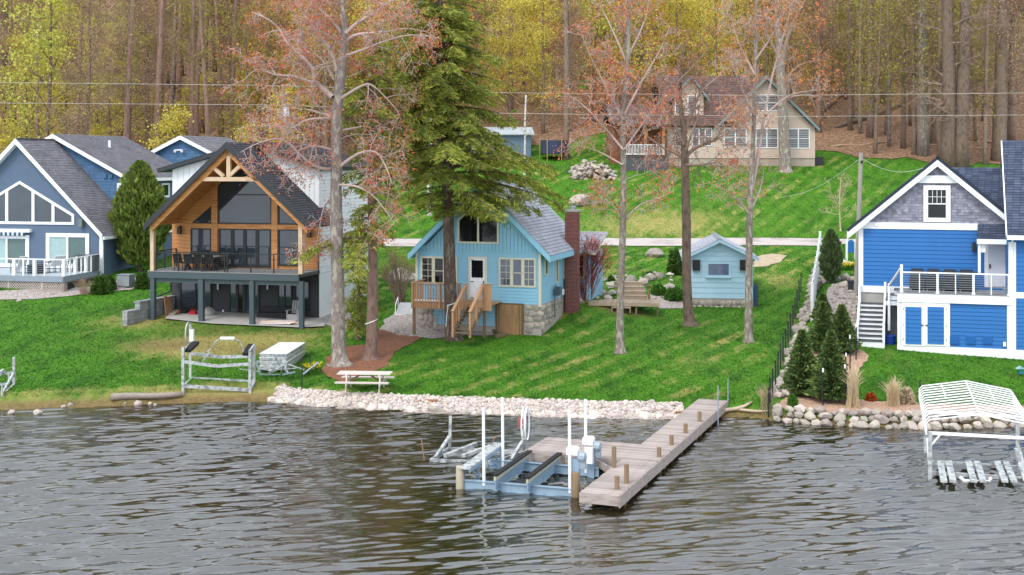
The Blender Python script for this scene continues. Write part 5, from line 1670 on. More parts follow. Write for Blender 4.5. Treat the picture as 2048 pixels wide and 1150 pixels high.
    # porch wing
    p0 = H.F(1222, 300, 1.0)[0]; zp = H.F(1290, 249, -1.2)[1]; zdk = H.F(1290, 311, -1.2)[1]; zbt = H.F(1290, 333, -1.2)[1]
    pr = -1.2
    roof(R, [(p0 - .3, pr - .4, zp), (.2, pr - .4, zp), (.2, 3.2, zp + 2.0), (p0 - .3, 3.2, zp + 2.0)], M_brownroof, .2, sp=.25, name='porch_roof')
    roof(R, [(.2, 7.6, zp), (p0 - .3, 7.6, zp), (p0 - .3, 3.2, zp + 2.0), (.2, 3.2, zp + 2.0)], M_brownroof, .2, sp=.4, name='porch_roof')
    mb = MB(); mb.box(p0, 0, 1.6, 6, zdk - 1.5, zp); mb.build('porch_back_wall', mat('log_wall', (150, 96, 70), .8, .2, 3), R)
    mb = MB(); mb.box(H.F(1245, 310, pr)[0], 0, pr, 1.6, zdk - .15, zdk); mb.build('porch_floor', M_darkgrey, R)
    mb = MB(); mb.box(H.F(1248, 320, pr)[0], -.02, pr + .05, 1.5, zbt - 1.0, zdk - .15); mb.build('porch_skirt', M_darkgrey, R)
    for px in (1248, 1291, 1327):
        u = H.F(px, 290, pr)[0]
        mb = MB(); mb.box(u - .13, u + .13, pr - .02, pr + .24, zdk, zp - .1); mb.build('porch_post', M_postwood, R)
    ra = H.F(1252, 300, pr)[0]; rb = H.F(1329, 300, pr)[0]
    rail_line(R, (ra, pr - .06), (rb, pr - .06), zdk + .02, .95, M_white, M_white, [], 0, balusters=26)
    mb = MB(); mb.bar((ra, pr - .06, zdk + .12), (rb, pr - .06, zdk + .12), .07, .08); mb.build('bottom_rail', M_white, R)
    c = H.F(1636, 322, 1); mb = MB(); mb.box(w + .1, w + .9, .4, 1.2, -.6, .9); mb.build('air_conditioner', M_black, R)
    return H
HTN = tan_house()
# ------------------------------------------------------------ dock, boat lifts, shore stones
M_dock = mat('weathered_dock', (186, 172, 164), .85, .16, 3, rnd=.2, stretch=(1, 8, 8), second=(150, 136, 128), sfac=.4, sscale=2)
M_pile = mat('wood_pile', (150, 126, 98), .85, .2, 4, stretch=(6, 6, 1))
M_pilew = mat('pale_pile', (196, 184, 160), .85, .16, 4, stretch=(6, 6, 1))
M_lift = mat('blue_grey_steel', (158, 184, 204), .45, .1, 3, metal=.2)
M_pvc = mat('white_pvc', (244, 244, 244), .4, .03, 3, alb=.95)
M_carpet = mat('black_carpet', (28, 28, 30), .95, .2, 20)
M_lumber = mat('treated_lumber', (206, 204, 176), .8, .1, 4)
M_oldalu = mat('oxidised_aluminium', (206, 210, 208), .55, .22, 6, metal=.25, second=(150, 154, 156), sfac=.45, sscale=5)

def wpt(px, py, z):
    d = FPX * (CH - z) / (py - HY)
    return P(px, py, d)

def dock():
    w = wpt(1160, 984, .5)
    H = House('lake_dock', 1160, 984, w.y, 20.6, 'weathered grey plank dock with side platform running out from the shore', 'dock')
    R = H.root
    L = H.D(1397, 797, 0)[1]
    W = 1.16
    pf = H.D(1050, 903, 0); pb = H.D(1093, 875, 0)
    pu = (pf[0] + pb[0]) / 2
    st = .148
    n = int(L / st)
    sh = MB(); sh.box(0, W, 0, st - .02, -.045, 0); s1 = sh.mesh('plank'); s1.materials.append(M_dock)
    lg = MB(); lg.box(pu, W, 0, st - .02, -.045, 0); s2 = lg.mesh('plank'); s2.materials.append(M_dock)
    r = random.Random(2)
    for i in range(n):
        v = i * st
        put('plank', s2 if pf[1] <= v <= pb[1] else s1, R, (r.uniform(-.012, .012), v, r.uniform(-.004, .004)), (0, 0, r.uniform(-.003, .003)))
    for u in (0.02, W - .06):
        mb = MB(); mb.box(u, u + .05, 0, L, -.28, -.047); mb.build('stringer', M_dock, R)
    mb = MB(); mb.box(-.01, W + .01, -.045, -.0, -.3, -.005); mb.build('end_board', M_dock, R)
    mb = MB(); mb.box(W + .002, W + .042, 0, L, -.36, -.01); mb.build('side_board', M_dock, R)
    for a, b in ((pu, pu + (0 - pu) * .42), (pu + (0 - pu) * .425, -.02)):
        mb = MB(); mb.box(a, b, pf[1] - .045, pf[1] - .005, -.3, -.0); mb.build('platform_board', M_dock, R)
    mb = MB(); mb.box(pu - .045, pu - .005, pf[1], pb[1], -.3, -.0); mb.build('platform_board', M_dock, R)
    mb = MB(); mb.bar((-.9, pf[1] - .05, -.12), (-.02, pf[1] - 1.1, -.12), .05, .22); mb.build('corner_brace', M_dock, R)
    for u in (pu + .3, pu + 1.6, -.6):
        for v in (pf[1] + .2, pb[1] - .2):
            mb = MB(); mb.tube([(u, v, -1.9), (u, v, -.04)], .07, 8); mb.build('pile', M_pile, R)
    for v in np.arange(1.0, L - 1.5, 2.4):
        for u in (.12, W - .12):
            mb = MB(); mb.tube([(u, v, -2.2 if v < 10 else -.9), (u, v, -.05)], .07, 8); mb.build('pile', M_pile, R)
    for (px, y0, y1) in ((1228, 935, 893), (1253, 966, 928), (1234, 978, 952), (1318, 914, 894), (1343, 890, 870), (1371, 866, 847), (1399, 843, 823)):
        u, v = H.D(px, y0, 0)
        hgt = (y0 - y1) / FPX * H.W(u, v).y
        mb = MB(); mb.tube([(u, v, -1.0), (u, v, hgt)], .075, 8); mb.build('mooring_post', M_pile, R)
    for (px, y0, y1) in ((1436, 826, 771), (1456, 800, 757)):
        u, v = H.D(px, y0, 0)
        hgt = (y0 - y1) / FPX * H.W(u, v).y
        mb = MB(); mb.tube([(u, v, -1.2), (u, v, hgt)], .025, 6); mb.build('pipe_stake', M_galv, R)
    return H
HD = dock()

def ibeam(p, q, h, w, m, parent, name, t=.02):
    p = Vector(p); q = Vector(q)
    mb = MB()
    up = Vector((0, 0, 1))
    mb.bar(p + up * h / 2, q + up * h / 2, w, t); mb.bar(p - up * h / 2, q - up * h / 2, w, t); mb.bar(p, q, t, h)
    return mb.build(name, m, parent)

def boat_lift():
    w = wpt(930, 968, .12)
    H = House('boat_lift', 930, 968, w.y, 18.5, 'galvanised boat lift with black bunks and white guide poles beside the dock', 'boat lift')
    R = H.root
    U = H.D(1148, 986, 0)[0]
    vb = 3.0
    vb = H.D(973, 944, 0)[1] + .9
    ub = H.D(1200, 953, 0)[0]
    ibeam((-.1, 0, 0), (U, 0, 0), .26, .14, M_lift, R, 'front_beam')
    ibeam((-.1, vb, .06), (U + .1, vb, .06), .26, .14, M_lift, R, 'rear_beam')
    for u in (.0, U - .1):
        for v in (0, vb):
            mb = MB(); mb.box(u - .06, u + .06, v - .06, v + .06, -2.2, -.13); mb.build('leg', M_lift, R)
    for px in (1010, 1080):
        u = H.D(px, 965, 0)[0]
        ibeam((u, -.35, .12), (u, vb + .4, .16), .3, .1, M_lift, R, 'bunk_beam')
        mb = MB(); mb.box(u - .03, u + .03, -.4, vb + .5, .28, .42); mb.build('bunk_board', M_lumber, R)
        mb = MB(); mb.box(u - .09, u + .09, -.42, vb + .52, .42, .47); mb.build('bunk_carpet', M_carpet, R)
    # walkway on trusses
    p = (.05, -.2, .52); q = (.05, vb + .5, .62)
    mb = MB(); mb.bar(p, q, .34, .05); mb.build('walk_plank', M_oldalu, R)
    mb = MB(); mb.bar((.22, -.2, .46), (.22, vb + .5, .56), .03, .1); mb.build('walk_edge', M_lift, R)
    for v in (.35, vb - .1):
        mb = MB()
        for a, b in (((-.05, v - .3, .02), (-.05, v - .25, .5)), ((.2, v + .35, .02), (.2, v + .3, .5)), ((.2, v + .3, .05), (.1, v - .2, .5)), ((-.05, v - .3, .03), (.2, v + .35, .03))): mb.bar(a, b, .045, .045)
        mb.build('truss', M_lift, R)
    for px, y0, y1 in ((968, 966, 816), (1006, 943, 797), (1140, 972, 820), (1172, 946, 799)):
        v = 0.0 if y0 > 955 else vb
        u = H.F(px, y0, v)[0]
        hgt = H.F(px, y1, v)[1]
        mb = MB(); mb.tube([(u, v, .0), (u - .02, v, hgt)], .05, 8); mb.build('guide_pole', M_pvc, R)
    for px, v, yt in ((1152, .15, 893), (1183, vb, 873)):
        u = H.F(px, 930, v)[0]; zt = H.F(px, yt, v)[1]
        mb = MB(); mb.box(u - .11, u + .11, v - .09, v + .09, -.2, zt - .35); wp = mb.build('winch_post', M_lift, R)
        mb = MB(); mb.box(u - .27, u + .08, v - .14, v + .14, zt - .24, zt - .05); mb.box(u - .24, u + .05, v - .11, v + .11, zt - .05, zt); mb.build('motor_cover', M_pvc, wp)
        mb = MB(); mb.tube([(u + .1, v, zt - .3), (u + .28, v, zt - .32), (u + .32, v, zt - .32)], [.16, .16, .08], 10); mb.box(u + .08, u + .3, v - .08, v + .08, zt - .65, zt - .3); mb.build('gearbox', M_galv, wp)
    u = H.F(1182, 910, vb)[0]; z = H.F(1182, 908, vb)[1]
    mb = MB(); mb.box(u - .12, u + .12, vb - .3, vb - .12, z - .25, z + .25); mb.build('control_box', M_pvc, R)
    return H
HB = boat_lift()

def tapered_pile(px, py, wpx, top, m, label):
    p = wpt(px, py, 0)
    r = wpx / 2 / FPX * p.y
    h = (py - top) / FPX * p.y
    mb = MB(); mb.tube([(0, 0, -2), (0, 0, h - .03), (0, 0, h)], [r, r * .97, r * .9], 14)
    o = mb.build('mooring_pile', m, None, True, label, 'pile', 'wooden piles at the corners of the boat lift')
    o.location = (p.x, p.y, 0)
tapered_pile(920, 976, 17, 932, M_pilew, 'short pale wooden pile at the outer left corner of the boat lift')
tapered_pile(1152, 994, 18, 944, M_pile, 'short brown wooden pile between boat lift and dock end')

def bars(name, label, cat, m, items, part='frame_bar', origin=None, extra=None, group=None):
    """a frame described by named bars with world end points; each bar is a part"""
    o = origin or Vector(items[0][0])
    root = empty(name, o, 0, label, cat, group)
    for it in items:
        p, q, w = it[:3]
        nm = it[3] if len(it) > 3 else part
        mm = it[4] if len(it) > 4 else m
        mb = MB()
        a = Vector(p) - o; b = Vector(q) - o
        if isinstance(w, tuple): mb.bar(a, b, w[0], w[1])
        else: mb.tube([a, b], w / 2, 7)
        mb.build(nm, mm, root)
    return root, o

# personal-watercraft lift left of the boat lift
def pwc_lift():
    A = wpt(862, 921, .05); B = wpt(985, 925, .05); C = wpt(897, 898, .1); D = wpt(1050, 905, .1)
    it = [(A, B, (.09, .12), 'base_rail'), (C, D, (.09, .12), 'base_rail'), (A, C, (.09, .12), 'side_rail'), (B, D, (.09, .12), 'side_rail')]
    t1 = P(901, 832, C.y); it.append((C - Vector((0, 0, 1.2)), t1, (.1, .13), 'upright'))
    t2 = P(1047, 850, D.y); it.append((D - Vector((0, 0, 1.2)), t2, (.1, .13), 'upright'))
    it.append((wpt(872, 914, .08), P(899, 873, C.y), (.1, .1), 'brace'))
    it.append((wpt(1022, 920, .08), P(1048, 878, D.y), (.1, .1), 'brace'))
    it.append((wpt(890, 912, .28), wpt(952, 888, .42), (.14, .12), 'bunk'))
    it.append((wpt(926, 912, .26), wpt(982, 892, .42), (.14, .1), 'bunk'))
    M_r = mat('rusty_rod', (176, 128, 98), .8, .2, 6)
    for px, y0, x1, y1 in ((852, 921, 843, 878), (980, 915, 989, 872)):
        p = wpt(px, y0, 0); it.append((p - Vector((0, 0, .5)), P((px * .4 + x1 * .6) - 1, (y0 + y1) / 2, p.y), .035, 'guide_rod', M_r)); it.append((P((px * .4 + x1 * .6) - 1, (y0 + y1) / 2, p.y), P(x1, y1, p.y), .035, 'guide_rod', M_r))
    root, o = bars('watercraft_lift', 'low grey aluminium watercraft lift with white winch wheel left of the dock', 'boat lift', M_oldalu, it)
    c = P(1047, 848, D.y - .1) - o
    for k in (0, .12):
        mb = MB(); R_ = .55
        pts = [(c.x + k + .14 * R_ * math.cos(t), c.y + R_ * math.cos(t) * .5, c.z + R_ * math.sin(t)) for t in np.linspace(0, 2 * math.pi, 25)]
        mb.tube(pts, .025, 6, False); mb.build('winch_wheel', M_pvc, root, True)
    mb = MB()
    for t in np.linspace(0, math.pi, 4)[:-1]: mb.bar((c.x + .14 * .55 * math.cos(t), c.y + .27 * math.cos(t), c.z + .55 * math.sin(t)), (c.x - .14 * .55 * math.cos(t), c.y - .27 * math.cos(t), c.z - .55 * math.sin(t)), .02)
    mb.build('wheel_spokes', M_pvc, root)
    mb = MB(); mb.box(c.x - .2, c.x - .02, c.y - .1, c.y + .1, c.z - .12, c.z + .2); mb.build('winch_box', mat('faded_red', (170, 104, 92), .7, .15, 5), root)
pwc_lift()

# canopy lift at the right edge
def canopy_lift():
    w = wpt(1860, 960, 0)
    H = House('canopy_lift', 1860, 960, w.y, 15.5, 'white tubular boat canopy frame standing in the water at the right', 'boat lift')
    R = H.root
    Wd = 2.95; Lc = 6.4
    zE, zR = 1.95, 2.2
    n = 14
    for i in range(n):
        v = -.25 + Lc * i / (n - 1)
        mb = MB()
        mb.tube([(-.12, v, zE - .42), (-.12, v, zE - .12), (-.02, v, zE), (Wd / 2, v, zR), (Wd + .02, v, zE), (Wd + .12, v, zE - .12), (Wd + .12, v, zE - .42)], .024, 6); mb.build('canopy_rib', M_pvc, R)
    for u, z, nm in ((Wd / 2, zR, 'ridge_tube'), (-.12, zE - .42, 'eave_tube'), (Wd + .12, zE - .42, 'eave_tube'), (-.12, zE - .2, 'eave_tube'), (Wd + .12, zE - .2, 'eave_tube')):
        mb = MB(); mb.tube([(u, -.3, z - .02), (u, Lc - .2, z - .02)], .028, 6); mb.build(nm, M_pvc, R)
    for u in (Wd * .22, Wd * .75):
        mb = MB(); mb.tube([(u, Lc * .55, zE + .09), (u, Lc - .3, zE + .09)], .02, 6); mb.build('purlin', M_pvc, R)
    for v in (0.0, Lc * .55):
        for u in (0, Wd):
            mb = MB(); mb.box(u - .06, u + .06, v - .06, v + .06, -2, zE - .42); mb.build('post', M_oldalu, R)
        mb = MB(); mb.bar((0, v, zE - .46), (Wd, v, zE - .46), .07, .09); mb.build('cross_bar', M_pvc, R)
    mb = MB(); mb.bar((0.03, 0, zE - .85), (.3, 0, zE - .5), .05); mb.build('brace', M_pvc, R)
    mb = MB(); mb.bar((-.02, 0, .25), (-.02, 1.5, 1.0), .05); mb.build('brace', M_pvc, R)
    for v in (.55, 2.1):
        mb = MB(); mb.bar((0, v, .1), (Wd, v, .1), .09, .12); mb.build('cradle_beam', M_oldalu, R)
    for a, b in ((1880, 1888), (1897, 1906), (1936, 1948), (1954, 1966), (1994, 2010), (2011, 2028)):
        p = H.D(a, 923, .3); q = H.D(b, 963, .2)
        mb = MB(); mb.bar((p[0], p[1], .3), (q[0], q[1], .2), .2, .07); mb.build('bunk', M_oldalu, R)
    p = H.D(1929, 964, .05); q = H.D(1979, 966, .05)
    mb = MB(); mb.tube([(p[0] - .1, p[1] + .25, .12), (p[0], p[1], .08), (q[0], q[1], .08), (q[0] + .05, q[1] + .3, .12)], .06, 8); mb.build('bumper', M_pvc, R)
    p = H.D(2030, 960, .1)
    mb = MB(); mb.bar((Wd - .05, .4, .05), (Wd - .25, 1.2, .9), .2, .06); mb.build('side_bunk', M_oldalu, R)
    mb = MB(); mb.tube([(Wd + .08, -.05, 0), (Wd + .08, -.05, 1.2)], .05, 8); mb.build('guide_pole', M_pvc, R)
canopy_lift()

# lift frame stored on the left lawn
def lawn_lift():
    fl, fr = G(366, 790), G(500, 786); bl, br = G(381, 757), G(508, 768)
    def top(g, py): return Vector((g.x, g.y, CH - (py - HY) / FPX * g.y))
    it = []
    for g, py in ((fl, 694), (fr, 700), (bl, 648), (br, 690)):
        it.append((g - Vector((0, 0, .1)), top(g, py), (.11, .13), 'upright'))
    def at(g, py): return top(g, py)
    for a, b, ya, yb in ((fl, fr, 772, 780), (bl, br, 757, 764), (fl, bl, 775, 760), (fr, br, 783, 766)):
        it.append((at(a, ya), at(b, yb), (.08, .14), 'base_rail'))
    m1 = (at(fl, 723) + at(fr, 728)) / 2 - Vector((0, 0, .14))
    it += [(at(fl, 723), m1, (.07, .13), 'sling_beam'), (m1, at(fr, 728), (.07, .13), 'sling_beam')]
    m2 = (at(bl, 707) + at(br, 712)) / 2 - Vector((0, 0, .1))
    it += [(at(bl, 707), m2, (.07, .13), 'sling_beam'), (m2, at(br, 712), (.07, .13), 'sling_beam')]
    it += [(at(fr, 702), at(br, 690), (.07, .1), 'side_rail'), (at(fl, 700), at(bl, 690), (.07, .1), 'side_rail')]
    for x0, y0, x1, y1 in ((374, 702, 392, 685), (492, 709, 503, 690)):
        d = (fl.y + bl.y) / 2
        it.append((P(x0, y0, d - .5), P(x1, y1, d + .5), (.3, .12), 'bunk', M_carpet))
    d = m2.y
    for x0, y0, x1, y1 in ((405, 722, 420, 704), (462, 724, 470, 708)): it.append((P(x0, y0, d), P(x1, y1, d), (.08, .06), 'bracket'))
    pts = [(398, 711), (420, 700), (432, 682), (442, 677)], [(468, 677), (480, 683), (486, 698), (488, 712)]
    for pp in pts:
        for a, b in zip(pp, pp[1:]): it.append((P(*a, d), P(*b, d), .05, 'motor_stop'))
    it.append((P(441, 677, d), P(469, 677, d), .15, 'stop_pad', M_pvc))
    root, o = bars('lift_frame', 'stored aluminium boat lift frame with black bunks on the left lawn', 'boat lift', M_oldalu, it)
    c = P(377, 668, bl.y) - o
    mb = MB(); pts = [(c.x + .06 * math.cos(t), c.y + .3 * math.cos(t), c.z + .52 * math.sin(t)) for t in np.linspace(0, 2 * math.pi, 25)]
    mb.tube(pts, .03, 6, False); mb.build('winch_wheel', M_oldalu, root, True)
    c = P(381, 664, bl.y) - o
    mb = MB(); mb.box(c.x - .02, c.x + .14, c.y - .12, c.y + .12, c.z - .4, c.z + .12); mb.build('winch_cover', M_pvc, root)
lawn_lift()

def edge_lift():
    a = G(4, 793); b = G(28, 770); c = G(-40, 780)
    def top(g, py): return Vector((g.x, g.y, CH - (py - HY) / FPX * g.y))
    it = [(b - Vector((0, 0, .1)), top(b, 714), (.1, .12), 'upright'), (a, b, (.09, .1), 'base_rail'), (a + Vector((0, 0, .1)), top(b, 745), (.08, .1), 'brace'),
          (P(-30, 752, b.y), P(26, 745, b.y), (.08, .1), 'cross_rail'), (P(-30, 768, b.y - .4), P(16, 768, b.y - .4), (.08, .1), 'cross_rail'), (a, top(a, 768), (.07, .07), 'strut'), (P(18, 768, b.y), P(18, 748, b.y), (.07, .07), 'strut'), (P(-10, 752, b.y - .5), P(8, 742, b.y), (.1, .2), 'bunk')]
    bars('lift_frame', 'pale metal lift frame cut off by the left edge of the lawn', 'boat lift', M_oldalu, it)
edge_lift()

# stacked white dock sections
def dock_stack():
    g = G(519, 745)
    H = House('dock_section_stack', 519, 746, g.y, 4.0, 'stack of white aluminium dock sections on the lawn', 'dock sections')
    H.root.location.z = g.z
    R = H.root
    dz = g.z - H.z0
    for i in range(4):
        z = .12 + i * .185
        o = .03 * (i % 2)
        mb = MB()
        mb.box(o, 1.2 + o, 0, .06, z, z + .16); mb.box(o, 1.2 + o, 3.5, 3.56, z, z + .16); mb.box(o, o + .05, .06, 3.5, z, z + .16); mb.box(1.15 + o, 1.2 + o, .06, 3.5, z, z + .16)
        sec = mb.build('dock_section', M_oldalu, R)
        mb = MB(); mb.box(-.02 + o, 1.22 + o, -.02, 3.58, z + .16, z + .18); mb.build('decking', M_pvc, sec)
    for v in (.3, 3.0):
        mb = MB(); mb.box(-.1, 1.3, v, v + .1, -.1, .11); mb.build('skid', M_wornwood, R)
dock_stack()
def hardware_pile():
    r = random.Random(9)
    c = G(575, 752)
    it = []
    for i in range(16):
        a = c + Vector((r.uniform(-1.1, .9), r.uniform(-.7, .7), r.uniform(.03, .5)))
        d = Vector((r.uniform(-1, 1), r.uniform(-.8, .8), r.uniform(-.1, .6))).normalized() * r.uniform(.4, 1.0)
        it.append((a, a + d, r.choice([(.05, .08), (.12, .03), .06]), 'frame_piece', r.choice([M_oldalu, M_galv])))
    bars('hardware_heap', 'heap of loose aluminium lift parts beside the stacked dock sections', 'metal parts', M_oldalu, it, origin=c)
hardware_pile()

# picnic table
def picnic_table():
    g = G(730, 781)
    M_pt = mat('pale_table_wood', (222, 210, 200), .85, .12, 4, rnd=.08, stretch=(1, 6, 6))
    H = House('picnic_table', 730, 781, g.y, 4.0, 'weathered pale wooden picnic table on the grass by the stones', 'picnic table')
    H.root.location.z = g.z
    R = H.root
    hl = 1.12
    for k in range(5):
        mb = MB(); mb.box(-hl, hl, -.4 + k * .16, -.4 + k * .16 + .148, .71, .75); mb.build('top_plank', M_pt, R)
    for y in (-.85, -.7, .55, .7):
        mb = MB(); mb.box(-hl, hl, y, y + .145, .41, .45); mb.build('bench_plank', M_pt, R)
    for u in (-.7, .7):
        mb = MB(); mb.bar((u, -.32, .7), (u, -.62, -.02), .05, .12); mb.build('leg', M_pt, R)
        mb = MB(); mb.bar((u, .32, .7), (u, .62, -.02), .05, .12); mb.build('leg', M_pt, R)
        mb = MB(); mb.bar((u + .05, -.86, .36), (u + .05, .86, .36), .05, .1); mb.build('bench_support', M_pt, R)
        mb = MB(); mb.bar((u - .05, -.4, .67), (u - .05, .4, .67), .05, .08); mb.build('top_cleat', M_pt, R)
        mb = MB(); mb.bar((u * .93, 0, .38), (u * .2, 0, .69), .05, .07); mb.build('brace', M_wornwood, R)
picnic_table()

# ---- shore stones
def stone_field(name, label, spots, m, big=300, seed=1):
    """spots: (x, y, z, size); the largest are pieces of their own, the rest one joined mass"""
    r = random.Random(seed)
    ms = stones_for(m)
    root = empty(name, Vector(spots[0][:3]), 0, label, 'stones')
    o = root.location
    spots = sorted(spots, key=lambda s: -s[3])
    J = MB()
    for i, (x, y, z, s) in enumerate(spots):
        me = r.choice(ms[6:] if s < .3 else ms)
        rot = (r.uniform(-.4, .4), r.uniform(-.4, .4), r.uniform(0, 6.3)); sc = (s * r.uniform(.8, 1.25), s * r.uniform(.65, 1.0), s * r.uniform(.5, .75))
        if i < big:
            put('stone', me, root, (x - o.x, y - o.y, z - o.z), rot, sc)
        else:
            me = r.choice(ms[6:])
            M4 = Matrix.Translation((x - o.x, y - o.y, z - o.z)) @ Matrix.Rotation(rot[2], 4, 'Z') @ Matrix.Diagonal((*sc, 1))
            J.add([M4 @ v.co for v in me.vertices], [list(p.vertices) for p in me.polygons])
    if J.v:
        J.build('small_stones', mat(m.name + '_mass', (218, 204, 194), .9, .14, 3, island=.3, bump=.3), root, kind='stuff')
    return root

def shore_bits():
    r = random.Random(11)
    x0, x1 = wpt(545, 802, 0).x, wpt(1372, 838, 0).x
    sp = []
    x = x0
    while x < x1:
        y = float(shore(x)); s = r.uniform(.16, .4)
        sp.append((x, y + r.uniform(-.05, .22), r.uniform(-.02, .05), s)); x += s * r.uniform(1.1, 1.6)
    for i in range(3600):
        x = r.uniform(x0, x1); t = r.uniform(.12, 1.2); s = r.uniform(.04, .085) + (.06 if r.random() < .08 else 0)
        y = float(shore(x)) + t
        sp.append((x, y, Tz(x, y) + s * .3, s))
    stone_field('stone_revetment', 'band of pale stones edging the lake below the lawn', sp, M_rockw, 300, 3)
    x0, x1 = wpt(1556, 845, 0).x, wpt(2110, 853, 0).x
    sp = []
    for row, (t, zz) in enumerate(((-.1, .05), (.35, .22), (.7, .38))):
        x = x0 + .1 * row
        while x < x1:
            s = r.uniform(.2, .36)
            y = float(shore(x)) + t + r.uniform(-.08, .08)
            sp.append((x, y, zz + r.uniform(-.03, .05), s)); x += s * r.uniform(1.25, 1.65)
    stone_field('boulder_edging', 'rounded pale boulders edging the shore below the blue house', sp, M_rock, 300, 4)
    sp = []
    for px, py in ((105, 812), (120, 805), (135, 806), (128, 814), (140, 812), (250, 808), (275, 809), (300, 808), (310, 811), (75, 826), (22, 826)):
        p = wpt(px, py, .02); s = r.uniform(.1, .26)
        sp.append((p.x, p.y, .04, s))
    stone_field('shore_stones', 'few scattered stones at the muddy left shore', sp, M_rock, 300, 5)
    sp = []
    y = 53.0
    while y < 86:
        for k in range(2):
            x = float(wallx(y)) + r.uniform(-.12, .28) + k * .25
            s = r.uniform(.2, .36)
            sp.append((x, y + r.uniform(-.1, .1), Tz(x, y) + .08 + k * .12, s))
        y += .42
    stone_field('boulder_wall', 'line of boulders beside the wire fence climbing to the lane', sp, M_rock, 300, 6)
    sp = []
    c = G(1185, 352)
    for i in range(240):
        t = r.uniform(-1, 1); x = c.x + t * 2.0; y = c.y + r.uniform(-1.3, 1.6); h = max(0, 1 - t * t) * 1.0 * r.random()
        sp.append((x, y, Tz(x, y) + h, r.uniform(.14, .34)))
    stone_field('rock_pile', 'heap of field stones on the slope left of the tan house', sp, M_rock, 300, 7)
    sp = []
    for (px, py, s) in ((1225, 575, .5), (1260, 567, .6), (1285, 570, .5), (1225, 590, .4), (1200, 590, .45), (1300, 560, .45), (1320, 556, .35), (1215, 600, .35), (1195, 578, .35), (1340, 552, .3), (1280, 580, .3), (1160, 605, .3), (1310, 553, .4)):
        p = G(px, py); sp.append((p.x, p.y, p.z + s * .25, s))
    for i in range(70):
        p = G(r.uniform(1180, 1350), r.uniform(552, 600)); sp.append((p.x, p.y, p.z + .05, r.uniform(.08, .2)))
    stone_field('rockery', 'rockery of rounded stones above the low timber deck', sp, M_rock, 300, 8)
    sp = []
    for i in range(260):
        px, py = r.uniform(1660, 1716), r.uniform(570, 690)
        p = G(px, py); sp.append((p.x, p.y, p.z + .05, r.uniform(.07, .2)))
    for px, py in ((1650, 566), (1672, 562), (1690, 560), (1705, 566), (1690, 575)):
        p = G(px, py); sp.append((p.x, p.y, p.z + .15, .45))
    stone_field('stone_slope', 'rubble slope of grey stones left of the blue house stairs', sp, M_rock, 300, 9)
    for (px, py, s, lab) in ((1160, 408, .95, 'large pale boulder on the lawn above the brick chimney'), (1310, 512, .7, 'pale boulder in the grass by the lane behind the shed'), (1688, 535, .6, 'white boulder beside yellow daffodils behind the blue house'), (805, 560, .9, 'large rock on the bank left of the cottage porch'), (38, 603, .18, 'small white stone on the lawn below the left deck')):
        p = G(px, py)
        me = stones_for(M_rock)[r.randrange(6)]
        o = put('boulder', me, None, (p.x, p.y, p.z + s * .25), (r.uniform(-.2, .2), 0, r.uniform(0, 6)), (s * 1.3, s, s * .62))
        tag(o, lab, 'boulder')
shore_bits()
# ------------------------------------------------------------ vegetation
def bark(name, rgb, second=None, **k):
    return mat(name, rgb, .95, .36, 5, bump=.9, bscale=9, stretch=(2.2, 2.2, .9), second=second, sfac=k.get('sfac', .36), sscale=2.5, rnd=.1)
B_grey = bark('grey_bark', (146, 132, 122), (184, 180, 164))
B_brown = bark('brown_bark', (128, 108, 94), (102, 84, 74))
B_silver = bark('silver_bark', (152, 138, 130), (190, 184, 168))
B_twig = mat('grey_twig', (198, 176, 166), .9, .15, 6)
B_twigb = mat('brown_twig', (158, 132, 116), .9, .15, 6)
B_forest = bark('forest_bark', (150, 128, 112), (124, 104, 90))
B_pine = bark('pine_bark', (164, 130, 114), (136, 106, 94))
def leafmat(name, rgb, isl=.3, hue=.02, trans=.35, alb=.8):
    return mat(name, rgb, .75, .08, 2, island=isl, hue=hue, trans=trans, alb=alb, spec=.25)
L_yellow = leafmat('spring_yellow_leaf', (216, 202, 92), alb=.95)
L_lime = leafmat('lime_leaf', (194, 194, 90), alb=.95)
L_orange = leafmat('orange_bud', (214, 140, 88), alb=.95)
L_red = leafmat('red_bud', (212, 118, 94), alb=.95)
L_olive = leafmat('olive_leaf', (164, 154, 72), alb=.95)
L_buff = leafmat('buff_bud', (190, 160, 128), alb=.95)
L_hem = leafmat('hemlock_needle', (134, 148, 66), .35, .035, .35)
L_hemy = leafmat('hemlock_tip', (190, 192, 84), .3, .03, .4)
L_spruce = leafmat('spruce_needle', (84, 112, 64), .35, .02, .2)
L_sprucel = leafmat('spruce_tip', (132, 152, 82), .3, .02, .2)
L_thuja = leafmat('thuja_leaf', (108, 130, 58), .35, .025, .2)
L_shrub = leafmat('clipped_shrub', (84, 114, 48), .3, .02, .2)
L_green = leafmat('fresh_green', (88, 136, 52), .3, .02, .3)

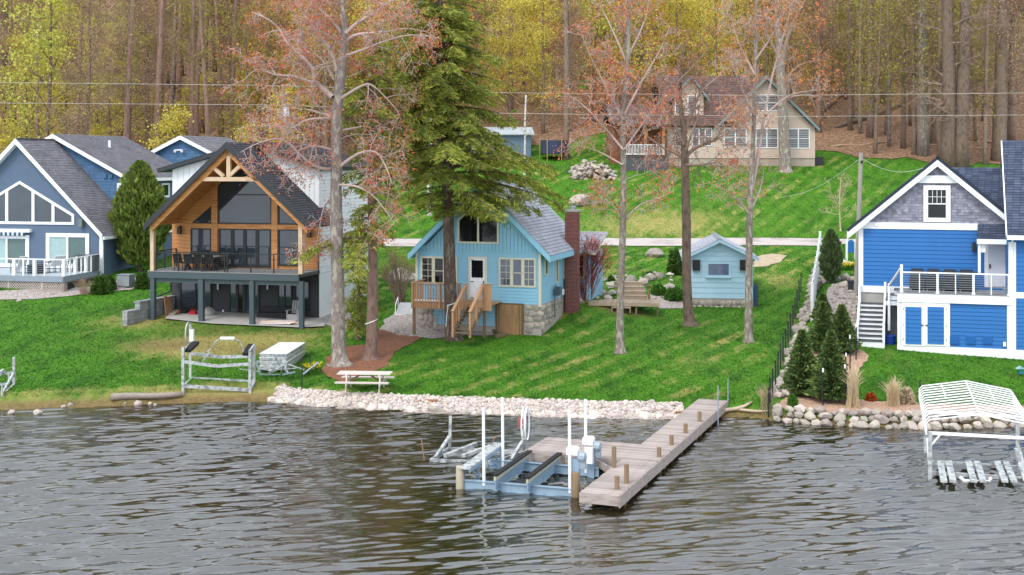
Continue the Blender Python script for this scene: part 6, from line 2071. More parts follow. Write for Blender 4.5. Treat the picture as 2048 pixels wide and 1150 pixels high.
def quads_mesh(name, C, A, B, m):
    """N quads: centres C, half-axes A and B"""
    N = len(C)
    V = np.stack([C - A - B * .35, C + A * .1 - B, C + A, C + A * .1 + B], 1).reshape(-1, 3).astype(np.float32)
    me = bpy.data.meshes.new(name)
    me.vertices.add(4 * N); me.vertices.foreach_set('co', V.ravel())
    me.loops.add(4 * N); me.loops.foreach_set('vertex_index', np.arange(4 * N, dtype=np.int32))
    me.polygons.add(N); me.polygons.foreach_set('loop_start', np.arange(0, 4 * N, 4, dtype=np.int32)); me.polygons.foreach_set('loop_total', np.full(N, 4, dtype=np.int32))
    me.update(); me.validate()
    me.materials.append(m)
    return me
def rand_dirs(g, N):
    d = g.normal(size=(N, 3)); return d / np.linalg.norm(d, axis=1, keepdims=True)
def leaf_cloud(name, centers, per, spread, size, m, seed, aspect=.6, dirs=None, flat=0.0):
    """small leaf faces scattered round the given twig points"""
    g = np.random.default_rng(seed)
    C = np.repeat(np.asarray(centers, float), per, 0)
    N = len(C)
    sp = np.array(spread if hasattr(spread, '__len__') else (spread,) * 3)
    C = C + g.normal(size=(N, 3)) * sp
    A = rand_dirs(g, N)
    if dirs is not None: A = np.repeat(np.asarray(dirs, float), per, 0) + A * .45; A /= np.linalg.norm(A, axis=1, keepdims=True)
    R_ = rand_dirs(g, N)
    if flat: R_[:, 2] *= (1 - flat)
    B = np.cross(A, R_); B /= np.linalg.norm(B, axis=1, keepdims=True) + 1e-9
    s = size * g.uniform(.6, 1.35, (N, 1))
    return quads_mesh(name, C, A * s, B * s * aspect, m)

def wander(r, p, d, L, n, wob, grav=0.0):
    pts = [Vector(p)]
    d = Vector(d).normalized()
    for i in range(n):
        d = (d + Vector((r.uniform(-1, 1), r.uniform(-1, 1), r.uniform(-1, 1))) * wob + Vector((0, 0, grav))).normalized()
        pts.append(pts[-1] + d * (L / n))
    return pts
def lerp_poly(pts, t):
    k = t * (len(pts) - 1); i = min(int(k), len(pts) - 2)
    return pts[i].lerp(pts[i + 1], k - i), (pts[i + 1] - pts[i]).normalized()

def branches(r, mb, path, rad, L, levels, tips, count, wob=.22, up=.25, ratio=.55, t0=.25, spread=1.0, grav=0.0, sides=4):
    """side branches off a path, recursively; twig ends go to tips"""
    n = count
    for i in range(n):
        t = t0 + (1 - t0) * (i + r.random()) / n
        p, d = lerp_poly(path, min(t, .98))
        side = d.cross(Vector((r.uniform(-1, 1), r.uniform(-1, 1), r.uniform(-1, 1))))
        if side.length < 1e-3: continue
        side.normalize()
        dd = (d * r.uniform(.2, .7) + side * spread + Vector((0, 0, up))).normalized()
        l = L * r.uniform(.55, 1.15) * (1.15 - .5 * t)
        k = 4 if levels > 0 else 3
        q = wander(r, p, dd, l, k, wob, grav)
        rr = max(rad * (1.1 - .6 * t), .015)
        mb.tube(q, [max(rr * (1 - .8 * j / k), .009) for j in range(k + 1)], sides if levels > 0 else 3, False)
        tips.append((q[-1], (q[-1] - q[-2]).normalized()))
        if levels > 0:
            branches(r, mb, q, rr * .5, l * ratio, levels - 1, tips, max(3, int(count * .7)) if levels > 1 else r.randint(3, 5), wob, up, ratio, .25, spread, grav, 3)
        else:
            tips.append((q[1], (q[1] - q[0]).normalized()))

def tube_path(r, pxs, d, drift=0.0, o=None, dj=0.15):
    """(px, py, width px) along a limb -> local points and radii; depth wanders along the limb"""
    pts = []; rs = []
    n = len(pxs)
    for i, a in enumerate(pxs):
        dd = d + drift * i / max(n - 1, 1) + r.uniform(-dj, dj)
        pts.append(P(a[0], a[1], dd) - o); rs.append(a[2] / 2 / FPX * dd)
    return pts, rs
def smooth_path(pts, rs, k=3):
    out = []; ro = []
    n = len(pts)
    for i in range(n - 1):
        p0, p1, p2, p3 = pts[max(i - 1, 0)], pts[i], pts[i + 1], pts[min(i + 2, n - 1)]
        for j in range(k):
            t = j / k
            out.append(.5 * ((2 * p1) + (p2 - p0) * t + (2 * p0 - 5 * p1 + 4 * p2 - p3) * t * t + (3 * p1 - p0 - 3 * p2 + p3) * t ** 3))
            ro.append(rs[i] + (rs[i + 1] - rs[i]) * t)
    return out + [pts[-1]], ro + [rs[-1]]

def fg_tree(name, label, base_px, trunk, limbs, barkm, twigm, seed, L=2.2, cnt=7, lev=2, leaves=(), trunk_br=None, group=None, cat='tree', up=.15, grav=0.0, d=None, limb_w=7, flare=1.35):
    """a deciduous tree whose trunk and main limbs follow the photograph; finer branching grows from them"""
    r = random.Random(seed)
    g = G(*base_px) if d is None else P(base_px[0], base_px[1], d)
    o = Vector((g.x, g.y, Tz(g.x, g.y)))
    root = empty(name, o, 0, label, cat, group)
    d = g.y
    pts, rs = tube_path(r, trunk, d, 0, o, .05)
    pts, rs = smooth_path(pts, rs)
    base = [pts[0] + Vector((0, 0, -.4)), pts[0] + Vector((0, 0, .02)), pts[0].lerp(pts[1], .25)]
    mb = MB(); mb.tube(base + pts[1:], [rs[0] * flare * 1.1, rs[0] * flare, rs[0] * 1.08] + rs[1:], 12)
    mb.build('trunk', barkm, root, True)
    lb = MB(); tips = []
    if trunk_br:
        branches(r, lb, pts, trunk_br[1], trunk_br[0], lev, tips, trunk_br[2], up=up, t0=trunk_br[3], grav=grav)
    for lm in limbs:
        w0 = lm[0] if isinstance(lm[0], (int, float)) else limb_w
        lp = lm[1:] if isinstance(lm[0], (int, float)) else lm
        n = len(lp)
        q = [(a[0], a[1], w0 * (1 - .9 * i / (n - 1))) for i, a in enumerate(lp)]
        p2, r2 = tube_path(r, q, d, r.uniform(-2.6, 2.6), o, .25)
        p2, r2 = smooth_path(p2, r2)
        lb.tube(p2, r2, 7, False)
        branches(r, lb, p2, r2[0] * .4, L, lev - 1, tips, cnt, up=up, t0=.2, grav=grav)
        tips.append((p2[-1], (p2[-1] - p2[-2]).normalized()))
    lb.build('limbs', twigm, root, True)
    tp = np.array([t[0] for t in tips])
    for nm, m, frac, per, spread, size in leaves:
        k = np.random.default_rng(seed + 5)
        sel = tp[k.random(len(tp)) < frac]
        if len(sel):
            me = leaf_cloud(nm, sel, per, spread, size, m, seed + 1)
            put(nm, me, root)
    return root

def silver_maple():
    tr = [(680, 728, 40), (678, 700, 29), (676, 620, 27), (675, 540, 26), (673, 450, 25), (672, 380, 23), (674, 320, 23), (673, 240, 22), (679, 170, 21), (686, 110, 18), (689, 60, 14), (684, 10, 12), (680, -50, 9), (678, -110, 5)]
    lm = [(12, (666, 195), (642, 174), (627, 160), (628, 142), (609, 118), (576, 87), (559, 59), (535, 38), (503, 24)),
          (10, (675, 142), (663, 104), (646, 80), (625, 49), (600, 17), (585, -10)), (9, (682, 64), (660, 38), (635, 14), (612, -8)),
          (9, (689, 68), (716, 45), (750, 26), (775, 5), (820, -8)), (8, (690, 85), (709, 71), (740, 66), (775, 63), (815, 57), (862, 66)), (7, (690, 112), (733, 97), (768, 83), (820, 70), (880, 76)),
          (7, (664, 232), (640, 226), (615, 219), (575, 216)), (7, (627, 165), (587, 153), (552, 150), (514, 139), (486, 162)), (7, (662, 236), (615, 240), (587, 254), (540, 252), (505, 258)),
          (8, (664, 338), (643, 337), (615, 323), (566, 280), (520, 285), (480, 305)), (8, (676, 336), (716, 308), (750, 304), (770, 330), (785, 370)), (7, (680, 198), (719, 174), (743, 170), (778, 202), (800, 230)),
          (6, (676, 262), (715, 255), (750, 250), (790, 262)), (6, (664, 300), (630, 292), (600, 300), (560, 330)), (6, (672, 370), (710, 372), (745, 390), (770, 420), (790, 450)), (6, (668, 390), (650, 410), (640, 450), (632, 500)), (6, (610, 118), (606, 90), (604, 60), (596, 52)), (5, (668, 160), (640, 115), (610, 105), (580, 110))]
    fg_tree('maple_tree', 'large grey-barked maple with bare limbs and red buds beside the picnic table', (680, 730), tr, lm, B_silver, B_twig, 21, L=1.9, cnt=9, lev=3, trunk_br=(3.0, .03, 9, .45),
            leaves=[('red_buds', L_red, .2, 4, .18, .05), ('orange_buds', L_orange, .14, 4, .2, .05)], up=-.02, grav=-.04)
silver_maple()

def slim_trees():
    fg_tree('maple_tree', 'slender grey tree with orange buds standing left of the shed', (1240, 705), [(1240, 705, 21), (1240, 640, 15), (1243, 540, 14), (1246, 450, 13), (1247, 350, 12), (1246, 230, 11), (1254, 140, 10), (1256, 40, 8), (1258, -60, 5)],
            [(6, (1247, 240), (1215, 180), (1180, 110), (1160, 60)), (6, (1248, 230), (1285, 160), (1320, 100), (1340, 50)), (5, (1247, 300), (1205, 250), (1160, 205), (1120, 180)), (5, (1248, 300), (1290, 240), (1330, 190)), (5, (1244, 440), (1225, 410), (1195, 390)), (5, (1250, 440), (1280, 410), (1320, 395), (1350, 380)), (5, (1255, 130), (1225, 60), (1200, 10)), (5, (1257, 110), (1290, 40), (1300, -20)), (4, (1246, 330), (1190, 300), (1140, 290))],
            B_grey, B_twig, 31, L=1.5, cnt=9, lev=3, trunk_br=(2.9, .03, 11, .45), leaves=[('orange_buds', L_orange, .13, 4, .25, .06), ('red_buds', L_red, .09, 4, .25, .055)], up=.35)
    fg_tree('maple_tree', 'forked brown-barked tree in front of the shed', (1379, 650), [(1380, 650, 27), (1376, 610, 19), (1373, 540, 18), (1373, 450, 18), (1371, 380, 17), (1370, 320, 16), (1367, 260, 11), (1362, 215, 9), (1360, 150, 6), (1366, 90, 4)],
            [(9, (1370, 318), (1350, 305), (1331, 298), (1305, 280), (1280, 262)), (9, (1372, 312), (1392, 295), (1420, 285), (1450, 268), (1475, 245)), (9, (1368, 270), (1385, 220), (1405, 180), (1440, 150), (1460, 110)), (8, (1364, 225), (1353, 174), (1380, 140), (1410, 109)), (6, (1368, 290), (1345, 240), (1325, 200), (1310, 160)), (6, (1371, 300), (1390, 250), (1400, 210)), (6, (1371, 330), (1400, 330), (1430, 325), (1455, 320)), (5, (1371, 340), (1340, 330), (1310, 335))],
            B_brown, B_twigb, 32, L=1.6, cnt=9, lev=3, trunk_br=(2.4, .03, 8, .5), leaves=[('orange_buds', L_orange, .05, 3, .2, .055), ('red_buds', L_red, .04, 3, .15, .05)], up=.3)
    fg_tree('maple_tree', 'slim twin-stemmed grey tree near the right corner of the shed', (1497, 684), [(1497, 684, 19), (1497, 620, 15), (1498, 540, 14), (1499, 450, 13), (1501, 380, 12), (1506, 300, 9), (1509, 200, 8), (1511, 90, 7), (1514, -20, 5), (1516, -90, 3)],
            [(8, (1502, 385), (1515, 320), (1527, 240), (1545, 150), (1570, 60), (1590, -10)), (5, (1500, 430), (1480, 405), (1450, 380), (1415, 365)), (5, (1502, 420), (1520, 380), (1528, 340)), (5, (1508, 230), (1480, 170), (1455, 110)), (5, (1510, 150), (1475, 80), (1460, 20)), (5, (1511, 120), (1550, 60), (1570, 0)), (5, (1530, 230), (1580, 190), (1640, 180)), (4, (1506, 300), (1475, 270), (1450, 230))],
            B_grey, B_twig, 33, L=1.5, cnt=9, lev=3, trunk_br=(2.6, .03, 10, .45), leaves=[('orange_buds', L_orange, .14, 4, .25, .06)], up=.35)
    fg_tree('maple_tree', 'stout grey trunk with a burl in front of the tan house', (1572, 342), [(1571, 343, 26), (1570, 320, 23), (1568, 270, 22), (1564, 200, 19), (1560, 120, 17), (1556, 40, 14), (1552, -40, 10)],
            [(10, (1562, 130), (1580, 60), (1610, 0), (1630, -40)), (7, (1562, 170), (1600, 130), (1650, 120)), (7, (1560, 120), (1530, 60), (1505, 10)), (6, (1564, 200), (1610, 190), (1660, 200)), (6, (1558, 80), (1590, 50), (1640, 40))],
            B_grey, B_twigb, 34, L=2.6, cnt=10, lev=2, leaves=[('orange_leaves', L_orange, .6, 5, .3, .11)], up=.1, flare=1.2)
    fg_tree('sapling', 'small bare pale sapling by the utility pole', (1680, 462), [(1681, 462, 3.5), (1680, 440, 3), (1679, 410, 2.5), (1680, 380, 2), (1682, 355, 1)],
            [(1.6, (1680, 420), (1665, 390), (1655, 360)), (1.6, (1680, 410), (1690, 380), (1700, 360)), (1.4, (1680, 440), (1700, 425), (1712, 415)), (1.4, (1680, 430), (1660, 425), (1650, 420))], mat('pale_twig', (206, 190, 150), .9, .1, 5), mat('pale_twig', (206, 190, 150)), 35, L=.9, cnt=8, lev=2, trunk_br=(1.2, .012, 14, .3), leaves=[], up=.5)
slim_trees()

def spray_mesh(name, tips, dirs, m, seed, per, spread, size, aspect):
    return leaf_cloud(name, tips, per, spread, size, m, seed, aspect, dirs, flat=.6)

def conifer(name, label, base_px, trunk, tiers, barkm, seed, needles=(L_hem, L_hemy), droop=.35, per=5, size=.14, trunk_only=False, group=None, d=None, gaps=.0):
    """drooping evergreen: tiers of (py, left px, right px, branches) give the outline; sprays hang along each branch"""
    r = random.Random(seed)
    g = G(*base_px) if d is None else P(base_px[0], base_px[1], d)
    o = Vector((g.x, g.y, Tz(g.x, g.y)))
    root = empty(name, o, 0, label, 'tree', group)
    d = g.y
    pts, rs = tube_path(r, trunk, d, 0, o, .03); pts, rs = smooth_path(pts, rs)
    mb = MB(); mb.tube([pts[0] - Vector((0, 0, .4)), pts[0]] + pts[1:], [rs[0] * 1.4, rs[0] * 1.25] + rs[1:], 12); mb.build('trunk', barkm, root, True)
    bm_ = MB()
    tip = []; dr = []
    for (py, xl, xr, nb) in tiers:
        z = CH - (py - HY) / FPX * d - o.z
        # trunk position at that height
        c = min(pts, key=lambda p: abs(p.z - z)); c = Vector((c.x, c.y, z))
        xc = CX + (c.x + o.x) / d * FPX
        nb = int(nb * 1.5)
        for k in range(nb):
            a = 2 * math.pi * (k + r.random() * .8) / nb
            ext = (xr - xc) if math.cos(a) > 0 else (xc - xl)
            ext = max(ext, 12) / FPX * d * r.uniform(.8, 1.4)
            dir_ = Vector((math.cos(a), math.sin(a), r.uniform(-.05, .25)))
            n = 6
            p = c + Vector((0, 0, r.uniform(-.35, .35))); q = [p.copy()]
            dd = dir_.normalized()
            for i in range(n):
                dd = (dd + Vector((r.uniform(-.1, .1), r.uniform(-.1, .1), -droop * .3))).normalized()
                q.append(q[-1] + dd * ext / n)
            bm_.tube(q, [max(.006, (.035 + .012 * ext) * (1 - .9 * i / n)) for i in range(n + 1)], 4, False)
            m_ = max(4, int(ext / .13))
            for j in range(m_):
                t = .12 + .88 * (j + r.random()) / m_
                if r.random() < gaps: continue
                bp, bd = lerp_poly(q, min(t, .99))
                side = Vector((-bd.y, bd.x, 0)).normalized() * r.choice((-1, 1))
                l = (.35 + ext * .24) * (1.1 - t * .75) * r.uniform(.5, 1.1)
                sd = (side + bd * .8 + Vector((0, 0, -.25 - .35 * r.random()))).normalized()
                k2 = max(2, int(l / .12))
                for u in range(k2):
                    s = (u + .5) / k2
                    tip.append(bp + sd * l * s + Vector((0, 0, -.14 * s * s))); dr.append(sd)
    bm_.build('branches', barkm, root, True)
    tip = np.array(tip); dr = np.array(dr)
    gg = np.random.default_rng(seed)
    k = gg.random(len(tip)) < .5
    put('dark_needles', spray_mesh('dark_needles', tip[k], dr[k], needles[0], seed + 1, per, (.09, .09, .06), size, .2), root)
    put('pale_needles', spray_mesh('pale_needles', tip[~k], dr[~k], needles[1], seed + 2, per, (.09, .09, .06), size, .2), root)
    return root

conifer('hemlock_tree', 'tall drooping hemlock in front of the blue cottage with rope round its trunk', (906, 679), [(907, 680, 36), (903, 640, 28), (900, 560, 25), (897, 450, 23), (893, 340, 20), (888, 220, 17), (884, 100, 14), (880, 0, 11), (878, -90, 7)],
        [(412, 850, 1045, 7), (385, 800, 1050, 6), (350, 790, 1075, 7), (318, 770, 1085, 7), (285, 760, 1070, 7), (255, 735, 1030, 8), (225, 720, 1015, 8), (195, 715, 1010, 8), (165, 720, 1000, 8), (135, 730, 1000, 8), (105, 745, 995, 8), (75, 760, 990, 8), (45, 770, 980, 8), (15, 780, 975, 8), (-20, 790, 960, 7), (-55, 800, 940, 6)], bark('hemlock_bark', (104, 84, 74), (140, 130, 116), sfac=.3), 41, per=6, size=.14, gaps=.45, droop=.24)
conifer('cedar_tree', 'cedar with bare brown trunk rising from the mulch behind the maple', (740, 718), [(741, 718, 34), (743, 690, 24), (745, 600, 22), (746, 500, 20), (744, 400, 18), (743, 320, 15), (742, 220, 12), (744, 130, 8), (745, 70, 4)],
        [(468, 560, 775, 6), (440, 690, 800, 5), (410, 700, 800, 5), (375, 690, 800, 6), (340, 690, 820, 6), (305, 695, 820, 6), (270, 700, 820, 6), (235, 690, 810, 6), (200, 680, 815, 6), (165, 690, 810, 6), (135, 700, 800, 6), (105, 715, 790, 5), (80, 730, 770, 4)], bark('cedar_bark', (146, 118, 106), (116, 92, 82)), 42, per=6, size=.13, gaps=.45)
conifer('hemlock_sapling', 'small dark hemlock growing beside the white wall of the timber house', (715, 680), [(716, 682, 9), (717, 600, 7), (718, 520, 5), (718, 430, 3)],
        [(645, 685, 750, 6), (620, 680, 755, 6), (595, 682, 752, 6), (570, 685, 750, 6), (545, 690, 748, 5), (520, 690, 745, 5), (495, 692, 742, 5), (470, 697, 740, 5), (445, 702, 735, 4)], B_brown, 43, per=6, size=.12, gaps=.3)

def cone_tree(name, label, px, base_py, top_py, wpx, m1, m2, seed, d=None, n=2600, size=.1, ovoid=False, aspect=.35, group=None, cat='tree'):
    """dense conical or egg-shaped evergreen of small upswept sprays on a stem"""
    r = random.Random(seed); g = np.random.default_rng(seed)
    b = G(px, base_py) if d is None else P(px, base_py, d)
    o = Vector((b.x, b.y, Tz(b.x, b.y)))
    root = empty(name, o, 0, label, cat, group)
    h = (base_py - top_py) / FPX * b.y + (b.z - o.z); R_ = wpx / 2 / FPX * b.y
    mb = MB(); mb.tube([(0, 0, -.2), (0, 0, h * .95)], [.03 + R_ * .06, .01], 7); mb.build('trunk', B_brown, root)
    t = g.random(n) ** (.85 if ovoid else 1.25)
    a = g.uniform(0, 2 * math.pi, n)
    lobes = 1 + .14 * np.sin(a * 5 + t * 19) + .10 * np.sin(a * 3 - t * 33)
    prof = (np.sin(np.clip(t * .93 + .07, 0, 1) * math.pi) ** .62 * (1 - .25 * t)) if ovoid else (1 - t) ** .85 * (.75 + .25 * np.sin(t * 60) ** 2) + .02
    rad = R_ * prof * lobes * (g.random(n) ** .28)
    C = np.stack([np.cos(a) * rad, np.sin(a) * rad, .08 * h + t * h * .92], -1)
    A = np.stack([np.cos(a), np.sin(a), np.full(n, 1.6 if ovoid else .35)], -1) + g.normal(size=(n, 3)) * .35
    A /= np.linalg.norm(A, axis=1, keepdims=True)
    B = np.cross(A, rand_dirs(g, n)); B /= np.linalg.norm(B, axis=1, keepdims=True)
    s = size * g.uniform(.6, 1.4, (n, 1))
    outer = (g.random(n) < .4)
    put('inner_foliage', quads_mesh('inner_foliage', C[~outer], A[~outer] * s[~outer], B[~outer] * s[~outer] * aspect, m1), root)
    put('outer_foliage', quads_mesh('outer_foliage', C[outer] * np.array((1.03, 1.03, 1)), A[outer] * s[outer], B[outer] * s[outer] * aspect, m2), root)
    return root

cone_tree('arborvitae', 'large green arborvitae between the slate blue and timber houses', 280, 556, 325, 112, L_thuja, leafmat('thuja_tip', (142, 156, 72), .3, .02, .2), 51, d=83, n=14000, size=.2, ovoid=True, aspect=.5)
for px, by, ty, w, sd, lab in ((1605, 792, 662, 84, 61, 'dark spruce nearest the boulder wall'), (1662, 804, 664, 88, 62, 'bright green spruce nearest the lake with tan grass beside it'), (1684, 705, 612, 66, 63, 'dark spruce beside the stone rubble slope'), (1646, 706, 606, 60, 64, 'spruce behind the two front spruces'), (1645, 640, 590, 40, 65, 'smallest rear spruce at the foot of the white fence')):
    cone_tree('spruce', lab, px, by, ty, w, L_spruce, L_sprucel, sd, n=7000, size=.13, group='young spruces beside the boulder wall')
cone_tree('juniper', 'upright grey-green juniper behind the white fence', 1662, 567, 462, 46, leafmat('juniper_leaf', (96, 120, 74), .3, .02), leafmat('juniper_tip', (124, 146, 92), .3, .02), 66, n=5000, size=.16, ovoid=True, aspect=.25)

def shrub(label, px, py, wpx, hpx, m, seed, n=2500, size=.06, d=None, name='shrub', cat='shrub', m2=None, group=None):
    g = np.random.default_rng(seed)
    b = G(px, py) if d is None else P(px, py, d)
    o = Vector((b.x, b.y, Tz(b.x, b.y)))
    root = empty(name, o, 0, label, cat, group)
    R_ = wpx / 2 / FPX * b.y; h = hpx / FPX * b.y
    D = rand_dirs(g, n); D[:, 2] = np.abs(D[:, 2])
    rad = (g.random((n, 1)) ** .22) * (1 + .07 * np.sin(D[:, :1] * 9) + .05 * np.sin(D[:, 1:2] * 13))
    C = D * rad * np.array((R_, R_, h)) + np.array((0, 0, .03))
    A = D + g.normal(size=(n, 3)) * .6; A /= np.linalg.norm(A, axis=1, keepdims=True)
    B = np.cross(A, rand_dirs(g, n)); B /= np.linalg.norm(B, axis=1, keepdims=True)
    s = size * g.uniform(.6, 1.4, (n, 1))
    put('foliage', quads_mesh('foliage', C, A * s, B * s * .6, m), root)
    mb = MB()
    for k in range(5): mb.tube([(0, 0, -.1), (R_ * .4 * math.cos(k * 1.3), R_ * .4 * math.sin(k * 1.3), h * .7)], [.03, .01], 4)
    mb.build('stems', B_brown, root)
    return root
for px, py, w, h, lab in ((202, 586, 42, 34, 'round clipped shrub nearest the left deck'), (219, 580, 26, 28, 'smaller clipped shrub between deck and air conditioner'), (286, 576, 34, 30, 'round clipped shrub right of the air conditioner')):
    shrub(lab, px, py, w, h, L_shrub, px, 5000, .06)
shrub('dark round bush against the left side of the shed', 1351, 548, 34, 48, L_shrub, 71, 3000, .1)
shrub('low fresh green plant beside the shed corner', 1350, 600, 44, 24, L_green, 72, 1800, .09)
shrub('green plant right of the timber steps', 1318, 590, 32, 20, L_green, 73, 1400, .08)
shrub('yellow-green cushion plant by the red dogwood', 1197, 580, 22, 16, L_hemy, 74, 900, .06)
shrub('pale dried hydrangea by the ornamental grass', 1813, 808, 34, 34, leafmat('dry_flower', (220, 200, 170), .2, .02), 75, 500, .07)
shrub('small rusty orange shrub on the mulch by the shore', 1741, 803, 22, 16, leafmat('rust_leaf', (190, 96, 50), .25, .02), 76, 500, .05)
shrub('low green plant at the shore below the spruces', 1585, 812, 20, 22, L_green, 77, 700, .06)
shrub('small evergreen mound on the rockery edge', 1300, 556, 20, 12, L_shrub, 78, 700, .06)
shrub('small evergreen mound in the grass by the rockery', 1222, 562, 14, 10, L_shrub, 79, 500, .06)

def twig_fan(name, label, px, py, xl, xr, top, m, n, seed, cat='shrub', rad=.012, sub=3, leafm=None, curve=.12):
    r = random.Random(seed)
    b = G(px, py); o = b
    root = empty(name, o, 0, label, cat)
    mb = MB(); tips = []
    for i in range(n):
        tx = r.uniform(xl, xr); ty = top + abs(tx - (xl + xr) / 2) / max(xr - xl, 1) * (py - top) * .45 + r.uniform(0, (py - top) * .3)
        e = P(tx, ty, b.y + r.uniform(-.9, .9)) - o
        s = Vector((r.uniform(-.25, .25), r.uniform(-.25, .25), -.05))
        m1 = s.lerp(e, .5) + Vector((0, 0, e.z * curve))
        mb.tube([s, m1, e], [rad * 1.3, rad, rad * .4], 4, False)
        for k in range(sub):
            t = r.uniform(.4, .9); p = m1.lerp(e, t)
            q = p + (e - m1) * .4 + Vector((r.uniform(-.3, .3), r.uniform(-.3, .3), r.uniform(.0, .2)))
            mb.tube([p, q], [rad * .6, rad * .3], 3, False); tips.append(q)
    mb.build('stems', m, root)
    if leafm: put('buds', leaf_cloud('buds', np.array(tips), 3, .06, .04, leafm, seed), root)
    return root
twig_fan('dogwood_shrub', 'tall red-stemmed dogwood shrub behind the brick chimney', 1172, 600, 1142, 1226, 474, mat('red_stem', (134, 62, 58), .8, .2, 6, alb=.9), 110, 81, rad=.018, sub=4, leafm=L_red)
for px, py, xl, xr, top, lab in ((1706, 815, 1694, 1718, 730, 'tall tan ornamental grass clump nearest the spruces'), (1786, 812, 1772, 1800, 757, 'tan ornamental grass clump beside the dried hydrangea')):
    twig_fan('ornamental_grass', lab, px, py, xl, xr, top, mat('straw', (226, 204, 164), .9, .12, 4), 140, px, 'grass', rad=.009, sub=1, curve=.05)
twig_fan('bare_shrub', 'small bare tan shrub at the corner of the left deck', 170, 588, 150, 186, 558, mat('tan_twig', (176, 146, 122), .9, .1, 4), 40, 84, rad=.01)
twig_fan('bare_shrub', 'bare brush growing left of the cottage porch', 800, 610, 760, 832, 500, B_twigb, 90, 85, rad=.014, sub=4, leafm=L_olive)
twig_fan('bare_shrub', 'dead brush at the fence end by the shore', 1532, 825, 1512, 1550, 770, mat('tan_twig', (176, 146, 122)), 26, 86, rad=.008)
def daffodils(label, px, py, n, seed, wx):
    r = random.Random(seed); b = G(px, py)
    root = empty('daffodil_clump', b, 0, label, 'flowers')
    gp = []; fp = []
    for i in range(n):
        p = Vector((r.uniform(-wx, wx), r.uniform(-.35, .35), 0)); h = r.uniform(.25, .48)
        for k in range(3): gp.append(p + Vector((r.uniform(-.05, .05), r.uniform(-.05, .05), h * .5 * r.random() + .1)))
        fp.append(p + Vector((0, 0, h)))
    put('leaves', leaf_cloud('leaves', np.array(gp), 2, .03, .14, L_green, seed, .12, np.tile((0, 0, 1.), (len(gp), 1))), root)
    put('blooms', leaf_cloud('blooms', np.array(fp), 4, .03, .05, leafmat('daffodil_yellow', (246, 222, 60), .12, .01, .2), seed, .8), root)
daffodils('clump of yellow daffodils beside the metal stake near the big trunk', 622, 748, 46, 91, .42)
daffodils('yellow daffodils behind the left corner of the blue house', 1694, 540, 60, 92, .4)
# ------------------------------------------------------------ the wood on the hill
def forest_proto(kind, seed):
    """one woodland tree (trunk mesh, limbs mesh, crown mesh) about 18 m tall standing at the origin"""
    r = random.Random(seed)
    H_ = {'leafy': 15, 'bare': 18, 'bud': 14, 'pine': 24, 'under': 6.5, 'haze': 17}[kind]
    rad = {'leafy': .2, 'bare': .27, 'bud': .17, 'pine': .24, 'under': .07, 'haze': .2}[kind]
    path = wander(r, (0, 0, -.5), (r.uniform(-.04, .04), 0, 1), H_, 8, .035, .05)
    mb = MB(); mb.tube(path, [rad * (1.25 if i == 0 else 1) * (1 - .72 * i / 8) for i in range(9)], 8)
    trunk = mb.mesh('trunk', True); trunk.materials.append(B_pine if kind == 'pine' else B_forest)
    lb = MB(); tips = []
    cfg = {'leafy': (3.6, 22, .16, 1), 'bare': (3.8, 24, .3, 2), 'bud': (3.0, 20, .22, 1), 'pine': (1.8, 16, .35, 1), 'under': (1.8, 14, .15, 1), 'haze': (3.8, 22, .22, 1)}[kind]
    branches(r, lb, path, rad * .32, cfg[0], cfg[3], tips, cfg[1], up=.3 if kind != 'pine' else 0.0, t0=cfg[2], ratio=.5)
    limbs = lb.mesh('limbs', True); limbs.materials.append(B_forest if kind != 'bare' else B_twigb)
    tp = np.array([t[0] for t in tips])
    per, sp, size = {'leafy': (22, (.65, .65, .2), .095), 'bare': (3, .4, .06), 'bud': (17, (.5, .5, .35), .075), 'pine': (8, .3, .08), 'under': (18, (.4, .4, .2), .08), 'haze': (15, (.7, .7, .4), .095)}[kind]
    return trunk, limbs, tp, per, sp, size

PROTO = {}
def protos(kind, leafm, nvar, seed):
    key = (kind, leafm.name)
    if key not in PROTO:
        out = []
        for i in range(nvar):
            tr, li, tp, per, sp, size = forest_proto(kind, seed + i)
            out.append((tr, li, leaf_cloud('crown', tp, per, sp, size, leafm, seed + i, .7)))
        PROTO[key] = out
    return PROTO[key]

KINDS = {'yellow': ('leafy', L_yellow, 3), 'lime': ('leafy', L_lime, 3), 'orange': ('bud', L_orange, 3), 'red': ('bud', L_red, 2), 'bare': ('bare', L_buff, 4), 'pine': ('pine', L_olive, 3), 'under': ('under', L_olive, 3), 'undery': ('under', L_yellow, 2), 'olive': ('haze', L_olive, 3), 'underb': ('under', L_orange, 2)}
DESC = {'yellow': 'yellow-leaved woodland tree', 'lime': 'lime-green woodland tree', 'orange': 'woodland tree in orange bud', 'red': 'woodland tree in red bud', 'bare': 'bare brown woodland tree', 'pine': 'straight-stemmed pine', 'under': 'low olive understory tree', 'undery': 'low yellow understory tree', 'olive': 'olive-leaved woodland tree', 'underb': 'low orange understory tree'}
def zone_name(px):
    for lim, nm in ((240, 'behind the slate blue house'), (480, 'behind the blue outbuilding'), (800, 'behind the timber house'), (1180, 'behind the blue cottage'), (1420, 'behind the porch of the tan house'), (1680, 'behind the gables of the tan house'), (9999, 'behind the bright blue house')):
        if px < lim: return nm
FR = random.Random(77)
NT = [0]
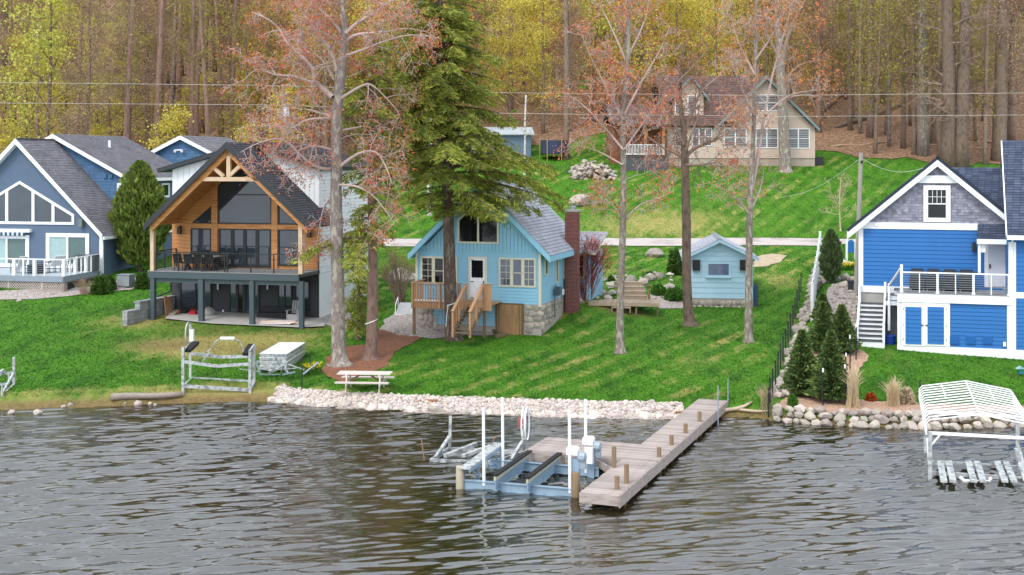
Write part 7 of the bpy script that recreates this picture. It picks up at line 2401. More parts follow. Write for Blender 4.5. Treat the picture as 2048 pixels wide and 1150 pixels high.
def plant(kind, x, y, sc=1.0):
    k, lm, nv = KINDS[kind]
    ps = protos(k, lm, nv, 1000 + 37 * list(KINDS).index(kind))
    tr, li, cr = FR.choice(ps)
    z = Tz(x, y)
    px = CX + x / y * FPX
    dep = 'in the front rows' if y < 128 else ('in the middle rows' if y < 150 else 'in the back rows')
    lab = '%s %s %s' % (DESC[kind], dep, zone_name(px))
    root = empty('pine_tree' if kind == 'pine' else ('understory_tree' if kind.startswith('under') else 'forest_tree'), (x, y, z), FR.uniform(0, 6.3), lab, 'tree', 'trees: ' + lab)
    root.scale = (sc, sc, sc * FR.uniform(.9, 1.12))
    put('trunk', tr, root); put('limbs', li, root); put('crown', cr, root)
    NT[0] += 1

def pick(px, dep):
    w = lambda *a: FR.choices([k for k, _ in a], [v for _, v in a])[0]
    if px < 250: return w(('yellow', 3), ('lime', 1.5), ('bare', 5), ('olive', 1), ('undery', 2), ('pine', 3))
    if px < 470: return w(('pine', 8), ('bare', 4), ('olive', .7), ('underb', 1), ('undery', .6))
    if px < 720: return w(('orange', 2.5), ('yellow', 2), ('bare', 3), ('olive', 3), ('under', 2), ('undery', 1))
    if px < 960: return w(('olive', 3), ('orange', 2), ('yellow', 3), ('bare', 2))
    if px < 1460: return w(('yellow', 6), ('lime', 3), ('orange', 3), ('bare', 1), ('undery', 1), ('underb', 1))
    if px < 1640: return w(('orange', 3), ('yellow', 2), ('bare', 3), ('olive', 3))
    return w(('bare', 5), ('olive', 5), ('under', 3), ('pine', 1.5), ('lime', .8))

def make_wood():
    used = []
    def ok(x, y, m):
        return all((x - a) ** 2 + ((y - b) * .6) ** 2 > m * m for a, b in used)
    n = 0
    for _ in range(9000):
        y = FR.uniform(104, 172)
        x = FR.uniform(-1, 1) * (.41 * y)
        if y < float(woods_line(x)) + 1.0: continue
        px = CX + x / y * FPX
        if 1320 < px < 1660 and y < 132: continue
        m = 2.5 if y < 130 else 2.8
        if 1660 < px and y < 150: m += .9
        if not ok(x, y, m): continue
        used.append((x, y))
        k = pick(px, y)
        s = FR.uniform(.8, 1.25)
        if px > 1660 and k == 'bare': s *= 1.2
        plant(k, x, y, s)
        n += 1
        if n >= 285: break
make_wood()

def hero_trunks():
    """the trunks that stand out one by one at the wood's right edge and behind the left house"""
    spec = [(1908, 335, 44, B_brown, 'massive furrowed double trunk behind the bright blue house', 2), (1846, 312, 22, B_grey, 'pale grey trunk with flared base at the edge of the right wood', 1), (2004, 300, 15, B_grey, 'pale forked trunk at the right edge of the wood', 2), (1998, 322, 26, B_forest, 'dark trunk near the ridge of the tall blue roof', 1),
            (1742, 276, 16, B_forest, 'dark straight trunk above the fallen logs', 1), (1778, 294, 7, B_grey, 'thin grey leaning stem above the mown edge', 1), (1880, 322, 12, B_forest, 'slim trunk left of the massive double trunk', 1), (1700, 262, 9, B_forest, 'slim dark trunk by the fallen logs', 1), (1720, 268, 7, B_grey, 'thin pale sapling stem by the fallen logs', 1),
            (1806, 298, 10, B_forest, 'slim brown trunk behind the long fallen log', 1), (1970, 330, 8, B_forest, 'slim trunk right of the massive double trunk', 1), (25, 270, 16, B_grey, 'lichened grey trunk above the slate blue roof', 1), (150, 262, 9, B_pine, 'reddish trunk behind the slate blue ridge', 1), (4, 280, 22, B_forest, 'dark trunk at the left edge of the wood', 1),
            (322, 285, 12, B_pine, 'tall reddish pine trunk left of the outbuilding gable', 1), (342, 270, 9, B_grey, 'pale straight trunk above the outbuilding gable', 1), (355, 270, 12, B_pine, 'reddish pine trunk right of the pale straight trunk', 1), (392, 262, 9, B_grey, 'slim straight trunk above the outbuilding roof', 1), (1132, 318, 11, B_forest, 'brown trunk beside the blue trampoline', 1), (812, 380, 10, B_brown, 'brown trunk on the bank between cottage and timber house', 1)]
    for i, (px, py, w, m, lab, st) in enumerate(spec):
        r = random.Random(500 + i)
        g = G(px, py); d = g.y
        o = Vector((g.x, g.y, g.z))
        root = empty('forest_tree', o, 0, lab, 'tree')
        top = P(px + r.uniform(-8, 8), -60, d).z - o.z
        mb = MB(); lb = MB(); tips = []
        for s in range(st):
            off = (s - (st - 1) / 2) * w * .55 / FPX * d
            R_ = w / 2 / FPX * d * (1 if st == 1 else .62)
            pts = wander(r, (off, 0, -.4), (off * .02, 0, 1), top + .4, 7, .02, .05)
            mb.tube(pts, [R_ * 1.35, R_] + [R_ * (1 - .07 * k) for k in range(6)], 10)
            if w < 14 or i > 2: branches(r, lb, pts, R_ * .22, 2.4, 2, tips, 10, up=.1, t0=.25)
            else: branches(r, lb, pts, R_ * .25, 4.6, 2, tips, 13, up=-.05, t0=.2)
        mb.build('trunk', m, root, True); lb.build('limbs', B_twigb, root)
    # fallen logs
    for a, b, w, lab in (((1662, 296), (1770, 287), 5, 'pale fallen log along the mown edge of the right wood'), ((1850, 283), (2000, 287), 5, 'pale fallen log behind the massive trunk'), ((1672, 258), (1805, 212), 8, 'dark fallen trunk leaning up the wooded slope'), ((1640, 228), (1700, 175), 10, 'thick dark fallen trunk right of the tan gable'), ((1848, 292), (1990, 300), 4, 'thin fallen log near the ridge of the blue garage')):
        p, q = G(*a), G(*b); d = (p.y + q.y) / 2
        R_ = w / 2 / FPX * d
        mb = MB(); mid = [(p.lerp(q, t) + Vector((0, 0, R_ * .8 + .1 * math.sin(t * 9)))) - p for t in np.linspace(0, 1, 7)]
        mb.tube(mid, [R_ * (1.1 - .4 * t) for t in np.linspace(0, 1, 7)], 8)
        o = mb.build('fallen_log', B_forest if 'dark' in lab else mat('pale_log', (188, 158, 128), .9, .2, 4), None, True, lab, 'log'); o.location = p
hero_trunks()

def far_wood():
    """trees too far up the slope to count: one mass of stems and thin foliage"""
    r = random.Random(321)
    mb = MB(); tw = MB(); cen = {0: [], 1: [], 2: []}
    for i in range(420):
        y = r.uniform(168, 262); x = r.uniform(-.43, .43) * y; z = Tz(x, y)
        h = r.uniform(11, 17); R_ = r.uniform(.1, .22)
        p = wander(r, (x, y, z - .3), (r.uniform(-.05, .05), 0, 1), h, 4, .03, .05)
        mb.tube(p, [R_, R_ * .9, R_ * .7, R_ * .5, R_ * .2], 5, False)
        px = CX + x / y * FPX
        k = 1 if (px < 260 or 930 < px < 1480) and r.random() < .7 else (2 if 450 < px < 900 and r.random() < .6 else 0)
        for j in range(14):
            t = r.uniform(.3, 1); q, _ = lerp_poly(p, min(t, .98))
            a = r.uniform(0, 6.3); l = r.uniform(.8, 2.6)
            e = q + Vector((math.cos(a) * l, math.sin(a) * l, l * r.uniform(.2, .8)))
            tw.tube([q, e], [.035, .015], 3, False)
            if not (240 < px < 470) or j % 3 == 0: cen[k].append(e)
    root = empty('distant_wood', (0, 210, 30), 0, 'far mass of thin stems and pale foliage high on the wooded slope', 'wood', kind='stuff')
    o = root.location
    for b, nm, m in ((mb, 'stems', B_forest), (tw, 'twigs', B_twigb)):
        ob = b.build(nm, m, root); ob.location = -o; ob['kind'] = 'stuff'
    for k, m in ((0, L_olive), (1, L_yellow), (2, L_orange)):
        me = leaf_cloud('foliage', np.array(cen[k]), 9, (.7, .7, .4), .12, m, 50 + k, .7)
        ob = put('foliage', me, root, -o); ob['kind'] = 'stuff'
far_wood()
# ------------------------------------------------------------ yard things, furniture, fences, wires
def low_deck():
    g = G(1175, 612)
    H = House('timber_platform', 1177, 612, g.y, 8.0, 'low weathered timber platform with steps left of the shed', 'deck')
    H.root.location.z = H.z0
    R = H.root
    w = H.F(1319, 612)[0]; dp = 2.0
    n = 26
    for i in range(n):
        x = w * i / n
        mb = MB(); mb.box(x, x + w / n - .012, 0, dp, .16, .2); mb.build('plank', M_dockw, R)
    mb = MB(); mb.box(0, w, -.03, .0, .02, .17); mb.build('rim_board', M_dockw, R)
    for x in (.1, w * .33, w * .66, w - .15):
        mb = MB(); mb.box(x, x + .1, .05, .15, -.4, .16); mb.build('post', M_wornwood, R)
    a, b = H.F(1224, 620)[0], H.F(1262, 620)[0]
    mb = MB(); mb.box(a, b, -.45, -.05, -.05, 0.0); mb.box(a, a + .05, -.45, -.05, -.3, -.05); mb.box(b - .05, b, -.45, -.05, -.3, -.05); mb.build('front_step', M_dockw, R)
    for i in range(4):
        x0 = w * .33; x1 = w * .8
        mb = MB(); mb.box(x0 - .1 * i + .2, x1 - .1 * i, dp + i * .55, dp + i * .55 + .55, .2 + i * .2, .36 + i * .2); mb.build('upper_step', M_dockw, R)
        mb = MB(); mb.box(x0 - .1 * i + .18, x1 - .1 * i + .02, dp + i * .55 - .02, dp + i * .55 + .55, .36 + i * .2, .4 + i * .2); mb.build('tread', M_dockw, R)
    mb = MB(); mb.box(w * .82, w * .82 + .12, dp - .1, dp + .02, .2, .95); mb.box(w * .79, w * .88, dp - .18, dp + .1, .95, 1.0); mb.build('lamp_post', M_wornwood, R)
M_dockw = mat('grey_brown_plank', (172, 154, 132), .85, .15, 3, rnd=.15)
low_deck()

def ramp():
    a = G(790, 631); o = a
    root = empty('gangway', o, 0, 'small white metal gangway lying on the gravel left of the porch', 'gangway')
    p = [P(790, 629, a.y), P(823, 631, a.y), P(829, 605, a.y + 2.2), P(800, 605, a.y + 2.2)]
    mb = MB(); q = [v - o for v in p]
    mb.add([*q, *[v - Vector((0, 0, .12)) for v in q]], [(0, 1, 2, 3), (7, 6, 5, 4), (0, 4, 5, 1), (1, 5, 6, 2), (2, 6, 7, 3), (3, 7, 4, 0)]); mb.build('deck_plate', mat('plate_grey', (196, 196, 198), .6, .1, 4), root)
    mb = MB(); mb.bar(q[0] + Vector((0, -.02, -.05)), q[1] + Vector((0, -.02, -.05)), .05, .14); mb.build('edge_rail', M_pvc, root)
    for k, b in ((0, 3), (1, 2)):
        m_ = (q[k] + q[b]) / 2
        mb = MB(); mb.tube([q[k] + Vector((0, .2, 0)), q[k] + Vector((0, .3, .5)), m_ + Vector((0, .3, .6)), m_ + Vector((0, .5, 0))], .025, 6); mb.build('hand_rail', M_pvc, root)
ramp()

def chair(H, u, v, z, rz, m, name, label, lounge=False, arms=True):
    w = H.W(u, v, z)
    root = empty(name, w, -H.b + rz, label, 'chair')
    L = 1.1 if lounge else .48
    mb = MB(); mb.box(-.27, .27, -L / 2, L / 2, .40, .45); mb.build('seat', m[0], root)
    mb = MB(); mb.bar((0, L / 2 - .02, .44), (0, L / 2 + (.42 if lounge else .14), 1.05 if lounge else .92), .5, .05, up=(0, -1, .4)); mb.build('backrest', m[0], root)
    for x in (-.25, .25):
        for y in (-L / 2 + .05, L / 2 - .05):
            mb = MB(); mb.bar((x, y, 0), (x, y, .42), .035); mb.build('leg', m[1], root)
        if arms:
            mb = MB(); mb.bar((x * 1.08, -L / 2 + .05, .64), (x * 1.08, L / 2, .66), .045, .03); mb.bar((x * 1.08, -L / 2 + .07, .42), (x * 1.08, -L / 2 + .07, .64), .03); mb.build('armrest', m[1], root)
    return root
def furniture():
    M_wick = mat('black_wicker', (44, 44, 46), .8, .2, 12); M_sling = mat('pale_sling', (226, 226, 226), .8, .05, 4); M_navyf = mat('navy_frame', (44, 50, 70), .5, .1, 4)
    # timber house deck: long table with chairs
    t0 = HT.F(350, 520, .9)[0]; t1 = HT.F(446, 520, .9)[0]
    root = empty('dining_table', HT.W((t0 + t1) / 2, 1.1, TZF), -HT.b, 'long outdoor dining table on the timber house deck', 'table')
    hl = (t1 - t0) / 2 - .3
    for k in range(5):
        mb = MB(); mb.box(-hl, hl, -.4 + k * .16, -.25 + k * .16, .72, .76); mb.build('top_slat', mat('table_grey', (150, 138, 126), .7, .1, 4), root)
    for u in (-hl + .35, hl - .35):
        mb = MB(); mb.bar((u, -.3, 0), (u, .3, .7), .09); mb.bar((u, .3, 0), (u, -.3, .7), .09); mb.build('trestle', M_black, root)
    n = 0
    for i in range(4):
        for s in (-1, 1):
            u = t0 + .55 + (t1 - t0 - 1.0) * i / 3
            pl = ('first', 'second', 'third', 'fourth')[i]
            chair(HT, u, 1.1 + s * .62, TZF, math.pi if s < 0 else 0, (M_wick, M_black), 'dining_chair', 'black wicker chair, %s from the left on the %s side of the deck table' % (pl, 'lake' if s < 0 else 'house'))
    # under the deck
    def item(px, py, v):
        u, z = HT.F(px, py, v); return u, z
    w = HT.W(HT.F(590, 630, 1.7)[0], 1.7, TZB)
    root = empty('adirondack_chair', w, -HT.b, 'grey slatted Adirondack chair on the patio under the deck', 'chair')
    M_ad = mat('adirondack_grey', (178, 176, 176), .7, .06, 3)
    for k in range(5):
        mb = MB(); x = -.26 + k * .115; mb.bar((x, .25, .3), (x * 1.25, .55, 1.05), .095, .025, up=(0, -1, .4)); mb.build('back_slat', M_ad, root)
        mb = MB(); mb.box(-.27, .27, -.3 + k * .11, -.21 + k * .11, .36 - k * .02, .385 - k * .02); mb.build('seat_slat', M_ad, root)
    for x in (-.32, .32):
        mb = MB(); mb.box(x - .07, x + .07, -.35, .35, .56, .585); mb.build('armrest', M_ad, root)
        mb = MB(); mb.box(x - .025, x + .025, -.34, -.24, 0, .56); mb.build('leg', M_ad, root)
    mb = MB(); mb.box(-.28, .28, -.34, -.31, .05, .38); mb.build('front_board', M_ad, root)
    u = HT.F(386, 633, 1.6)[0]
    root = empty('fuel_can', HT.W(u, 1.6, TZB), -HT.b, 'red plastic fuel can on the patio under the deck', 'fuel can')
    M_red = mat('red_plastic', (206, 24, 36), .45, .05, 3)
    mb = MB(); mb.box(-.2, .2, -.14, .14, 0, .32); mb.box(-.16, .16, -.1, .1, .32, .38); mb.build('body', M_red, root)
    mb = MB(); mb.tube([(-.1, 0, .38), (-.1, 0, .47), (.1, 0, .47), (.1, 0, .38)], .025, 6); mb.build('handle', M_red, root)
    mb = MB(); mb.tube([(.15, 0, .36), (.26, 0, .5)], .03, 6); mb.build('spout', M_black, root)
    u = HT.F(417, 633, 1.7)[0]
    me = stones_for(M_conc)[2]
    o = put('rubble_bag', me, None, HT.W(u, 1.7, TZB + .28), (0, 0, .3), (.34, .3, .34)); tag(o, 'pale grey woven bag on the patio by the second deck post', 'bag')
    u = HT.F(342, 637, 1.2)[0]
    root = empty('cardboard_sheet', HT.W(u, 1.2, TZB), -HT.b, 'brown cardboard carton leaning against the block wall', 'cardboard')
    M_card = mat('cardboard', (196, 150, 108), .9, .1, 3)
    mb = MB(); mb.bar((-.2, .2, .02), (-.5, .5, 1.1), .7, .03, up=(1, 0, .3)); mb.build('panel', M_card, root)
    mb = MB(); mb.bar((.1, 0, .02), (.45, .1, .42), .4, .03, up=(-1, 0, .3)); mb.build('flap', M_card, root)
    u = HT.F(366, 636, 1.9)[0]
    root = empty('push_mower', HT.W(u, 1.9, TZB), -HT.b, 'dark folded machine with black frame beside the fuel can', 'machine')
    mb = MB(); mb.box(-.3, .3, -.3, .3, .12, .36); mb.build('body', M_black, root)
    mb = MB(); mb.tube([(-.25, .3, .3), (-.4, .6, 1.0), (.1, .6, 1.0), (.25, .3, .3)], .025, 6); mb.build('handle', M_black, root)
    for x in (-.3, .3):
        for y in (-.25, .25):
            mb = MB(); mb.tube([(x - .03, y, .12), (x + .03, y, .12)], .12, 10); mb.build('wheel', M_black, root)
    a = HT.F(512, 646, .6)[0]
    root = empty('lumber_pile', HT.W(a, .6, TZB - .02), -HT.b, 'loose boards on white sheeting at the patio edge', 'lumber')
    for k in range(9):
        mb = MB(); mb.bar((.1, .1 * k - .3, .03 + .03 * (k % 3)), (2.1 + .1 * (k % 4), .08 * k - .25, .04 + .03 * (k % 3)), .1, .03); mb.build('board', M_cedar if k % 2 else M_pvc, root)
    a = HT.F(535, 630, 2.1)[0]
    root = empty('patio_sofa', HT.W(a + .6, 2.1, TZB), -HT.b, 'black covered sofa against the wall under the deck', 'sofa')
    mb = MB(); mb.box(-1.1, 1.1, -.3, .3, 0, .38); mb.build('seat', M_wick, root)
    mb = MB(); mb.box(-1.1, 1.1, .15, .32, .38, .66); mb.build('backrest', M_wick, root)
    # left house deck
    for px, v, lab, rz in ((36, -3.2, 'white reclining deck chair left of the dark side table', 2.2), (93, -2.6, 'white sling chair right of the dark side table', 1.8), (102, -2.3, 'white sling chair nearest the right sliding door', 1.8), (140, -1.6, 'dark framed chair beside the grey deck cabinets', 1.2)):
        u = HL.F(px, 545, v)[0]
        chair(HL, u, v, LZD, -rz, (M_sling, M_navyf), 'deck_chair', lab, lounge=px < 110)
    u = HL.F(72, 545, -3.4)[0]
    root = empty('side_table', HL.W(u, -3.4, LZD), -HL.b, 'square dark blue side table on the left deck', 'table')
    mb = MB(); mb.box(-.42, .42, -.42, .42, .5, .56); mb.build('table_top', M_navyf, root)
    mb = MB(); mb.box(-.36, .36, -.36, .36, 0, .5); mb.build('base', M_navyf, root)
    for px, lab in ((163, 'grey storage cabinet left of its twin on the left deck'), (184, 'grey storage cabinet nearest the right corner of the left deck')):
        u = HL.F(px, 540, -.8)[0]
        root = empty('deck_cabinet', HL.W(u, -.8, LZD), -HL.b, lab, 'cabinet')
        M_cab = mat('cabinet_grey', (92, 98, 106), .6, .06, 3)
        mb = MB(); mb.box(-.32, .32, -.3, .3, .04, .95); mb.build('body', M_cab, root); mb = MB(); mb.box(-.35, .35, -.33, .33, .95, .99); mb.build('lid', M_cab, root)
    # covered furniture on the blue house deck
    zd = HR.F(1800, 585)[1]
    M_cover = mat('black_cover', (38, 40, 46), .6, .15, 5, bump=.4, bscale=6)
    u0 = HR.F(1818, 560, 1.4)[0]; u1 = HR.F(1950, 560, 1.4)[0]
    for k, lab in enumerate(('black covered armchair nearest the stair end of the blue deck', 'black covered seat second from the stairs on the blue deck', 'black covered seat third from the stairs on the blue deck', 'black covered seat nearest the white entry door')):
        u = u0 + (u1 - u0) * (k + .5) / 4; w = (u1 - u0) / 8 - .02
        root = empty('covered_chair', HR.W(u, 1.5, zd), -HR.b, lab, 'covered furniture')
        mb = MB(); vs = [(-w, -.45, .1), (w, -.45, .1), (w, .45, .1), (-w, .45, .1), (-w * .97, -.42, .62), (w * .97, -.42, .62), (w * .8, .1, 1.0), (-w * .8, .1, 1.0), (-w * .8, .42, 1.0), (w * .8, .42, 1.0)]
        mb.add(vs, [(0, 1, 5, 4), (4, 5, 6, 7), (7, 6, 9, 8), (1, 2, 9, 6, 5), (3, 0, 4, 7, 8), (2, 3, 8, 9), (3, 2, 1, 0)]); mb.build('cover', M_cover, root)
        for x in (-w * .8, w * .8):
            for y in (-.38, .38):
                mb = MB(); mb.box(x - .02, x + .02, y - .02, y + .02, 0, .1); mb.build('foot', M_alu, root)
    u = HR.F(2011, 575, 1.2)[0]
    root = empty('watering_can', HR.W(u, .7, zd), -HR.b, 'small metal watering can beside the white entry door', 'watering can')
    mb = MB(); mb.tube([(0, 0, 0), (0, 0, .32)], [.12, .16], 10); mb.build('body', M_galv, root); mb = MB(); mb.tube([(.1, 0, .1), (.3, 0, .38)], .03, 6); mb.build('spout', M_galv, root)
    # under the stairs and beside the house
    def tub(name, px, py, rad, h, m, lab, cat):
        g = G(px, py); root = empty(name, g, 0, lab, cat)
        mb = MB(); mb.tube([(0, 0, -.05), (0, 0, h)], [rad * .8, rad], 14, True); mb.build('tub', m, root)
        mb = MB(); mb.tube([(rad * 1.04 * math.cos(t), rad * 1.04 * math.sin(t), h) for t in np.linspace(0, 2 * math.pi, 17)], .025, 5, False); mb.build('rim', m, root)
    M_bb = mat('blue_plastic', (16, 70, 170), .5, .05, 3)
    g = HR.W(HR.F(1781, 671, .9)[0], .9, -.05)
    root = empty('storage_bucket', g, 0, 'blue plastic bucket under the white stairs', 'bucket')
    mb = MB(); mb.tube([(0, 0, -.1), (0, 0, .4)], [.2, .25], 14); mb.build('tub', M_bb, root)
    mb = MB(); mb.tube([(.26 * math.cos(t), .26 * math.sin(t), .4) for t in np.linspace(0, 6.283, 17)], .025, 5, False); mb.build('rim', M_bb, root)
    tub('planter', 1706, 583, .32, .6, mat('black_pot', (52, 60, 66), .7, .1, 3), 'black planter pot at the left corner of the blue house', 'planter')
    g = G(252, 574)
    root = empty('air_conditioner', g, -HL.b, 'grey louvred air conditioner between clipped shrubs', 'air conditioner')
    M_ac = mat('ac_grey', (150, 154, 162), .6, .06, 3)
    mb = MB(); mb.box(-.4, .4, -.36, .36, .05, .72); bd = mb.build('body', M_ac, root)
    for k in range(13):
        mb = MB(); x = -.38 + k * .0615; mb.box(x, x + .035, -.375, -.36, .08, .68); mb.build('slat', mat('ac_slat', (186, 190, 196), .6, .05, 3), bd)
    mb = MB(); mb.box(-.43, .43, -.4, .4, .72, .76); mb.build('lid', M_ac, root)
    g = G(2041, 752)
    root = empty('bird_feeder', g, 0, 'small teal bird feeder on a thin pole at the right edge', 'bird feeder')
    M_te = mat('teal_paint', (40, 130, 130), .6, .06, 3)
    mb = MB(); mb.tube([(0, 0, -.1), (0, 0, .1)], .03, 6); mb.build('pole', M_black, root)
    mb = MB(); mb.box(-.11, .11, -.1, .1, .08, .3); mb.build('body', M_te, root); mb = MB(); mb.prism([(-.19, .3), (.19, .3), (0, .42)], -.15, .15); mb.build('roof', mat('pale_teal', (150, 200, 196), .6, .05, 3), root)
furniture()

def fences():
    # white vinyl privacy fence running back from the shore, seen almost end-on
    A = G(1624, 640); B = G(1640, 520)
    root = empty('vinyl_fence', A, 0, 'tall white vinyl fence running back beside the boulder wall', 'fence')
    n = 8
    for i in range(n + 1):
        p = A.lerp(B, i / n); z = Tz(p.x, p.y)
        q = Vector((p.x, p.y, z)) - A
        mb = MB(); mb.box(q.x - .065, q.x + .065, q.y - .065, q.y + .065, q.z - .2, q.z + 1.9); mb.box(q.x - .08, q.x + .08, q.y - .08, q.y + .08, q.z + 1.9, q.z + 1.95); mb.build('post', M_pvc, root)
        if i < n:
            p2 = A.lerp(B, (i + 1) / n); q2 = Vector((p2.x, p2.y, Tz(p2.x, p2.y))) - A
            zc = (q.z + q2.z) / 2
            for k in range(10):
                a = q.lerp(q2, (k + .04) / 10); b = q.lerp(q2, (k + .96) / 10)
                mb = MB(); mb.bar((a.x, a.y, zc + .95), (b.x, b.y, zc + .95), .035, 1.7); mb.build('panel_board', M_vinyl, root)
            for zz in (.1, 1.8):
                mb = MB(); mb.bar((q.x, q.y, zc + zz), (q2.x, q2.y, zc + zz), .06, .12); mb.build('rail', M_pvc, root)
    # black wire fence along the lawn edge
    px = [(1537, 836), (1540, 815), (1545, 795), (1551, 776), (1556, 757), (1561, 738), (1566, 722), (1571, 706), (1576, 690), (1581, 673), (1586, 655), (1590, 638), (1594, 620), (1598, 602), (1602, 585)]
    g = [G(*a) for a in px]
    root = empty('wire_fence', g[0], 0, 'low black wire fence with thin posts along the lawn edge', 'fence')
    for p in g:
        q = p - g[0]
        mb = MB(); mb.tube([q - Vector((0, 0, .2)), q + Vector((0, 0, 1.12))], .032, 6); mb.tube([q + Vector((0, 0, 1.12)), q + Vector((0, 0, 1.16))], .045, 6); mb.build('post', M_black, root)
    for k in range(6):
        z = .1 + k * .18
        mb = MB(); mb.tube([p - g[0] + Vector((0, 0, z)) for p in g], .008, 4, False); mb.build('wire', M_black, root)
    px = [(1646, 812), (1690, 812), (1692, 785), (1700, 745), (1712, 720), (1590, 720), (1608, 660), (1612, 640)]
    r = random.Random(3)
    for i, a in enumerate(px[:5]):
        p = G(*a)
        root = empty('fence_stake', p, 0, 'dark metal stake with white tip by the spruces, number %s from the lake' % ('one', 'two', 'three', 'four', 'five')[i], 'stake')
        h = 1.5 if i else 1.35
        mb = MB(); mb.tube([(0, 0, -.2), (r.uniform(-.06, .06), 0, h)], .03, 6); mb.build('shaft', M_black, root)
        mb = MB(); mb.tube([(0, 0, h - .02), (0, 0, h + .14)], .034, 6); mb.build('tip', M_pvc, root)
    for px_, py, top, lab in ((620, 750, 712, 'rusty dark stake beside the yellow daffodils'), (604, 782, 720, 'thin dark stake at the lawn edge right of the metal heap'), (1840, 812, 762, 'thin black garden hook left of the white canopy')):
        p = G(px_, py); h = (py - top) / FPX * p.y
        mb = MB(); mb.tube([(0, 0, -.2), (0, 0, h), (.03, 0, h + .05)], .028, 6); o = mb.build('garden_stake', M_black, None, False, lab, 'stake'); o.location = p
fences()

def driftwood():
    for (a, b, w, lab, m) in (((222, 803), (364, 797), 14, 'long weathered grey log lying on the muddy shore', mat('grey_log', (164, 150, 140), .9, .25, 4, stretch=(1, 6, 6))), ((1447, 831), (1503, 810), 8, 'pale driftwood log beside the shore end of the dock', mat('drift', (206, 186, 160), .9, .15, 4)), ((1455, 822), (1540, 826), 6, 'thin driftwood pole behind the dock end', mat('drift', (206, 186, 160))), ((840, 806), (884, 803), 6, 'small reddish driftwood branch on the pale stones', mat('red_drift', (164, 110, 80), .9, .2, 4)), ((1325, 824), (1368, 829), 5, 'thin brown driftwood on the stones by the dock', mat('red_drift', (164, 110, 80)))):
        p, q = G(*a), G(*b)
        q = Vector((q.x, (p.y + q.y) / 2 if abs(q.y - p.y) > 3 else q.y, Tz(q.x, q.y)))
        R_ = w / 2 / FPX * p.y
        ts = np.linspace(0, 1, 8)
        mb = MB(); mb.tube([(p.lerp(q, t) - p) + Vector((0, .1 * math.sin(t * 7), max(0, .15 - p.lerp(q, t).z) + R_ * .9)) for t in ts], [R_ * (1.05 - .35 * t) for t in ts], 9)
        o = mb.build('driftwood_log', m, None, True, lab, 'log'); o.location = p
    for k, (a, b) in enumerate((((1000, 672), (985, 664)), ((992, 677), (1012, 672)))):
        p, q = G(*a), G(*b)
        mb = MB(); mb.bar((0, 0, .1), q - p + Vector((0, 0, .1)), .16, .16); o = mb.build('edging_timber', M_wornwood, None, False, ('old timber edging left of the plywood hatch', 'short old timber lying before the plywood hatch')[k], 'timber'); o.location = p
driftwood()

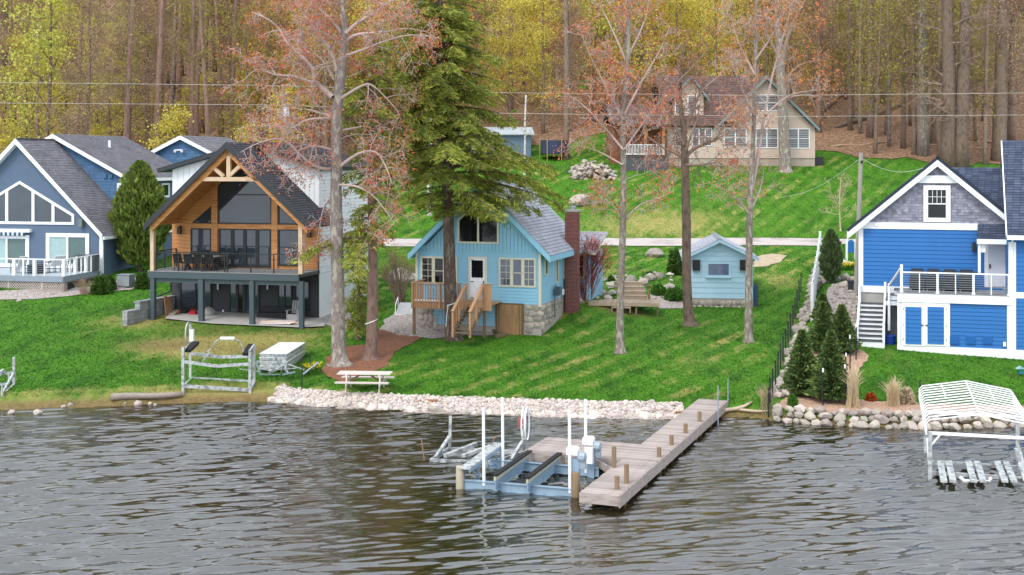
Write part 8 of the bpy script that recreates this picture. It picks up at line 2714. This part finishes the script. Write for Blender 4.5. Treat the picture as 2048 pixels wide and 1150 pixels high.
def wires():
    # roadside pole with transformer
    d = 101.0
    b = P(566, 330, d); b.z = Tz(b.x, b.y)
    root = empty('utility_pole', b, 0, 'wooden utility pole with white transformer behind the timber house', 'utility pole')
    M_up = mat('pole_wood', (170, 146, 124), .9, .15, 3, stretch=(4, 4, .5))
    h = P(566, 168, d).z - b.z
    mb = MB(); mb.tube([(0, 0, -.5), (0, 0, h)], [.19, .13], 10); mb.build('pole', M_up, root)
    t = P(573, 223, d) - b
    mb = MB(); mb.tube([(t.x, -.1, t.z - .42), (t.x, -.1, t.z + .3), (t.x, -.1, t.z + .36)], [.24, .24, .14], 12); mb.build('transformer', mat('pale_metal', (216, 222, 228), .5, .05, 3), root)
    for py, w in ((248, 1.0), (253, .7)):
        z = P(566, py, d).z - b.z
        mb = MB(); mb.bar((-w * 1.6, 0, z), (w * .9, 0, z), .09, .1); mb.build('cross_arm', mat('pale_arm', (206, 196, 186), .8, .1, 3), root)
    M_wire = mat('cable_pale', (214, 206, 198), .6, .05, 3)
    for yl, yp, xr, yr1, yr2, lab in ((165, 171, 1540, 191, 186, 'upper overhead cable crossing in front of the wood'), (206, 210, 1560, 233, 230, 'lower overhead cable crossing in front of the wood')):
        pts = [P(x, np.interp(x, [-200, 0, 560, 1000, xr, 2048, 2300], [yl - 4, yl, yp, yp + (yr1 - yp) * .72, yr1, yr2, yr2 - 6]), d - .3) for x in np.linspace(-160, 2240, 40)]
        mb = MB(); mb.tube([p - pts[0] for p in pts], .02, 4, False); o = mb.build('overhead_cable', M_wire, None, True, lab, 'cable'); o.location = pts[0]
    # grey pole left of the blue house with a service drop
    g = G(1712, 588)
    root = empty('utility_pole', g, 0, 'plain weathered grey pole behind the left corner of the blue house', 'utility pole')
    top = P(1722, 305, g.y) - g
    mb = MB(); mb.tube([(0, 0, -.4), top], [.15, .11], 10); mb.build('pole', mat('grey_pole', (184, 174, 164), .9, .12, 3, stretch=(4, 4, .5)), root)
    mb = MB(); mb.box(top.x - .06, top.x + .06, top.y - .16, top.y - .1, top.z - .6, top.z - .45); mb.build('bracket', M_black, root)
    for q, lab in ((P(1560, 395, g.y + 22), 'twisted white service line from the grey pole to the lawn trees'), (P(1850, 335, g.y + 4), 'twisted white service line from the grey pole to the blue house')):
        a = g + top - Vector((0, 0, .3)); mb = MB()
        pts = [a.lerp(q, t) - Vector((0, 0, .5 * math.sin(math.pi * t))) - a for t in np.linspace(0, 1, 14)]
        mb.tube(pts, .011, 4, False); o = mb.build('service_line', M_pvc, None, True, lab, 'cable'); o.location = a
    # small blue arched sign
    g = G(1702, 540); g = P(1702, 520, 84); g.z = Tz(g.x, g.y)
    root = empty('arched_sign', g, 0, 'small blue arched sign between white posts by the lane', 'sign')
    z0 = P(1702, 505, g.y).z - g.z; z1 = P(1702, 478, g.y).z - g.z
    for x in (-.28, .28):
        mb = MB(); mb.box(x - .06, x + .06, -.05, .05, -.3, z1); mb.build('post', M_pvc, root)
    pts = [(-.2, z0), (.2, z0), (.2, z1 - .25)] + [(.2 * math.cos(t), z1 - .25 + .2 * math.sin(t)) for t in np.linspace(.2, 2.9, 8)] + [(-.2, z1 - .25)]
    mb = MB(); mb.prism(pts, -.025, .025); mb.build('panel', M_bblue, root)
wires()

def far_things():
    # blue-grey pole barn and netted trampoline up the slope, seen through the hemlock
    H = House('metal_barn', 912, 314, 122, -2, 'blue-grey metal barn with pale roof behind the hemlock', 'barn')
    R = H.root
    w = H.F(1062, 314)[0]; z = H.F(990, 268)[1]
    M_bm = mat('blue_grey_metal', (112, 134, 156), .55, .06, 2); 
    mb = MB(); mb.box(0, w, 0, 8, -2, z); mb.build('wall', M_bm, R)
    rp = MB(); rp.box(0, .035, -.03, 0, 0, z); rm = rp.mesh('wall_rib'); rm.materials.append(M_bm)
    for i in range(24): put('wall_rib', rm, R, (w * (i + .5) / 24, 0, 0))
    roof(R, [(-.3, -.4, z), (w + .3, -.4, z), (w + .3, 4, z + .75), (-.3, 4, z + .75)], mat('pale_metal_roof', (206, 214, 220), .5, .05, 2), .1, sp=.5)
    roof(R, [(w + .3, 8.4, z), (-.3, 8.4, z), (-.3, 4, z + .75), (w + .3, 4, z + .75)], mat('pale_metal_roof', (206, 214, 220)), .1, sp=.5)
    c = G(1108, 318); root = empty('trampoline', c, 0, 'round trampoline with dark blue safety net on the slope', 'trampoline')
    M_net = mat('navy_net', (62, 70, 100), .9, .1, 5)
    rad = 1.25
    mb = MB(); n = 28
    vs = []; fs = []
    for k in range(n):
        t = 2 * math.pi * k / n
        vs += [(rad * math.cos(t), rad * math.sin(t), .5), (rad * math.cos(t), rad * math.sin(t), 1.75)]
    fs = [(2 * k, (2 * k + 2) % (2 * n), (2 * k + 3) % (2 * n), 2 * k + 1) for k in range(n)]
    mb.add(vs, fs); mb.build('net', M_net, root)
    mb = MB(); mb.prism_z([(rad * 1.05 * math.cos(t), rad * 1.05 * math.sin(t)) for t in np.linspace(0, 6.283, 28)[:-1]], .45, .52); mb.build('bed', M_black, root)
    for k in range(6):
        t = k * math.pi / 3; mb = MB(); mb.tube([(rad * 1.06 * math.cos(t), rad * 1.06 * math.sin(t), -.2), (rad * 1.06 * math.cos(t), rad * 1.06 * math.sin(t), 1.8)], .035, 6); mb.build('pole', mat('yellow_pole', (206, 176, 80), .6, .05, 2), root)
    H = House('small_outbuilding', 1192, 262, 136, 0, 'small dark outbuilding with peaked roof among the red trees', 'outbuilding')
    R = H.root; w = H.F(1220, 262)[0]; z = H.F(1205, 230)[1]; za = H.F(1206, 217)[1]
    M_ob = mat('outbuilding_brown', (150, 116, 104), .85, .1, 3)
    mb = MB(); mb.prism([(0, -2), (w, -2), (w, z), (w / 2, za - .1), (0, z)], 0, 2.5); mb.build('wall', M_ob, R)
    roof(R, [(-.3, -.3, z - .1), (-.3, 2.8, z - .1), (w / 2, 2.8, za), (w / 2, -.3, za)], M_brownroof, .1, sp=.3); roof(R, [(w + .3, 2.8, z - .1), (w + .3, -.3, z - .1), (w / 2, -.3, za), (w / 2, 2.8, za)], M_brownroof, .1, sp=.3)
    mb = MB(); mb.box(w * .3, w * .7, -.04, 0, -.5, z - .5); mb.build('door', M_wornwood, R)
    # two birches
    M_birch = mat('birch_bark', (226, 220, 210), .8, .12, 4, second=(120, 110, 104), sfac=.3, sscale=3, stretch=(1, 1, 2.5))
    for bx, tr, lab, sd in (((859, 430), [(859, 430, 10), (858, 380, 9), (859, 320, 8), (860, 250, 7), (858, 170, 6), (856, 90, 4)], 'white birch trunk seen through the hemlock left of its trunk', 95), ((1049, 350), [(1049, 350, 5), (1049, 320, 5), (1050, 280, 4), (1050, 240, 4), (1052, 190, 3)], 'thin white birch stem right of the hemlock', 96)):
        fg_tree('birch_tree', lab, bx, tr, [], M_birch, B_twig, sd, L=1.5, cnt=6, lev=1, trunk_br=(1.8, .02, 9, .5), leaves=[('buds', L_olive, .3, 4, .2, .06)], up=.2, flare=1.1)
    # ropes
    for px, py, wpx, lab in ((904, 607, 27, 'pale rope tied round the hemlock trunk'), (743, 643, 23, 'pale rope band round the cedar trunk')):
        base = G(906, 679) if px > 800 else G(740, 718)
        c = P(px, py, base.y); R_ = wpx / 2 / FPX * base.y * 1.06
        mb = MB(); mb.tube([(R_ * math.cos(t), R_ * math.sin(t), .12 * math.cos(t)) for t in np.linspace(0, 6.283, 21)], .025, 5, False)
        if px > 800: mb.tube([(-R_ * .5, -R_ * .9, -.02), (-R_ * .65, -R_ * 1.1, -.5), (-R_ * .8, -R_ * 1.1, -1.1)], .022, 5, False)
        o = mb.build('rope', M_pvc, None, True, lab, 'rope'); o.location = c
far_things()

# ------------------------------------------------------------ grass blades over the lawns
def grass():
    g = np.random.default_rng(12)
    N = 330000
    y = 50 + 75 * g.random(N) ** 1.5
    x = (g.random(N) * 2 - 1) * (4 + .405 * y)
    keep = (y - shore(x) > .9) & (y < woods_line(x) + .5) & ~((x > wallx(y) - .1) & (x < wallx(y) + .7) & (y < 86))
    keep &= ~((y - shore(x) < 1.3) & (x > -9.9) & (x < 7.5))
    for poly in PATCHES:
        if len(poly) > 1200 or max(p[1] for p in poly) > 150: continue
        bx = np.array(poly)
        m = keep & (x > bx[:, 0].min()) & (x < bx[:, 0].max()) & (y > bx[:, 1].min()) & (y < bx[:, 1].max())
        idx = np.nonzero(m)[0]
        if not len(idx): continue
        ins = np.zeros(len(idx), bool); xx, yy = x[idx], y[idx]
        j = len(bx) - 1
        for i in range(len(bx)):
            c = (bx[i, 1] > yy) != (bx[j, 1] > yy)
            ins ^= c & (xx < (bx[j, 0] - bx[i, 0]) * (yy - bx[i, 1]) / (bx[j, 1] - bx[i, 1] + 1e-12) + bx[i, 0])
            j = i
        keep[idx[ins]] = False
    x, y = x[keep], y[keep]
    ys, S_, Z3 = GZ
    ri = np.clip(np.searchsorted(ys, y), 0, len(ys) - 1)
    ci = np.clip(((x / (14 + .46 * y)) + 1) / 2 * (len(S_) - 1), 0, len(S_) - 1).round().astype(int)
    zone = Z3[ri, ci]
    k = g.random(len(x)) > zone[:, 1] * .85
    x, y, zone = x[k], y[k], zone[k]
    n = len(x)
    z = T(x, y)
    a = g.uniform(0, 6.3, n); w = g.uniform(.015, .04, n) * (1 + (y - 50) / 60); h = g.uniform(.025, .075, n)
    dx, dy = np.cos(a) * w, np.sin(a) * w
    V = np.empty((n, 3, 3))
    V[:, 0] = np.stack([x - dx, y - dy, z - .01], -1); V[:, 1] = np.stack([x + dx, y + dy, z - .01], -1)
    V[:, 2] = np.stack([x + g.normal(0, .03, n), y + g.normal(0, .03, n), z + h], -1)
    me = bpy.data.meshes.new('lawn_grass')
    me.vertices.add(3 * n); me.vertices.foreach_set('co', V.ravel().astype(np.float32))
    me.loops.add(3 * n); me.loops.foreach_set('vertex_index', np.arange(3 * n, dtype=np.int32))
    me.polygons.add(n); me.polygons.foreach_set('loop_start', np.arange(0, 3 * n, 3, dtype=np.int32)); me.polygons.foreach_set('loop_total', np.full(n, 3, dtype=np.int32))
    me.update()
    ca = me.color_attributes.new('Zone', 'FLOAT_COLOR', 'POINT')
    ca.data.foreach_set('color', np.repeat(np.concatenate([zone, np.ones((n, 1))], 1), 3, 0).astype(np.float32).ravel())
    me.materials.append(bpy.data.materials['lawn'])
    o = bpy.data.objects.new('lawn_grass', me); COL.objects.link(o)
    tag(o, 'short green and straw coloured grass blades covering the lawns', 'grass', kind='stuff')
grass()
